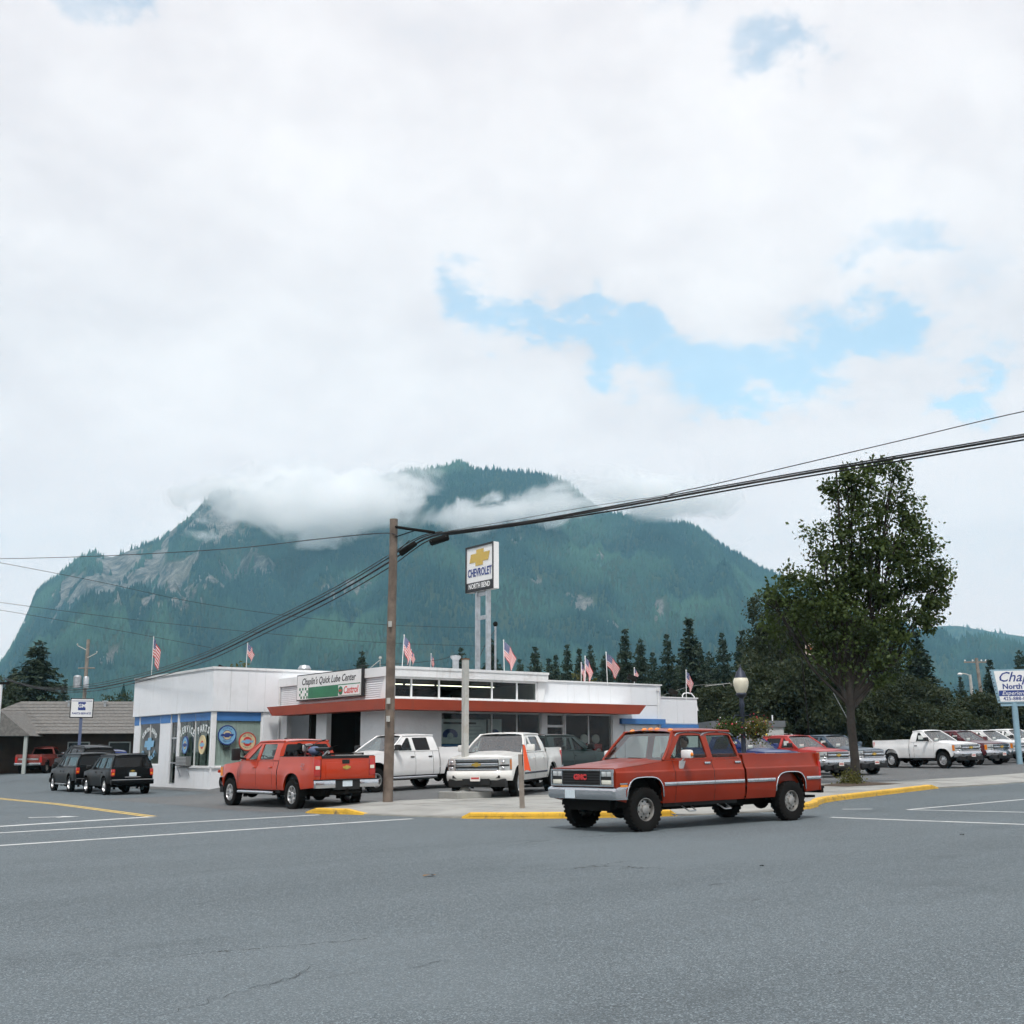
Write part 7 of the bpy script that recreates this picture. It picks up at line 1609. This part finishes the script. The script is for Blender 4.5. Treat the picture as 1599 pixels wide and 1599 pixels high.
broad_tree('street_tree', Bt, 11.4, .145, SB, 25000, .095, M_LEAF, 'tall leafy street tree with a single trunk at the yellow kerb', 11, fork=.26, dk=64, tight=1.45)
# litter and weeds at its foot
sp_ = empty('foot_shrub', (Bt.x-.4, Bt.y-.1, Bt.z), label='small green suckers at the foot of the street tree', cat='shrub'); rs = np.random.RandomState(3); n = 900
link('foliage', leaves_mesh('foliage', np.stack([rs.randn(n)*.22, rs.randn(n)*.18, np.abs(rs.randn(n))*.22], 1), np.tile([0, 0, 1.], (n, 1)), .05, rs.rand(n)*.8+.2, 4), M_BUSH, sp_)
b = MB(); b.grid(13, 13, lambda u, v: (Bt.x+(u-.5)*3.2, Bt.y+(v-.5)*1.8, gz(Bt.x+(u-.5)*3.2, Bt.y+(v-.5)*1.8)+.012+.08*max(0, 1-((u-.5)*2)**2-((v-.5)*2)**2))); tag(b.build('tree_pit', mat('bark_mulch', (.07, .05, .035), 1, var=.4, vscale=12, bump=.8, bscale=30), smooth=60), kind='structure')
# conifers: four shapes, copied
def conifer_mesh(H, R0, seed, dens=1., droop=.25, top=1.0):
    rs = np.random.RandomState(seed); P = []; N = []; T = []; nl = int(H*2.6*dens)
    for k in range(nl):
        t_ = ((k+rs.rand())/nl)**.95; z = H*(.05+.95*t_); R_ = R0*(1-t_)**top*(.8+.4*rs.rand())+.05
        nb = max(4, int(11-6*t_)); a0 = rs.rand()*6.28
        for j in range(nb):
            a = a0+6.283*j/nb+rs.randn()*.22; L = R_*(.72+.42*rs.rand()); m_ = max(3, int(L*11)); s_ = np.linspace(.1, 1, m_)
            x = np.cos(a)*L*s_; y = np.sin(a)*L*s_; zz = z-droop*L*s_**1.4+.10*L*s_**4+.04*rs.randn(m_)
            lat = np.stack([-np.sin(a)*np.ones(m_), np.cos(a)*np.ones(m_), np.zeros(m_)], 1)
            for w in (-1, 0, 1):
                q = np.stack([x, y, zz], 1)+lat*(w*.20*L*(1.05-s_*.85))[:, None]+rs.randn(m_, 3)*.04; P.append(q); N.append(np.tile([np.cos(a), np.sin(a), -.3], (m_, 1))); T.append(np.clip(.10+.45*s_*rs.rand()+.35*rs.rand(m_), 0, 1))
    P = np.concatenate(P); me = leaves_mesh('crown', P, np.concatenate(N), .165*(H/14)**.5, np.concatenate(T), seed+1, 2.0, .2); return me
CON = [(conifer_mesh(14, 3.5, 21), 14), (conifer_mesh(16, 3.3, 22, 1.05), 16), (conifer_mesh(15, 4.4, 23, 1., .3, .75), 15), (conifer_mesh(12, 2.9, 24, .9, .35, .9), 12)]
TR = {}
for me, H in CON: me.materials.append(M_NEEDLE); b = MB(); b.tube([(0, 0, -.5), (0, 0, H*.5), (0, 0, H*.98)], [H*.017, H*.01, .02], 8); o = b.build('trunk', M_BARK); TR[me.name] = o.data; bpy.data.objects.remove(o)
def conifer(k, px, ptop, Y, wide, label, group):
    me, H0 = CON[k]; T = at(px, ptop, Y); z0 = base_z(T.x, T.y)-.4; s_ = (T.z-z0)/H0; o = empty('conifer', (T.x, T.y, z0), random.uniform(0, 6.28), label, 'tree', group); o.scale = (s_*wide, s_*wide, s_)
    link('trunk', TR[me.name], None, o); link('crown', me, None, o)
G_C = 'conifers behind the dealership'
for k, px, pt, Y, w, lab in ((0, 836, 1012, 150, 1.15, 'broad-based conifer between the pylon-side flag and the clerestory end'), (3, 812, 1030, 165, 1., 'smallest conifer right of the flag beside the pylon'), (1, 868, 1022, 170, .9, 'narrow conifer above the end of the clerestory'), (0, 886, 1008, 150, .9, 'left one of the twin conifers near the paired flags'), (1, 905, 1012, 160, .9, 'right one of the twin conifers near the paired flags'), (3, 922, 1008, 175, .9, 'slim conifer right behind the paired flags'),
                             (0, 976, 984, 120, 1.05, 'taller conifer behind the largest flag'), (2, 1000, 1000, 125, .8, 'broad conifer at the right of the largest flag'), (0, 1042, 992, 115, 1.0, 'conifer above the low end block'), (1, 1076, 965, 105, 1.25, 'tallest dense conifer behind the low end block'), (0, 1092, 1005, 125, .9, 'conifer tucked behind the tallest dense one'), (0, 1128, 990, 120, 1.0, 'thin conifer left of the lamp globe'), (3, 1158, 985, 130, 1.1, 'conifer straight behind the lamp globe'), (2, 1185, 992, 110, 1.0, 'broad conifer right of the lamp globe'),
                             (0, 858, 1030, 140, 1.2, 'low conifer filling the gap beside the clerestory end'), (2, 945, 1025, 150, 1.0, 'low broad conifer behind the paired flags'), (0, 1020, 1020, 140, 1.1, 'low conifer between the two taller ones right of the largest flag'), (3, 1060, 1030, 140, 1.2, 'low conifer left of the tallest dense one'), (2, 1108, 1020, 130, 1.0, 'low broad conifer right of the tallest dense one'), (3, 566, 1018, 140, 1.0, 'small conifer left of the wooden utility pole'), (3, 720, 1012, 130, 1.1, 'small conifer behind the grey flue'), (2, 768, 1000, 125, .8, 'dark conifer behind the pylon posts')):
    conifer(k, px, pt, Y, w, lab, G_C)
for k, px, pt, Y, w, lab in ((2, 62, 1003, 105, 1.5, 'large dense conifer behind the brown building'), (2, 24, 1046, 110, 1.3, 'smaller conifer at the far left'), (0, 102, 1062, 115, 1.0, 'short conifer right of the large dense one')): conifer(k, px, pt, Y, w, lab, 'conifers behind the brown building')
for k, px, pt, Y, w, lab in ((1, 1430, 985, 92, 1.7, 'wide drooping conifer right of the street tree'), (2, 1395, 1010, 98, 1.0, 'conifer half hidden by the street tree crown'), (1, 1545, 1030, 110, 1.3, 'conifer left of the dealer sign'), (0, 1500, 1058, 115, 1.0, 'low conifer behind the street light'), (2, 1592, 1018, 105, 1., 'conifer behind the dealer sign'), (0, 1480, 1075, 120, 1.2, 'short conifer between the street light and the drooping one'), (1, 1570, 1050, 118, 1., 'narrow conifer behind the corner of the dealer sign')): conifer(k, px, pt, Y, w, lab, 'conifers behind the sales row')
# dark broad trees behind the lot
def dark_tree(px, ptop, Y, rpx, label, seed, m=M_LEAFD, nl=30000, leaf=.13, nm='broad_tree'):
    T = at(px, ptop, Y); z0 = base_z(T.x, T.y)-.3; H = T.z-z0; r_ = rpx*Y/FPX; rnd = random.Random(seed); bl = []
    for k in range(11): a = rnd.uniform(0, 6.28); h_ = rnd.uniform(.25, .92); rr_ = r_*(1-.55*abs(h_-.5)*1.4); d_ = rr_*.62; bl.append((math.cos(a)*d_, math.sin(a)*d_, H*h_, rr_*.55, rr_*.55, H*.13, rr_*rr_))
    bl.append((0, 0, H*.9, r_*.4, r_*.4, H*.1, r_*r_*.3)); broad_tree(nm, (T.x, T.y, z0), H, .22, bl, nl, leaf, m, label, seed, group='dark trees behind the lot')
for a in ((1215, 935, 88, 62, 'dark broad tree left of the street tree crown', 31), (1275, 945, 84, 70, 'dark broad tree directly behind the small square sign', 32), (1330, 960, 90, 70, 'dark broad tree behind the street tree trunk', 33), (1240, 1030, 75, 60, 'low dark tree behind the bright red pickup', 34), (1310, 1050, 78, 60, 'low dark tree behind the blue-grey pickup', 35), (1180, 1050, 82, 45, 'low dark tree behind the lamp post', 36),
          (1395, 1065, 80, 65, 'low dark tree behind the white two-door pickup', 37), (1460, 1075, 85, 60, 'low dark tree behind the maroon pickup', 38), (1530, 1085, 90, 55, 'low dark tree left of the dealer sign post', 39), (1120, 1075, 95, 45, 'low dark tree right of the low end block', 40), (1590, 1075, 95, 55, 'low dark tree behind the dealer sign', 41)):
    dark_tree(*a)
for a in ((905, 1050, 95, 42, 'yellow-green bush rising behind the plain block roof', 51), (372, 1030, 75, 34, 'small autumn bush behind the shop parapet', 52)): dark_tree(*a, m=M_BUSH, nl=5000, leaf=.15, nm='bush')
for a in ((185, 1085, 110, 35, 'low tree behind the brown building roof', 53), (-20, 1060, 100, 60, 'broad tree beyond the left edge of the brown building', 54)): dark_tree(*a, nl=3500)
# distant tree belt closing the valley floor
def belt(name, pts, Y, label, seed, n=900):
    rs = np.random.RandomState(seed); P = []
    for _ in range(n):
        u = rs.rand(); px = lerp(-300, 1900, u); Yy = Y*(.85+.5*rs.rand()); w = at(px, 1172, Yy); P.append((w.x, w.y, base_z(w.x, w.y)-.5))
    P = np.array(P); G_ = P; K = 6; h = 9+9*rs.rand(n); V = np.zeros((n, 3*K+1, 3)); a0 = rs.rand(n)*6.28
    for l, (f0, f1, rr_) in enumerate(((0, .0, .22), (.25, 0, .17), (.55, 0, .11))):
        for k in range(K):
            V[:, l*K+k, 0] = P[:, 0]+h*rr_*np.cos(a0+k*6.283/K+l); V[:, l*K+k, 1] = P[:, 1]+h*rr_*np.sin(a0+k*6.283/K+l); V[:, l*K+k, 2] = P[:, 2]+h*f0
    V[:, -1] = P; V[:, -1, 2] += h; F = []
    for l in range(2):
        for k in range(K): F += [(l*K+k, l*K+(k+1) % K, (l+1)*K+(k+1) % K), (l*K+k, (l+1)*K+(k+1) % K, (l+1)*K+k)]
    for k in range(K): F.append((2*K+k, 2*K+(k+1) % K, 3*K))
    F = np.array(F); FF = (F[None]+(np.arange(n)*(3*K+1))[:, None, None]).reshape(-1, 3); me = bpy.data.meshes.new(name); me.vertices.add(n*(3*K+1)); me.vertices.foreach_set('co', V.ravel()); nf = len(FF)
    me.loops.add(nf*3); me.loops.foreach_set('vertex_index', FF.ravel()); me.polygons.add(nf); me.polygons.foreach_set('loop_start', np.arange(nf)*3); me.polygons.foreach_set('loop_total', np.full(nf, 3)); me.update()
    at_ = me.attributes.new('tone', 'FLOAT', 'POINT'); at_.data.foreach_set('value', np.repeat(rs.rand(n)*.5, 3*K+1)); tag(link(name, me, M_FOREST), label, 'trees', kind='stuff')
belt('distant_trees', None, 330, 'belt of distant trees at the foot of the mountain', 61)
# flower baskets on the lamp post
M_FLOR = mat('red_petal', (.45, .03, .05), .6); M_FLOW = mat('white_petal', (.75, .72, .72), .6); M_FLOY = mat('yellow_petal', (.75, .55, .05), .6)
for i, s_ in enumerate((-1, 1)):
    fb = empty('flower_basket', (Pl.x, Pl.y, Pl.z+HL-2.25), -PSI, ('flower basket on the left of the lamp post' if s_ < 0 else 'flower basket on the right of the lamp post, with yellow blooms'), 'flower basket', 'flower baskets on the lamp post')
    b = MB(); b.lathe([(0, -.22), (.16, -.18), (.24, 0), (.26, .06)], 14, Matrix.Translation((s_*.38, 0, .3))); b.build('pot', M_UND, fb, smooth=50); rs = np.random.RandomState(70+i); n = 2600
    q = rs.randn(n, 3)*np.array([.17, .19, .11])+np.array([s_*.38, 0, .42]); hang = rs.rand(n) < .3; q[hang, 2] -= np.abs(rs.randn(hang.sum()))*.16; q[hang, :2] += rs.randn(hang.sum(), 2)*.08
    link('foliage', leaves_mesh('foliage', q, np.tile([0, 0, .3], (n, 1)), .045, rs.rand(n), 71), M_BUSH if s_ > 0 else M_LEAF, fb)
    for mt_, nn in ((M_FLOR, 120), (M_FLOW, 60), (M_FLOY, 60 if s_ > 0 else 12)):
        q = rs.randn(nn, 3)*np.array([.19, .2, .12])+np.array([s_*.38, 0, .43]); q[: nn//3, 2] -= .2*rs.rand(nn//3); me = leaves_mesh('blossoms', q, np.tile([0, 0, 1.], (nn, 1)), .05, rs.rand(nn), 72, 1.); link('blossoms', me, mt_, fb)
# a fallen leaf on the road and small grit
for (px, py, Y, r_, lab) in ((671, 1369, 15.4, .075, 'fallen brown leaf lying on the road'), (1502, 1291, 20.5, .05, 'dark scrap lying on the road before the lane lines'), (1190, 1352, 15.9, .03, 'tiny dark scrap on the road')):
    w_ = at(px, py, Y); b = MB(); b.grid(6, 4, lambda u, v: (w_.x+(u-.5)*r_*2.6, w_.y+(v-.5)*r_*1.2*(1-abs(2*u-1)*.8), road_z(w_.x, w_.y)+.008+.018*abs(math.sin(u*3.1+v)))); tag(b.build('fallen_leaf', mat('brown_leaf', (.20, .12, .06), .8) if 'leaf' in lab else M_UND), lab, 'leaf' if 'leaf' in lab else 'litter')
